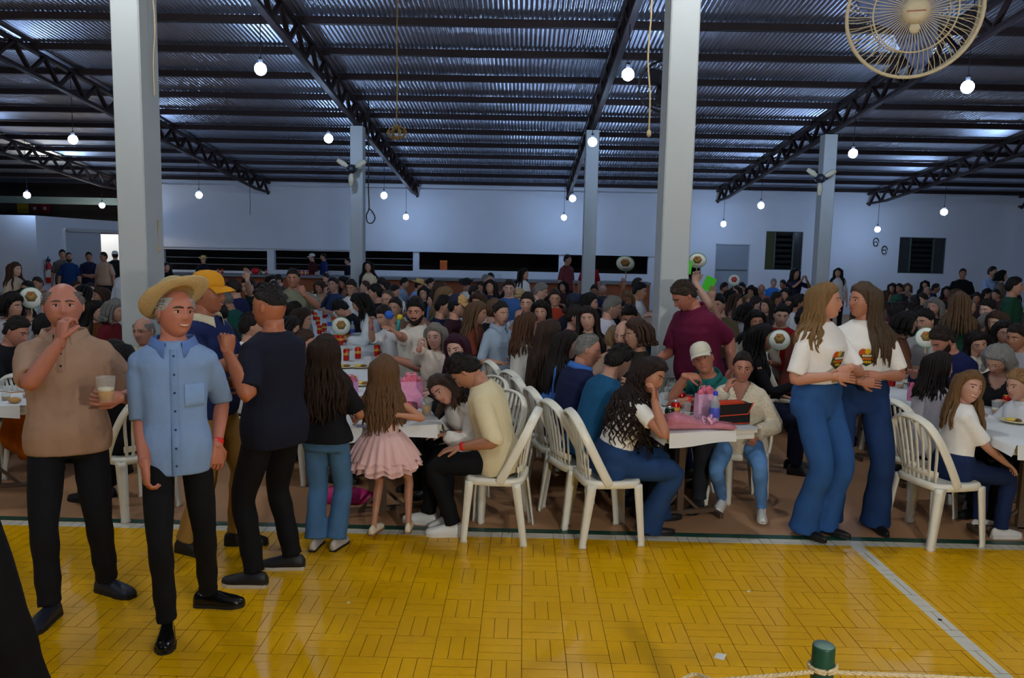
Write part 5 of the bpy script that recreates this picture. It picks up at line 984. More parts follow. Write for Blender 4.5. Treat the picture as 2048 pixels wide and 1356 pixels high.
CROWD = [
 # left part
 (14, 558, 0, 70, 0, 'm', 'sd', GY, 'man with glasses and a grey shirt under the woman by the left wall', {}), (59, 563, 0, -40, 20, 'm', 'sk', (190, 192, 196), 'black haired person in a pale shirt beside the round white fan', {}), (78, 555, 0, -20, 10, 'm', 'sd', (140, 70, 40), 'man in an orange brown shirt below the fire extinguisher', {}),
 (163, 570, 10.5, 170, 0, 'w', 'Lk', BKC, 'black haired woman seen from behind below the men at the door', {}), (181, 567, 0, 20, 10, 'w', 'Ud', OL, 'woman in an olive top below the men at the door', {}), (150, 562, 0, 60, 0, 'm', 'rb', (150, 110, 90), 'thin haired man just left of the woman in the olive top', {}),
 (188, 602, 8.8, 80, 0, 'w', 'Lk', (110, 60, 30), 'dark haired woman in profile behind the tan polo shoulder', {}), (226, 600, 8.4, 85, 0, 'w', 'Bg', (96, 24, 30), 'grey haired woman in a dark red top by the left pillar', {}), (82, 632, 7.3, 160, 0, 'm', 'sk', DK, 'dark head seen from behind over the tan polo shoulder', {}),
 (108, 580, 0, 60, 0, 'm', 'sd', (150, 154, 164), 'man in a pale grey shirt behind the bald man', {}), (45, 578, 0, 90, 0, 'w', 'Lk', (60, 40, 44), 'woman in dull plum near the round white fan', {}), (205, 575, 0, -60, 20, 'w', 'Lb', (70, 50, 52), 'brown haired woman between the olive top and the pillar', {}),
 # between the pillar and the long table
 (455, 580, 9.6, -100, 0, 'm', 'sg', (30, 84, 76), 'grey haired man in a green shirt leaning over a phone', dict(lean=20)), (470, 560, 10.8, -95, 0, 'm', 'sd', (26, 30, 70), 'man in a navy shirt behind the grey haired man in green', dict(lean=12)), (440, 604, 8.2, -95, 0, 'm', 'sk', BKC, 'dark haired person beside the yellow cap visor', {}),
 (500, 556, 11.2, -60, 30, 'm', 'sk', (26, 44, 40), 'person in a dark green jacket waving one raised hand', dict(armN=('p', 492, 545, 10.8))), (430, 568, 12.0, 90, 0, 'm', 'rg', (190, 194, 200), 'grey haired man in a white shirt next to the yellow cap', {}),
 (551, 562, 0, -30, 20, 'm', 'sk', DK, 'man with glasses beside the khaki T-shirt man', dict(glasses=True)), (541, 551, 0, 80, -30, 'w', 'Lk', (60, 60, 70), 'dark haired woman behind the man with glasses', {}), (560, 550, 0, -80, 20, 'm', 'sd', (60, 64, 84), 'man directly left of the khaki T-shirt man', {}), (520, 566, 0, 90, 0, 'm', 'sk', (34, 34, 44), 'dark head between the waving person and the man with glasses', {}),
 (655, 548, 0, -60, 30, 'm', 'sk', (60, 60, 70), 'dark haired man behind the denim jacket man', {}), (667, 556, 13.2, -40, 34, 'm', 'sk', (46, 66, 102), 'man in a denim jacket with his hand at his chin', dict(armN='chin')), (689, 553, 15.7, -60, 30, 'w', 'Lk', (150, 110, 90), 'dark haired woman right of the denim jacket man', {}), (641, 562, 0, -50, 30, 'w', 'Bb', TN, 'woman in a beige top left of the denim jacket man', {}),
 (704, 560, 12.4, -30, 20, 'm', 'sd', WH, 'smiling man in a white shirt below the far left pillar', dict(smile=0.8)), (733, 563, 14.8, -80, 0, 'm', 'rb', (70, 66, 70), 'brown haired man below the woman with long black hair', {}), (770, 562, 0, -60, 20, 'w', 'Ld', (60, 44, 40), 'brown haired woman right of the woman in the cream top', {}), (785, 570, 0, 80, 0, 'm', 'sk', (50, 54, 70), 'dark man left of the light blue shirts', {}), (760, 556, 15.6, 60, 0, 'm', 'sd', (110, 110, 120), 'man in grey near the counter below the far left pillar', {}),
 # centre
 (806, 556, 0, 85, 0, 'm', 'sk', (150, 168, 192), 'dark haired man in a pale blue shirt left of the straw hat', {}), (836, 560, 0, 85, 0, 'm', 'sd', (120, 156, 206), 'man in a straw hat and light blue shirt by the counter', dict(hat='straw')), (858, 557, 0, 85, 0, 'm', 'sk', DK, 'dark head right behind the far straw hat', {}), (849, 574, 0, -20, 10, 'w', 'Lk', BKC, 'small dark haired woman between the two light blue shirts', {}),
 (876, 564, 11.8, 100, 0, 'm', 'sb', (84, 134, 206), 'brown haired man in a sky blue shirt seen from behind', {}), (886, 572, 10.6, 85, 0, 'w', 'Ly', (110, 130, 100), 'blonde woman in profile drinking, beside the sky blue shirt', {}), (884, 593, 9.2, 82, 0, 'm', 'sk', (26, 30, 58), 'black haired youth in a navy vest, profile right', dict(sleeve='none')), (912, 592, 8.7, 84, 0, 'm', 'sk', (50, 24, 34), 'man in a navy and tan cap in profile', dict(hat='cap2')), (836, 592, 9.0, -40, 20, 'w', 'Ub', (120, 90, 80), 'brown haired woman behind the bearded man in cream', {}),
 (934, 560, 0, -30, 10, 'm', 'sk', WH, 'man in a black cowboy hat and white shirt', dict(hat='cowboy')), (964, 564, 0, -30, 10, 'w', 'Bd', (170, 130, 100), 'woman right of the black cowboy hat', {}), (969, 550, 0, 80, 0, 'm', 'sg', (150, 170, 200), 'grey haired man behind, above the black cowboy hat row', {}), (984, 546, 0, -60, 20, 'm', 'sk', (30, 34, 60), 'dark haired man highest in the group left of the standing woman', {}), (981, 560, 13.0, -30, 20, 'w', 'Lk', (34, 34, 60), 'dark haired woman in navy in the middle of the crowd', {}), (999, 566, 0, -20, 10, 'm', 'sb', (40, 42, 52), 'man in a brown cap beside the man in the blue shirt', dict(hat='cap3')), (1018, 561, 11.8, -10, 6, 'm', 'sd', (62, 100, 160), 'ruddy man in a blue shirt facing the camera', {}), (1036, 562, 0, -60, 20, 'm', 'sk', (60, 60, 72), 'dark haired man half hidden below the standing woman in white', {}),
 (958, 580, 10.4, -20, 0, 'w', 'Ab', (190, 190, 200), 'child with bushy brown hair in the middle of the crowd', dict(child=True)), (950, 604, 8.3, 78, 0, 'w', 'Ll', (110, 50, 34), 'woman with long light brown hair in a rust top, profile right', {}), (985, 600, 8.7, 130, 0, 'm', 'sl', (26, 26, 30), 'light brown haired person in a black jacket seen from behind', dict(sleeve='long')), (1041, 580, 0, -40, 20, 'w', 'Ub', (40, 36, 44), 'woman in a tan sun hat in the crowd', dict(hat='sun')), (1056, 588, 9.0, -30, 20, 'm', 'sd', (190, 194, 204), 'man with glasses in white with his hand to his face', dict(glasses=True, armN='chin')), (1083, 600, 8.7, -20, 16, 'w', 'Lk', (54, 40, 40), 'woman with straight black hair facing the camera in the crowd', {}),
 (1076, 566, 11.5, 70, 10, 'm', 'sg', (206, 204, 196), 'grey haired man in a white shirt, profile right', {}), (1111, 572, 10.4, -10, 6, 'w', 'Ud', (160, 56, 34), 'smiling woman in a rust red dress', dict(smile=0.8)), (1127, 563, 0, -30, 10, 'w', 'Lk', (60, 34, 34), 'dark haired woman just behind the rust red dress', {}), (1143, 590, 9.6, 110, 0, 'm', 'sk', (24, 28, 40), 'person in a dark navy cap seen from behind', dict(hat='cap4')), (1177, 587, 9.6, 70, 0, 'w', 'Lk', (34, 50, 90), 'curly dark haired woman in profile before the middle far pillar', {}), (1172, 562, 0, -20, 10, 'm', 'sg', (110, 90, 90), 'pink faced man in front of the middle far pillar', {}), (1188, 570, 0, -10, 0, 'm', 'sk', NV, 'man in navy just right of the pink faced man', {}), (1206, 568, 0, -30, 20, 'm', 'rg', (70, 64, 64), 'older man with glasses right of the middle far pillar', dict(glasses=True)),
 (1219, 593, 8.9, 72, 10, 'm', 'sg', (206, 204, 222), 'man with short grey hair in a pale lavender T-shirt', {}), (1254, 578, 10.2, -20, 10, 'w', 'Ly', (170, 140, 110), 'blonde woman raising a round white fan high', dict(armN=('p', 1248, 572, 9.9))), (1275, 566, 11.6, 70, 0, 'm', 'sk', WH, 'dark haired man in a white shirt left of the near right pillar', {}), (1262, 608, 8.3, -20, 10, 'm', 'sk', (34, 44, 70), 'man with black wavy hair looking down', dict(headp=24)), (1272, 556, 13.5, 60, 0, 'm', 'rd', (150, 150, 160), 'balding man behind the white shirt near the right pillar', {}), (1232, 600, 9.4, 80, 0, 'w', 'Lk', BKC, 'black haired woman hidden behind the wavy haired man', {}),
 (1146, 610, 8.0, 60, 10, 'w', 'Ud', (170, 72, 48), 'woman with tied hair in a rust top at the middle tables', {}), (1178, 614, 7.6, -30, 14, 'w', 'Ld', (20, 19, 22), 'woman with long dark hair in black, hand at her mouth', dict(armN='chin', sleeve='long')), (1225, 654, 6.9, 150, 0, 'w', 'sy', (190, 130, 100), 'small blond child seen from behind at the middle table', dict(child=True)), (1252, 640, 6.75, -30, 0, 'm', 'xg', (180, 150, 130), 'pale bald man behind the woman touching her face', {}), (1280, 643, 6.55, -80, 0, 'w', 'Ab', (44, 44, 36), 'woman with short brown hair touching her face, by the near pillar', dict(armN='chin', nopants=1)),
 (945, 572, 0, 90, 0, 'm', 'sd', (110, 80, 64), 'man in brown between the cowboy hat and the tan cap', {}), (1098, 590, 0, 80, 0, 'w', 'Bd', (90, 60, 60), 'woman in a dull red top behind the black haired woman', {}), (1010, 580, 0, 90, 0, 'm', 'sk', (30, 30, 38), 'dark head below the ruddy man in blue', {}), (870, 586, 0, -80, 0, 'w', 'Ld', (80, 70, 80), 'dark haired woman below the sky blue shirt', {}),
 # right of the near pillar
 (1447, 566, 0, 60, 0, 'm', 'sk', DK, 'dark haired man nearest the green card', {}), (1459, 580, 0, 85, 0, 'w', 'Lk', (70, 60, 66), 'dark haired woman right of the maroon polo', {}), (1473, 572, 0, -30, 0, 'w', 'Bd', (110, 84, 76), 'brown haired woman below the pink fan', {}), (1486, 566, 0, -50, 0, 'm', 'sk', (60, 60, 70), 'dark head directly below the pink fan', {}), (1504, 572, 0, -40, 0, 'w', 'Ak', (120, 80, 70), 'woman with curly black hair below the grey door', {}), (1523, 568, 0, -30, 10, 'm', 'xg', (150, 100, 90), 'bald pink faced man right of the grey door', {}), (1547, 558, 0, -10, 0, 'm', 'sg', (48, 120, 206), 'man in a bright blue shirt below the left louvred window', {}), (1568, 561, 0, -60, 0, 'm', 'sk', (200, 200, 204), 'dark haired man in white right of the bright blue shirt', {}),
 (1573, 577, 0, -40, 0, 'w', 'Lk', (30, 32, 56), 'dark woman below the man in white by the window', {}), (1597, 582, 10.4, 60, 10, 'w', 'Uk', (206, 206, 210), 'dark haired woman in a white top beside the blonde head', {}), (1621, 586, 9.8, 100, 0, 'm', 'sk', (216, 214, 220), 'man in a white T-shirt behind the blonde woman', {}), (1500, 588, 0, -20, 0, 'w', 'By', (120, 110, 110), 'fair haired woman in the right hand crowd', {}), (1471, 588, 0, 60, 0, 'w', 'Lb', (130, 100, 90), 'brown haired woman right of the maroon shoulder', {}), (1509, 594, 0, 80, 0, 'm', 'sd', (110, 60, 56), 'brown haired man in profile in the right hand crowd', {}), (1490, 608, 0, 90, 0, 'w', 'Bk', (150, 150, 156), 'dark bobbed head right of the maroon sleeve', {}), (1535, 598, 0, -60, 0, 'w', 'Ld', (60, 56, 60), 'long dark haired woman left of the man in red', {}),
 (1513, 620, 8.6, -20, 14, 'w', 'Lk', (170, 160, 150), 'tan faced woman with black hair above the knit sweater', {}), (1563, 609, 9.0, -10, 0, 'm', 'sk', (140, 16, 26), 'man in a bright red shirt in the right hand crowd', dict(g=1.15)), (1590, 608, 0, 170, 0, 'w', 'Bk', (24, 26, 40), 'dark head seen from behind next to the man in red', {}), (1608, 616, 8.3, 60, 0, 'm', 'sk', (120, 60, 50), 'dark haired man in profile left of the blonde woman', {}), (1522, 650, 7.0, 75, -10, 'w', 'Lk', (20, 19, 24), 'young dark haired woman in black looking right, above the knit sweater', dict(sleeve='long')), (1550, 585, 0, 80, 0, 'm', 'sd', (190, 190, 200), 'pale shirted man between the bright blue and the red shirt', {}), (1440, 590, 9.4, -40, 0, 'm', 'sk', (90, 80, 60), 'dark head behind the maroon polo shoulder', dict(armN=('p', 1424, 600, 9.2))), (1582, 594, 0, -30, 0, 'w', 'Ud', (90, 60, 60), 'woman in dull rose behind the man in red', {}),
 # far right
 (1786, 566, 0, -40, 0, 'w', 'Ld', (90, 70, 70), 'dark haired woman first to the right of the brunette', {}), (1801, 568, 0, -60, 0, 'm', 'sk', DK, 'dark head second to the right of the brunette', {}), (1815, 567, 0, -20, 0, 'w', 'Bl', (150, 120, 100), 'fair haired woman third to the right of the brunette', {}), (1772, 582, 0, 60, 0, 'w', 'Lb', (120, 90, 90), 'brown haired woman just behind the brunette shoulder', {}), (1797, 592, 0, -80, 0, 'm', 'sd', (110, 50, 56), 'man in a green cap in the right hand crowd', dict(hat='cap5')), (1795, 606, 9.2, 80, 0, 'm', 'sk', (90, 60, 50), 'dark haired man below the green cap', {}), (1806, 626, 7.9, 70, 10, 'w', 'Ak', (96, 62, 46), 'woman with bushy black hair in a brown top', {}), (1832, 592, 0, 170, 0, 'm', 'sk', (206, 212, 222), 'person in a white shirt seen from behind on the right', {}),
 (1851, 561, 0, -30, 0, 'w', 'Lk', (50, 44, 50), 'dark haired woman below the right louvred window', {}), (1856, 573, 0, -60, 0, 'm', 'xg', (60, 90, 150), 'bald man in a blue shirt below the right louvred window', {}), (1870, 568, 0, 60, 0, 'm', 'sk', NV, 'dark head right of the bald man in blue', {}), (1849, 588, 0, -70, 0, 'm', 'sd', (150, 90, 70), 'tanned man in front of the bald man in blue', {}), (1871, 590, 10.0, -50, 0, 'w', 'Bg', (26, 26, 32), 'grey haired woman in black in the right hand crowd', {}), (1895, 573, 0, -30, 0, 'w', 'Lk', (100, 30, 36), 'woman in dark red below the right louvred window', {}), (1838, 614, 0, 90, 0, 'm', 'sk', (150, 130, 110), 'black head left of the white capped fan', {}), (1858, 620, 8.2, -60, 0, 'm', 'sk', (196, 190, 186), 'black haired man in a pale shirt behind the bearded man', {}), (1912, 578, 0, 60, 0, 'w', 'Ll', (110, 90, 70), 'fair haired woman below the man in the black shirt', {}),
 (1955, 586, 0, -30, 0, 'w', 'Bd', (60, 44, 46), 'dark haired woman below the light blue shirted man', {}), (1972, 578, 0, 60, 0, 'm', 'sk', (70, 70, 84), 'dark head right of the dark bobbed woman', {}), (1980, 600, 9.6, -70, 0, 'm', 'sk', (196, 200, 208), 'dark haired man in a white shirt left of the green polo', {}), (1999, 622, 8.4, -60, 0, 'w', 'Lb', (110, 80, 76), 'brown haired woman below the green polo', {}), (2010, 640, 7.8, -20, 0, 'w', 'Lk', (50, 44, 50), 'dark haired woman with glasses facing the camera at right', dict(glasses=True)), (2040, 650, 7.4, -60, 0, 'm', 'sd', (150, 150, 160), 'man in pale grey at the right edge', {}), (1994, 580, 0, -60, 0, 'm', 'sd', (90, 60, 60), 'man partly behind the green polo', {}), (1935, 600, 0, 60, 0, 'm', 'rg', (60, 54, 56), 'grey haired man right of the green jacket woman', {}), (1968, 628, 8.6, 70, 0, 'm', 'sg', (70, 66, 70), 'grey haired man above the cheek resting woman', {}), (1820, 604, 0, 60, 0, 'w', 'Ld', (120, 90, 80), 'dark haired woman left of the white shirt back', {}), (1884, 606, 0, 80, 0, 'm', 'sk', (120, 100, 90), 'dark head left of the green jacket woman', {}), (2036, 590, 0, -70, 0, 'm', 'sk', (70, 64, 70), 'dark head behind the green polo at the edge', {}),
]
HATS = {'straw': lambda c: straw_hat(c, (214, 184, 120)), 'cowboy': cowboy_hat, 'cap2': lambda c: cap(c, (24, 30, 56), (196, 156, 100), front=(196, 156, 100)), 'cap3': lambda c: cap(c, (70, 52, 44)), 'sun': lambda c: straw_hat(c, (196, 168, 120), brim=0.06), 'cap4': lambda c: cap(c, (22, 32, 60)), 'cap5': lambda c: cap(c, (24, 74, 56))}
rc = random.Random(11)
for px, py, D, yaw, hy, sx, hc, sh, lb, op in CROWD:
    op = dict(op); hp = op.pop('headp', rc.choice((0, 0, 4, 8, -3))); op.pop('nopants', 0)
    if D == 0: D = float(np.clip(G(px, py, 1.28)[1], 7.5, 23.0))
    lod = 1 if D < 12.5 else 2
    arm = {}
    for key, s_ in (('armN', -1), ('armP', 1)):
        q = op.pop(key, None)
        if q == 'chin': arm[key] = dict(t=(s_*0.02, -0.20, 1.06), pole=(s_*0.6, -0.4, -1), dir=(0, 0.1, 1), palm=(0, 1, 0), curl=0.9)
        elif isinstance(q, tuple): arm[key] = dict(t=w3(*q[1:]), wpole=(0.4, 0.2, -1), wdir=(0, 0, 1), wpalm=(0, -1, 0), curl=0.3)
        else: arm[key] = dict(t=(s_*0.16, -0.36, 0.83)) if rc.random() < 0.75 else None
    hat = op.pop('hat', None); h = hr(hc)
    if lod == 2 and abs(yaw+hy) < 75: h = h[:3]+(dict(h[3] if len(h) > 3 else {}, face=True),)
    sitp(lb, px, py, D, yaw+rc.uniform(-6, 6), ch=' '.join(('plastic chair of the '+lb).split()[:16]), far=True, lod=lod, f=1 if sx == 'w' else 0, g=op.pop('g', rc.uniform(0.98, 1.12)), head=(hy, hp, rc.uniform(-4, 4)), hair=h, shirt=sh, skn=rc.choice(SK), sleeve=op.pop('sleeve', rc.choice(('short', 'short', 'long', 'half'))), hat=HATS[hat] if hat else None, group='seated crowd', lean=op.pop('lean', rc.uniform(2, 12)), pants=rc.choice(((28, 36, 62), (22, 22, 28), (50, 52, 60))), **arm, **op)
STAND = [
 (124, 500, 20.4, 30, 10, 'm', 'sk', (104, 98, 94), 'man in a grey brown T-shirt standing first by the sliding door', {}), (137, 506, 19.8, 20, 20, 'm', 'rk', (30, 60, 112), 'bearded man in a blue T-shirt standing by the sliding door', dict(beard=(30, 22, 20))), (177, 505, 20.4, 20, 10, 'm', 'sk', (26, 30, 60), 'young man in a navy polo standing with folded hands by the door', dict(fold=1)), (208, 505, 20.0, -10, -10, 'm', 'sk', (186, 158, 138), 'man in a beige polo standing by the bright doorway', dict(g=1.12)), (230, 503, 22.5, -160, 20, 'm', 'sk', (20, 20, 24), 'person in black with a pale cap near the bright doorway', dict(hat='capw')),
 (262, 505, 9.6, 165, 0, 'm', 'sd', (184, 192, 210), 'person in a white shirt standing hidden behind the left pillar', dict(g=1.15, sleeve='long')), (28, 526, 12.5, 80, 0, 'w', 'Lb', (190, 172, 152), 'brown haired woman in a cream top standing at the far left', {}), (333, 526, 19.0, 40, 0, 'w', 'Lk', (24, 24, 28), 'dark haired woman in black standing right of the left pillar', {}),
 (407, 512, 24.0, 10, 0, 'm', 'sk', (24, 26, 40), 'man in a straw hat and dark shirt standing at the counter', dict(hat='straw')), (625, 508, 25.98, -50, 0, 'm', 'sk', (66, 26, 34), 'server in a white cap and maroon shirt behind the counter', dict(hat='capw')), (648, 507, 25.98, -60, -10, 'm', 'sk', (32, 48, 104), 'server in a blue shirt behind the counter', {}), (696, 516, 25.98, -60, 0, 'm', 'sk', (26, 28, 44), 'server half hidden by the far left pillar', {}),
 (737, 523, 16.3, -8, 6, 'w', 'Lk', (206, 190, 160), 'woman with long black hair in a cream top standing by the counter', dict(L=0.42)), (1047, 538, 16.0, 50, 10, 'w', 'Lk', (216, 216, 216), 'dark haired woman in a white blouse standing mid hall', {}), (1134, 510, 20.0, 50, 10, 'm', 'sd', (120, 58, 64), 'man in a faded maroon T-shirt standing by the counter', dict(g=1.08)), (1180, 516, 21.0, 10, 10, 'm', 'sd', (150, 22, 40), 'man in a red polo standing behind the middle far pillar', dict(g=1.12)),
 (1591, 538, 18.2, 20, 0, 'w', 'Lk', (36, 36, 60), 'woman photographing with a phone beside the right far pillar', dict(phone=1)), (1677, 537, 20.0, -30, 0, 'w', 'Lk', (206, 204, 204), 'dark haired woman in white standing by the back wall', {}), (1366, 555, 7.9, 20, 0, 'm', 'sk', (150, 120, 70), 'dark haired person in khaki standing behind the maroon polo', dict(raise_=1)),
 (1926, 538, 19.0, -20, 0, 'm', 'sd', (20, 20, 24), 'man in a black shirt standing right of the louvred window', dict(g=1.15)), (1984, 534, 18.0, 20, 10, 'm', 'sd', (150, 176, 220), 'man in a light blue shirt with folded arms at the right wall', dict(fold=1)), (2003, 543, 17.6, 60, 0, 'w', 'Ak', (110, 100, 90), 'curly dark haired person beside the light blue shirted man', {}), (2027, 556, 10.6, 50, 10, 'm', 'sk', (26, 66, 48), 'man in a dark green polo with a white emblem at the right edge', dict(g=1.12, logo=1)), (1922, 586, 8.6, 160, 0, 'w', 'Ll', (26, 70, 54), 'long haired woman in a green jacket seen from behind', dict(sleeve='long', L=0.34)),
]
HATS['capw'] = lambda c: cap(c, (210, 206, 200), (190, 190, 190))
def chest_logo(c):
    ce, s_, f_ = c['spine'](0.33); w_, ff, bb = c['trow'](0.33, 0.02); put('shirt_emblem', MB().ell(ce+s_*0.09+f_*ff*0.86, (0.032, 0.012, 0.026), 12, 6), mat('white_emblem', (200, 206, 200), 0.7), c['root'])
for px, py, D, yaw, hy, sx, hc, sh, lb, op in STAND:
    op = dict(op); h = hr(hc); L_ = op.pop('L', None); lod = 1 if D < 12.8 else 2; arm = {}
    if L_ and len(h) > 3: h = h[:3]+(dict(h[3], L=L_, front=0.3),)
    if lod == 2 and abs(yaw+hy) < 75: h = h[:3]+(dict(h[3] if len(h) > 3 else {}, face=True),)
    if op.pop('fold', 0): arm = dict(armP=dict(t=(-0.02, -0.22, 1.10), pole=(1, 0.2, -0.6), dir=(-1, 0, 0), palm=(0, 1, 0)), armN=dict(t=(0.02, -0.24, 1.07), pole=(-1, 0.2, -0.6), dir=(1, 0, 0), palm=(0, 1, 0)))
    if op.pop('phone', 0): arm = dict(armP=dict(t=(0.06, -0.34, 1.46), pole=(1, 0, -1), dir=(-0.3, 0, 1), palm=(-1, 0, 0), curl=0.8), armN=dict(t=(-0.06, -0.34, 1.46), pole=(-1, 0, -1), dir=(0.3, 0, 1), palm=(1, 0, 0), curl=0.8)); ph = W(px+4, py+2, D-0.40)
    if op.pop('raise_', 0): arm = dict(armP=dict(t=w3(1391, 566, 7.72), wpole=(0.5, 0.2, -1), wdir=(0, 0, 1), wpalm=(0, -1, 0), curl=1.0), armN=dict(t=w3(1363, 575, 7.6), wpole=(-0.5, 0.2, -1), wdir=(0, 0, 1), wpalm=(0, -1, 0), curl=1.0))
    hat = op.pop('hat', None); lg = op.pop('logo', 0)
    stand(lb, px, py, D, yaw, lod=lod, f=1 if sx == 'w' else 0, g=op.pop('g', 1.02), head=(hy, 0, 0), hair=h, shirt=sh, skn=rc.choice(SK), hat=HATS[hat] if hat else None, extra=chest_logo if lg else None, group='standing people at the back', **arm, **op)
# ================================================================== fans, ropes and other fittings
M_CREAM = mat('aged_cream_plastic', (184, 174, 148), 0.5, 0.06, 10); M_NAVYP = mat('blue_grey_blade', (96, 116, 170), 0.35, alpha=0.75); M_DARKP = mat('dark_fan_plastic', (34, 38, 48), 0.45)
def basis(fwd):                       # columns x, y, z with z along fwd
    z = nrm(fwd); x = nrm(np.cross((0, 0, 1.0), z)); return np.stack([x, np.cross(z, x), z], 1)
def place(o, Mx, p=(0, 0, 0)):
    o.matrix_local = Matrix([list(Mx[i])+[p[i]] for i in range(3)]+[[0, 0, 0, 1]])
def cage_fan(c, fwd, R_, label, rim, blade, mount, nw=64):
    r = empty('wall_fan', tuple(c)); tag(r, label, 'fan', 'ventilating fans'); B_ = basis(fwd)
    def add(n, mb, m, Mx=B_, par=r, sm=True): o = put(n, mb, m, par, sm); place(o, Mx); return o
    th = np.linspace(0, 2*math.pi, 49)
    for nm, q, z, w_ in (('rim_ring', 1.0, 0.0, 0.010), ('rim_ring', 0.985, -0.03, 0.006), ('guard_ring', 0.62, 0.052, 0.0045), ('guard_ring', 0.99, -0.10, 0.005), ('guard_ring', 0.6, -0.13, 0.004)):
        add(nm, MB().tube([(q*R_*math.cos(a), q*R_*math.sin(a), z) for a in th], w_*R_/0.32, 6, np.array([0, 0, 1.0])), rim)
    for zz, pts, nn in ((1, [(0.20, 0.066), (0.45, 0.062), (0.62, 0.052), (0.85, 0.024), (0.985, 0.0)], nw), (-1, [(0.25, -0.135), (0.6, -0.13), (0.85, -0.12), (0.99, -0.10), (1.0, -0.03)], nw//2)):
        me = MB().tube([(a*R_, 0.05*R_*math.sin(i*0.7), b*R_/0.32) for i, (a, b) in enumerate(pts)], 0.0024*R_/0.32, 4).mesh('guard_wire'); me.materials.append(rim)
        for i in range(nn):
            o = bpy.data.objects.new('guard_wire', me); COL.objects.link(o); o.parent = r; place(o, B_@rotz(2*math.pi*i/nn))
    add('hub_cap', MB().lathe([(0.0, 0.078), (0.10*R_/0.32*0.32/R_*R_, 0.078), (0.20*R_, 0.072), (0.20*R_, 0.055), (0, 0.055)], 24), rim)
    add('hub_lettering', MB().box((-0.14*R_, -0.012*R_, 0.0785), (0.14*R_, 0.012*R_, 0.0795)), mat('faded_red_print', (150, 96, 86), 0.6), sm=False)
    add('badge', MB().ell((0.0, -0.26*R_, 0.066), (0.085*R_, 0.085*R_, 0.010), 14, 6), rim)
    for i in range(3):
        m = MB(); rows = []
        for u in np.linspace(0.12, 0.90, 7):
            wd = 0.20*math.sin(math.pi*min(1, 0.25+u*0.75))+0.06; tw = 0.55*(1-0.5*u); rows.append(np.array([(u*R_-0.10*R_*abs(v)**2, v*wd*R_*1.2+0.12*R_*u, -0.035+v*wd*R_*math.tan(tw)*0.6) for v in np.linspace(-1, 1, 7)]))
        rr = rows+[q+np.array([0, 0, -0.004]) for q in rows[::-1]]; m.loft(rr+[rr[0]], 0, cap=False, closed=False); add('blade', m, blade, B_@rotz(2.1*i+0.6))
    add('motor', MB().lathe([(0.0, -0.22), (0.05, -0.21), (0.062, -0.16), (0.06, -0.06), (0.03, -0.02), (0, -0.02)], 18), M_DARKP)
    a = B_@np.array([0, 0, -0.20]); put('mounting_arm', MB().tube([a, a+(np.asarray(mount)-np.asarray(c)-a)*0.5+np.array([0, 0, 0.0]), np.asarray(mount)-np.asarray(c)], 0.017, 8), M_DARKP, r)
c = W(1828, 24, 4.25)
cage_fan(c, (-0.30, -1.0, -0.20), 0.322, 'large cream caged fan high at the upper right', M_CREAM, M_NAVYP, (c[0]+0.45, 4.3+0.0, z_pur(4.3)+0.02))
mb = MB(); mb.bar((c[0]+0.45, 3.9, z_pur(4.2)-0.06), (c[0]+0.45, 5.6, z_pur(5.6)-0.06), 0.05, 0.05); struct(put('trim_6', mb, M_STEEL, None, False))
c = W(1333, 172, 7.95); cage_fan(c, (0.25, 1.0, -0.25), 0.27, 'dark round fan mounted behind the near right pillar', M_DARKP, M_DARKP, (1.40, 7.40, c[2]), 40)
for px, py, X, s_, lb in ((703, 338, -3.6, -1, 'small three bladed fan with cream blades on the far left pillar'), (1641, 357, 6.4, 1, 'small three bladed fan with cream blades on the far right pillar')):
    c = W(px, py, 16.62); r = empty('pillar_fan', tuple(c)); tag(r, lb, 'fan', 'ventilating fans')
    put('motor', MB().lathe([(0, -0.10), (0.08, -0.09), (0.10, 0.0), (0.07, 0.08), (0, 0.09)], 16, M=basis((s_*0.7, -1, -0.3))), M_DARKP, r); put('mounting_arm', MB().tube([(0, 0, 0), (-s_*0.03, 0.12, 0.0), (X-c[0], 16.88-c[1], 0.02)], 0.02, 6), M_DARKP, r)
    for i in range(3):
        a = 2.09*i+0.5; m = MB(); d = np.array([math.cos(a), 0, math.sin(a)]); m.tube([d*0.08, d*0.2+np.array([0, -0.03, 0]), d*0.34+np.array([0, -0.02, 0])], np.array([(0.03, 0.008), (0.06, 0.008), (0.045, 0.006)]), 8, np.cross(d, (0, 1, 0))); put('blade', m, M_CREAM, r)
# hanging rope with a tangled bundle
M_ROPE = mat('yellow_brown_rope', (150, 122, 70), 0.85, 0.2, 60, 0.4)
p = W(793, 262, 11.135); r = empty('hanging_rope', tuple(p)); tag(r, 'yellowish rope with a tangled bundle hanging from the roof', 'rope')
put('line', MB().tube([(0.0, 0, 0.05), (0.01, 0.0, 0.6), (0.0, 0, 1.3), (0.015, 0, z_pur(11.135)-p[2])], 0.009, 6), M_ROPE, r)
rr_ = random.Random(3)
for i in range(7):
    a0 = rr_.uniform(0, 3.1); q = [(math.cos(a0)*math.cos(t)*rr_.uniform(.10, .15), math.sin(a0)*math.cos(t)*0.12, -0.03+0.07*math.sin(t)+rr_.uniform(-.03, .03)) for t in np.linspace(0, 6.0, 12)]; put('loop', MB().tube(catmull(q+[q[0]], 40), 0.007, 5), M_ROPE, r)
def cable_on(pts, rad, m, label, nm='cable', plug=None, top=None):
    P_ = [W(*q) for q in pts]; o = P_[-1]; r = empty(nm, tuple(o)); tag(r, label, 'cable', 'cables and cords')
    if top: P_ = [np.array([P_[0][0], P_[0][1], top])]+P_
    put('cord', MB().tube(catmull([q-o for q in P_], max(12, 6*len(P_))), rad, 6), m, r)
    if plug: put('plug', MB().ell((0, 0, -0.02), (0.022, 0.018, 0.034), 10, 6), plug, r)
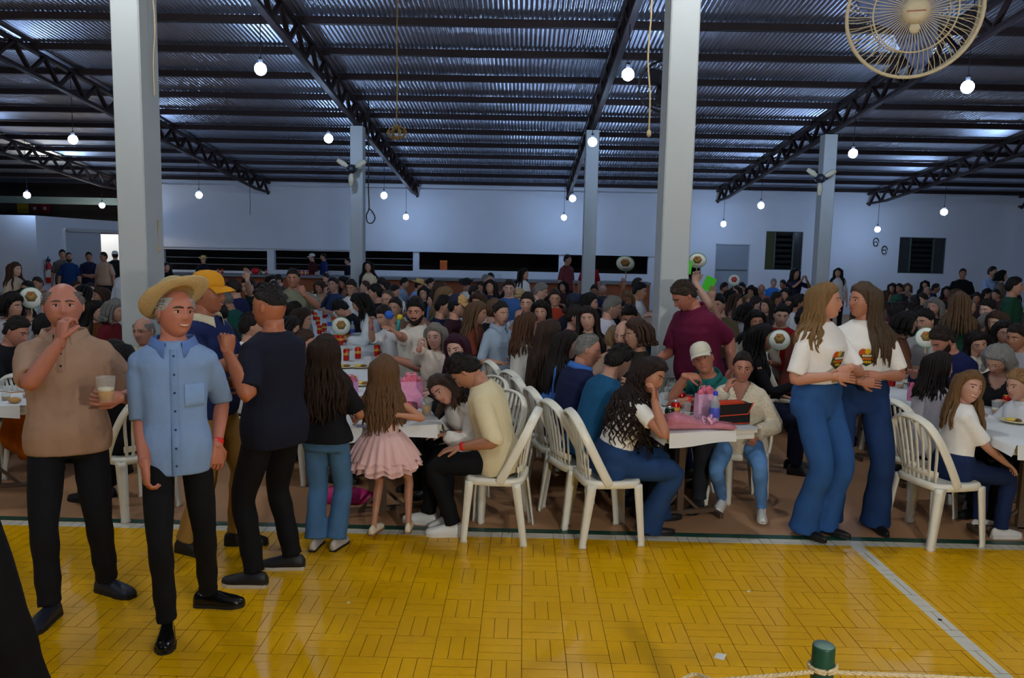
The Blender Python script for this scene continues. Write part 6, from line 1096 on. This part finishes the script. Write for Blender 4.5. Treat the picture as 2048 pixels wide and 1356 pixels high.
M_BEIGE = mat('beige_cord', (190, 170, 130), 0.7)
cable_on([(306, -10, 7.24), (310, 60, 7.22), (307, 120, 7.24), (309, 190, 7.24)], 0.006, M_BEIGE, 'thin yellowish cord on the upper left pillar')
cable_on([(317, 440, 7.30), (316, 470, 7.31), (316, 494, 7.31)], 0.006, M_BEIGE, 'pale cord with a plug low on the left pillar', plug=M_BEIGE)
cable_on([(1304, -10, 7.04), (1300, 60, 7.04), (1296, 120, 7.04), (1300, 190, 7.04), (1298, 262, 7.04)], 0.008, M_BEIGE, 'twisted beige cord hanging beside the near right pillar', plug=M_BEIGE, top=z_pur(7.04))
cable_on([(737, 340, 16.595), (737, 380, 16.595), (738, 416, 16.595), (733, 430, 16.595), (735, 444, 16.595), (744, 446, 16.595), (750, 436, 16.595), (745, 424, 16.595), (738, 417, 16.595)], 0.013, M_WIRE, 'black cable ending in a loop by the far left pillar', top=z_pur(16.595))
for px, py, lb in ((1752, 484, 'small black curl below the right bulb'), (1769, 500, 'lower small black curl on the back wall')):
    c = W(px, py, 26.42); r = put('dark_curl', MB().tube([(0.09*math.cos(t), 0.0, 0.13*math.sin(t)) for t in np.linspace(0, 5.6, 18)]+[(0.03, 0.03, 0.02), (-0.03, 0.075, -0.02)], 0.014, 5), M_WIRE, None, True, tuple(c)); tag(r, lb, 'wire', 'dark curls')  # small dark loop-shaped marks set against the back wall
# fire extinguisher on the left wall
D_ = (X_LEFT+0.1)/W(98, 548, 1.0)[0]; c = W(98, 548, D_); r = empty('fire_extinguisher', (X_LEFT+0.10, D_, c[2]-0.25)); tag(r, 'red fire extinguisher on the left wall by the sliding door', 'extinguisher')
M_RED = mat('red_enamel', (176, 22, 26), 0.35)
put('cylinder', MB().lathe([(0.06, 0), (0.085, 0.02), (0.085, 0.46), (0.06, 0.53), (0.025, 0.56), (0.025, 0.60)], 18), M_RED, r); put('valve', MB().box((-0.03, -0.05, 0.58), (0.03, 0.05, 0.66)), M_DARKP, r, False); put('label', MB().lathe([(0.0865, 0.16), (0.087, 0.17), (0.087, 0.36), (0.0865, 0.37)], 18, cap=False), mat('pale_label', (200, 196, 186), 0.6), r)
put('hose', MB().tube([(0, -0.04, 0.62), (0.06, -0.10, 0.72), (0.05, -0.16, 0.62), (0.02, -0.13, 0.35)], 0.014, 8), M_DARKP, r); put('bracket', MB().box((-0.10, -0.04, 0.3), (-0.08, 0.04, 0.36)), M_DARKP, r, False)
# ---------------------------------------------------------------- hand fans, cards
hf = disc_fan
p = W(1252, 558, 9.84); hf(p, 'round white fan raised high over the crowd', -14, -34, 0.115, 0.12)
p = W(64, 628, 8.3); hf((p[0], p[1], p[2]), 'round white fan in the crowd at the far left', 20, 0, 0.115, 0.06)
p = W(1557, 712, 6.7); hf(p, 'round white fan before the man in red', -16, 0, 0.090, 0.05)
p = W(1850, 706, 6.95); hf(p, 'round fan left of the bearded man in navy', -20, 0, 0.090, 0.05)
p = W(1467, 578, 14.8); hf(p, 'pale pink round fan raised before the grey door', -10, -8, 0.11, 0.06, ((190, 70, 70), (190, 60, 60)))
p = W(1393, 545, 7.68); hf(p, 'pale fan next to the green card by the near pillar', -10, -30, 0.085, 0.05)
M_GREEN = mat('lime_green_card', (70, 206, 40), 0.6)
for px, py, D_, w_, h_, ang, lb in ((1366, 533, 7.55, 0.17, 0.13, 6, 'bright green card held up beside the near right pillar'), (1418, 568, 9.2, 0.13, 0.17, 22, 'bright green card right of the maroon polo neck')):
    c = W(px, py, D_); r = empty('green_card', tuple(c)); tag(r, lb, 'card', 'bright green cards'); M4 = np.eye(4); M4[:3, :3] = roty(math.radians(ang)); put('card_sheet', MB().box((-w_/2, -0.003, -h_/2), (w_/2, 0.003, h_/2), 0, M4), M_GREEN, r, False); put('card_handle', MB().bar((0, 0, -h_/2), (0.01, 0, -h_/2-0.16), 0.012, 0.006), M_CREAM, r, False)
c = W(746, 637, 8.1); c = W(788, 634, 8.05); r = empty('toy', tuple(c)); tag(r, 'blue and yellow toy held up by the boy in white', 'toy'); put('toy_ball', MB().ell((-0.05, 0, 0.02), (0.05, 0.05, 0.045), 14, 8), mat('blue_plastic', (40, 100, 200), 0.4), r); put('toy_star', MB().ell((0.06, 0, 0.0), (0.035, 0.03, 0.03), 10, 6), mat('yellow_plastic', (220, 200, 40), 0.4), r); put('toy_grip', MB().tube([(0.05, 0, -0.03), (0.04, 0, -0.14)], 0.02, 8), mat('teal_plastic', (60, 160, 160), 0.4), r)
# ---------------------------------------------------------------- on the long table with the cans
def on(px, py): return G(px, py, TZ+0.006)
for i, (px, py) in enumerate([(693, 721), (716, 717), (754, 712), (671, 690), (681, 690), (689, 684), (639, 668), (649, 664), (669, 650), (649, 636), (668, 632), (624, 628), (650, 616), (644, 614), (696, 674), (706, 782), (660, 640), (790, 790), (678, 668), (636, 650), (655, 612), (630, 640)]):
    p = on(px, py); can(p, 'red and gold drink can on the long table, %s' % ['front left of the pair by the cup', 'right beside the clear cup', 'rightmost at the table edge', 'left of the upright pair', 'right of the upright pair', 'behind the upright pair', 'left at mid table', 'second left at mid table', 'in the cluster at mid table', 'far middle', 'far right of middle', 'far left with a pale top', 'farthest pair, right', 'farthest pair, left', 'by the clear bottles', 'between the two girls', 'alone at the far middle', 'beside the pink gift bag', 'below the round fan', 'leftmost at mid table', 'at the far end', 'far left edge'][i])
for px, py, lb in ((703, 722, 'between the front cans'), (735, 735, 'at the near middle'), (700, 700, 'behind the front cans'), (712, 690, 'near the clear bottles'), (655, 676, 'at mid table'), (853, 830, 'of beer at the near table corner')): cup(on(px, py), 'clear plastic cup %s' % lb, 0.55 if px == 853 else 0.1, 1.0 if px != 853 else 1.15, None, (208, 150, 60) if px == 853 else (210, 214, 220))
for px, py, lb in ((705, 676, 'mid table by the fan'), (652, 611, 'far end, left'), (662, 614, 'far end, right'), (640, 626, 'far left'), (659, 660, 'beside the mid table cans')): bottle(on(px, py), 'clear water bottle with blue label, %s' % lb, (90, 140, 220))
for px, py, lb in ((688, 735, 'left one near the girls'), (722, 735, 'right one near the girls'), (690, 760, 'nearest one left'), (725, 770, 'nearest one right'), (640, 690, 'at mid table left'), (655, 700, 'at mid table')): plate(on(px, py), 'pale plate with leftovers on the long table, %s' % lb)
p = on(682, 688); hf((p[0]-0.02, p[1]+0.10, TZ+0.005), 'round white fan standing behind the upright pair of cans', 12, -6, 0.115, 0.10)
p = on(637, 604); hf((p[0], p[1], TZ+0.005), 'round white fan standing at the far end of the long table', 12, -4, 0.12, 0.05)
M_PINK = mat('pink_gift_paper', (232, 150, 190), 0.5, 0.25, 30); M_PTIS = mat('pink_tissue', (230, 110, 140), 0.7, 0.3, 40, 0.5)
def gift_bag(p, label, s_=1.0, rz=0.0, rgb=None):
    r = empty('gift_bag', tuple(p), rz); tag(r, label, 'gift bag', 'pink gift bags'); m = M_PINK if rgb is None else mat('pink_gift_paper', rgb, 0.5, 0.25, 30); w_, d_, h_ = 0.16*s_, 0.07*s_, 0.19*s_
    b = MB(); ring_ = lambda w, d, z: np.array([(-w, -d, z), (w, -d, z), (w, d, z), (-w, d, z)])/np.array([2, 2, 1]); b.loft([ring_(w_*0.96, d_, 0), ring_(w_, d_*1.02, h_*0.5), ring_(w_, d_*0.8, h_), ring_(w_*0.97, d_*0.7, h_), ring_(w_*0.93, d_*0.95, 0.004)]); put('bag_body', b, m, r, False)
    for y in (-d_*0.38, d_*0.38): put('bag_handle', MB().tube(catmull([(-w_*0.25, y, h_*0.98), (-w_*0.2, y*1.5, h_*1.25), (w_*0.2, y*1.5, h_*1.25), (w_*0.25, y, h_*0.98)], 14), 0.003, 5), mat('pink_cord', (226, 150, 160), 0.6), r)
    for i in range(5): put('tissue', MB().ell((-w_*0.3+i*w_*0.15, 0, h_*1.02), (w_*0.16, d_*0.35, 0.03*s_*(1+i % 2)), 9, 5), M_PTIS, r)
gift_bag(on(822, 815), 'pink gift bag with tissue at the near end of the long table', 1.05, 0.3)
gift_bag(on(700, 800), 'small pink gift bag between the two girls on the long table', 0.8, 0.2, (224, 160, 214))
p = on(812, 838); r = empty('bouquet', tuple(p)); tag(r, 'dark wrapped bouquet with a hot pink flower on the long table', 'bouquet')
put('wrapping', MB().lathe([(0.02, 0.0), (0.06, 0.03), (0.085, 0.08), (0.08, 0.11), (0.0, 0.09)], 20), mat('brown_foil', (96, 58, 60), 0.35, 0.5, 60, 0.5), r)
for i in range(6): put('flower', MB().ell((0.04*math.cos(i), -0.045+0.02*math.sin(2*i), 0.085+0.02*math.sin(i)), (0.028, 0.024, 0.024), 10, 6), mat('pink_petals', (220, 30, 90) if i < 3 else (150, 60, 80), 0.6), r)
# ---------------------------------------------------------------- on the middle table
p = on(1350, 836); can(p, 'red patterned can at the left of the middle table', None, mat('silver_lid', (190, 190, 194), 0.3, metal=0.8)); p = on(1378, 822); can(p, 'red can with a silver lid behind the pink bag', (190, 20, 30), mat('silver_lid', (190, 190, 194), 0.3, metal=0.8)); p = on(1362, 815); can(p, 'second red can behind the pink bag', (190, 20, 30), mat('silver_lid', (190, 190, 194), 0.3, metal=0.8)); p = on(1338, 850); can(p, 'dark green can at the table corner by the curly haired woman', (20, 50, 30), mat('silver_lid', (190, 190, 194), 0.3, metal=0.8))
p = on(1187, 744); can(p, 'bright green can in front of the grey haired man', (20, 140, 50), mat('silver_lid', (190, 190, 194), 0.3, metal=0.8))
for px, py, lb in ((1336, 800, 'left by the elbow'), (1345, 790, 'behind the red can'), (1372, 832, 'before the pink bag'), (1330, 812, 'nearest the curly haired woman')): cup(on(px, py), 'clear plastic cup on the middle table, %s' % lb, 0.15, 1.0, None, (214, 200, 170))
r = empty('fruit_bundle', tuple(on(1358, 812)+np.array([0, 0, 0.128]))); tag(r, 'yellow green wrapped sweets on top of the cans', 'sweets')
for i in range(4): put('sweet', MB().ell(((i-1.5)*0.024, 0.004*(i % 2), 0.022+0.018*(i % 2)), (0.018, 0.018, 0.024), 10, 6), mat('yellow_green_wrapper', (190, 190, 30), 0.3), r)
gift_bag(on(1410, 836), 'striped pink gift bag on the middle table', 0.95, 0.3, (236, 176, 206))
bottle(on(1428, 852), 'water bottle with a blue cap on the middle table', (40, 70, 220), (80, 90, 200), 1.1)
p = on(1458, 846); r = empty('handbag', tuple(p), 0.30); r.scale = (0.88, 0.88, 0.88); tag(r, 'black handbag with orange red trim on the middle table', 'handbag'); M_BAG = mat('black_bag_leather', (22, 22, 26), 0.5, 0.1, 30, 0.2); M_TRIM = mat('orange_red_piping', (206, 62, 30), 0.5)
prof = [(-0.15, 0), (0.15, 0), (0.155, 0.02), (0.15, 0.12), (0.16, 0.165), (-0.14, 0.16), (-0.15, 0.10)]
b = MB(); b.loft([np.array([(x, y, z) for x, z in prof]) for y in (0.06, -0.055)][::-1]); put('bag_body', b, M_BAG, r, False)
b = MB(); b.loft([np.array([(-0.14, -0.058, 0.16), (0.165, -0.058, 0.168), (0.12, -0.062, 0.085), (-0.13, -0.062, 0.078)]), np.array([(-0.14, -0.066, 0.162), (0.165, -0.066, 0.170), (0.12, -0.070, 0.085), (-0.13, -0.070, 0.078)])]); put('flap', b, M_BAG, r, False)
put('piping', MB().tube([(0.168, -0.068, 0.170), (0.122, -0.072, 0.083), (-0.132, -0.072, 0.076)], 0.005, 6), M_TRIM, r); put('lining', MB().box((-0.13, -0.05, 0.155), (0.10, 0.05, 0.178)), M_TRIM, r, False); put('base_piping', MB().tube([(-0.15, -0.056, 0.006), (0.152, -0.056, 0.006)], 0.005, 6), M_TRIM, r)
p = on(1394, 858); r = empty('wrapped_flowers', tuple(p), 0.12); tag(r, 'bouquet in pink cellophane lying along the middle table end', 'bouquet'); M_CELLO = mat('pink_cellophane', (226, 140, 160), 0.12, 0.2, 20, 0.8, alpha=0.72, spec=0.8)
th = np.linspace(0, 2*math.pi, 22, endpoint=False); rings = []
for x, ry, rz_ in ((-0.22, 0.075, 0.05), (-0.15, 0.085, 0.06), (-0.05, 0.06, 0.045), (0.04, 0.03, 0.026), (0.08, 0.022, 0.02), (0.13, 0.045, 0.028), (0.24, 0.085, 0.022)): rings.append(np.array([(x+0.01*math.sin(5*a), ry*math.cos(a)*(1+0.12*math.sin(7*a)), max(0.001, rz_*0.95+rz_*math.sin(a)*(1+0.1*math.sin(6*a)))) for a in th]))
put('cellophane', MB().loft(rings), M_CELLO, r)
for i in range(5): put('stem', MB().tube([(-0.2+0.02*i, -0.03+0.015*i, 0.05), (0.06, 0, 0.026), (0.2, -0.02+0.01*i, 0.02)], 0.004, 5), mat('green_stem', (60, 100, 50), 0.6), r)
for i in range(4): put('flower', MB().ell((-0.20+0.03*i, -0.03+0.02*(i % 3), 0.06), (0.022, 0.022, 0.02), 8, 5), mat('pink_petals', (206, 60, 100), 0.6), r)
for i in range(6): a = i*1.05; put('ribbon_loop', MB().tube(catmull([(0.085, 0, 0.04), (0.085+0.05*math.cos(a), 0.03*math.sin(a), 0.06+0.035*abs(math.sin(a*1.3))), (0.085+0.06*math.cos(a+0.6), 0.04*math.sin(a+0.6), 0.045), (0.085, 0, 0.04)], 14), np.array([(0.010, 0.0015)]*14), 6), mat('pink_ribbon', (230, 170, 206), 0.3), r)
# ---------------------------------------------------------------- on the right and left tables
for px, py, lb in ((1998, 812, 'left one of the pair by the smiling girl'), (2012, 822, 'right one of the pair by the smiling girl'), (1783, 772, 'at the far side behind the brunette')): can(on(px, py), 'red can with a yellow lid on the right table, %s' % lb)
for px, py, lb in ((1992, 828, 'beside the pair of cans'), (1800, 776, 'far left'), (1835, 772, 'far middle'), (2030, 815, 'at the edge')): cup(on(px, py), 'clear cup on the right table, %s' % lb, 0.3)
for px, py, lb in ((1905, 770, 'behind the sheer grey top'), (1830, 768, 'farthest'), (2032, 845, 'nearest'), (1850, 790, 'left')): plate(on(px, py), 'plate with scraps on the right table, %s' % lb)
gift_bag(on(1822, 800), 'crumpled pink gift bag on the right table', 0.6, 0.8)
for px, py, lb in ((12, 800, 'nearest the left edge'), (55, 795, 'beside the bread')): cup(on(px, py), 'clear cup on the left table, %s' % lb, 0.2)
r = put('bread_roll', MB().ell((0, 0, 0.02), (0.045, 0.035, 0.024), 12, 7), mat('bread_crust', (196, 150, 90), 0.7, 0.3, 20), None, True, tuple(on(30, 806))); tag(r, 'small bread roll on the left table', 'bread')
for px, py, lb in ((150, 690, 'left of the pillar'), (160, 692, 'second left of the pillar'), (240, 655, 'beside the left pillar')): can(on(px, py) if px < 200 else on(236, 664), 'yellow and red can at the left table, %s' % lb, (200, 160, 20))
# orange jacket over a chair at the left table
m = MB(); rows = []
for u in np.linspace(0, 1, 10): rows.append(np.array([(-0.16+0.32*v+0.03*math.sin(u*5), 0.02*math.sin(v*14+u*3)+0.03*u, 0.66-0.50*u*(0.8+0.3*math.sin(v*2.4))) for v in np.linspace(0, 1, 14)]))
back = [q+np.array([0, 0.012, 0]) for q in rows[::-1]]; m.loft(rows+back+[rows[0]], 0, cap=False, closed=False)
q = G(40, 925, 0.2); chair(q[0], q[1]+0.35, 168, 'plastic chair with an orange cloth at the left table'); r = put('orange_cloth', m, cloth((196, 104, 24)), None, True, (q[0], q[1]+0.02, 0.10)); tag(r, 'orange cloth hanging over a chair by the left table', 'cloth')
# magenta bag on the floor under the long table
q = G(690, 985, 0.08); r = put('floor_bag', MB().tube([(-0.22, 0, 0.05), (-0.1, 0, 0.06), (0.1, 0.0, 0.055), (0.24, 0.02, 0.04)], np.array([(0.05, 0.04), (0.07, 0.05), (0.07, 0.05), (0.03, 0.03)]), 12), mat('magenta_bag', (190, 40, 120), 0.5), None, True, (q[0], q[1], 0.0)); tag(r, 'magenta bag lying on the floor under the long table', 'bag')
# ---------------------------------------------------------------- things along the serving counter
CT = cz
def onc(px, D_=24.95): return np.array([W(px, 553, D_)[0], D_, CT])
for px, rgb, lb in ((437, (190, 24, 30), 'red can on the counter, first of three beside the waving hand'), (445, (190, 24, 30), 'red can on the counter, second beside the waving hand'), (522, (40, 110, 70), 'green can on the counter'), (533, (170, 60, 70), 'pink can on the counter'), (600, (180, 30, 30), 'red can on the counter left of the servers'), (607, (180, 30, 30), 'red can on the counter next to the servers'), (615, (170, 40, 40), 'red can on the counter before the servers')): can(onc(px), lb, rgb, mat('silver_lid', (190, 190, 194), 0.3, metal=0.8), 1.2)
p = onc(511); r = empty('red_bowl', tuple(p)); tag(r, 'shiny red round bowl on the counter', 'bowl'); put('bowl', MB().lathe([(0.05, 0), (0.12, 0.05), (0.13, 0.13), (0.10, 0.19), (0.0, 0.2)], 20), mat('red_plastic', (200, 24, 40), 0.25), r); put('bowl_knob', MB().ell((0, 0, 0.21), (0.03, 0.03, 0.02), 10, 6), M_DARKP, r)
p = W(887, 541, 26.56); r = empty('orange_box', (p[0], 26.58, holes[3][2])); tag(r, 'orange carton on the sill of the long serving opening', 'box'); put('carton', MB().box((-0.12, -0.06, 0), (0.12, 0.06, 0.32)), mat('orange_carton', (206, 96, 40), 0.7, 0.2, 8), r, False); put('carton_flap', MB().box((-0.12, -0.065, 0.27), (0.12, -0.06, 0.32)), mat('orange_carton', (226, 120, 60), 0.7), r, False)
for px, lb in ((985, 'left'), (1000, 'right')): cup(onc(px), 'clear cup on the counter, %s of the mid pair' % lb, 0.0, 1.4)
# ---------------------------------------------------------------- rope barrier at the lower right
q = W(1648, 1290, 2.30); pr_ = 0.034; r = empty('barrier_post', (q[0], q[1], 0)); tag(r, 'dark green round barrier post at the lower right', 'post'); M_PG = mat('dark_green_paint', (24, 62, 46), 0.35, 0.1, 20)
put('post_shaft', MB().lathe([(pr_, 0.012), (pr_, q[2]-0.004), (pr_*0.94, q[2])], 28), M_PG, r); put('post_top', MB().lathe([(pr_*0.92, q[2]-0.002), (pr_*0.90, q[2]+0.0015), (0.0, q[2]+0.002)], 28), mat('lighter_green_top', (90, 116, 108), 0.5, 0.1, 20), r); put('base_plate', MB().lathe([(0.12, 0), (0.12, 0.008), (0.05, 0.014)], 28), M_PG, r)  # post top coloured a lighter, greyer green than the shaft
M_SISAL = mat('pale_sisal_rope', (186, 168, 132), 0.9, 0.25, 80, 0.6)
zr = W(1648, 1338, 2.30)[2]; r = empty('barrier_rope', (q[0], q[1], zr)); tag(r, 'pale twisted rope tied round the green post', 'rope')
put('knot', MB().tube([((pr_+0.006)*math.cos(a), (pr_+0.006)*math.sin(a), 0.004*math.sin(a*0.5)-0.006+0.002*a) for a in np.linspace(0, 12.4, 50)], 0.006, 7), M_SISAL, r)
for s_, e, en in ((-1, W(1350, 1372, 2.32), (0.02, 1.42, 0.66)), (1, W(2140, 1372, 2.22), (3.1, 2.05, 0.68))):
    e = e-np.array([q[0], q[1], zr]); P_ = [np.array([s_*(pr_+0.004), -0.02, 0.0]), e*0.35+np.array([0, -0.015, 0.006]), e*0.7+np.array([0, 0, 0.002]), e, np.array(en)-np.array([q[0], q[1], zr])]; path = catmull(P_, 90)
    for k in range(3): put('strand', MB().tube(path+np.stack([0*np.arange(90), 0.0036*np.cos(np.arange(90)*0.9+k*2.09), 0.0036*np.sin(np.arange(90)*0.9+k*2.09)], 1), 0.0042, 6), M_SISAL, r)
for X_, Y_, lb in ((0.02, 1.42, 'green barrier post outside the picture towards the camera'), (3.1, 2.05, 'green barrier post outside the picture to the right')):
    r = empty('barrier_post', (X_, Y_, 0)); tag(r, lb, 'post'); put('post_shaft', MB().lathe([(pr_, 0.012), (pr_, q[2]-0.004), (pr_*0.94, q[2])], 20), M_PG, r); put('base_plate', MB().lathe([(0.12, 0), (0.12, 0.008), (0.05, 0.014)], 20), M_PG, r)
# ---------------------------------------------------------------- litter on the court
M_SCRAP = mat('white_paper', (226, 224, 220), 0.7)
for px, py, s_, lb in ((1440, 1313, 0.034, 'white paper scrap lying on the yellow floor near the post'), (1497, 1183, 0.012, 'tiny white paper crumb on the yellow floor'), (231, 1128, 0.018, 'small white scrap between the bald man and the straw hat man'), (697, 1205, 0.010, 'tiny scrap on the floor left of centre')):
    c = G(px, py, 0.001); r = put('paper_scrap', MB().add([(-s_, -s_*0.4, 0.0005), (s_*0.3, -s_, 0.0005), (s_, s_*0.3, 0.006*s_/0.03), (-s_*0.2, s_, 0.0005), (-s_, -s_*0.4, 0.0015), (s_*0.3, -s_, 0.0015), (s_, s_*0.3, 0.001+0.006*s_/0.03), (-s_*0.2, s_, 0.0015)], [(3, 2, 1, 0), (4, 5, 6, 7), (0, 1, 5, 4), (1, 2, 6, 5), (2, 3, 7, 6), (3, 0, 4, 7)]), M_SCRAP, None, False, (c[0], c[1], 0.0005)); tag(r, lb, 'paper', 'litter on the floor')
c = G(1880, 1240, 0.0); r = put('black_cap', MB().lathe([(0.010, 0.0005), (0.010, 0.003), (0.006, 0.004)], 14), M_BLACK, None, True, (c[0], c[1], 0.0)); tag(r, 'small black plug in the white court line', 'plug')
do_remesh()
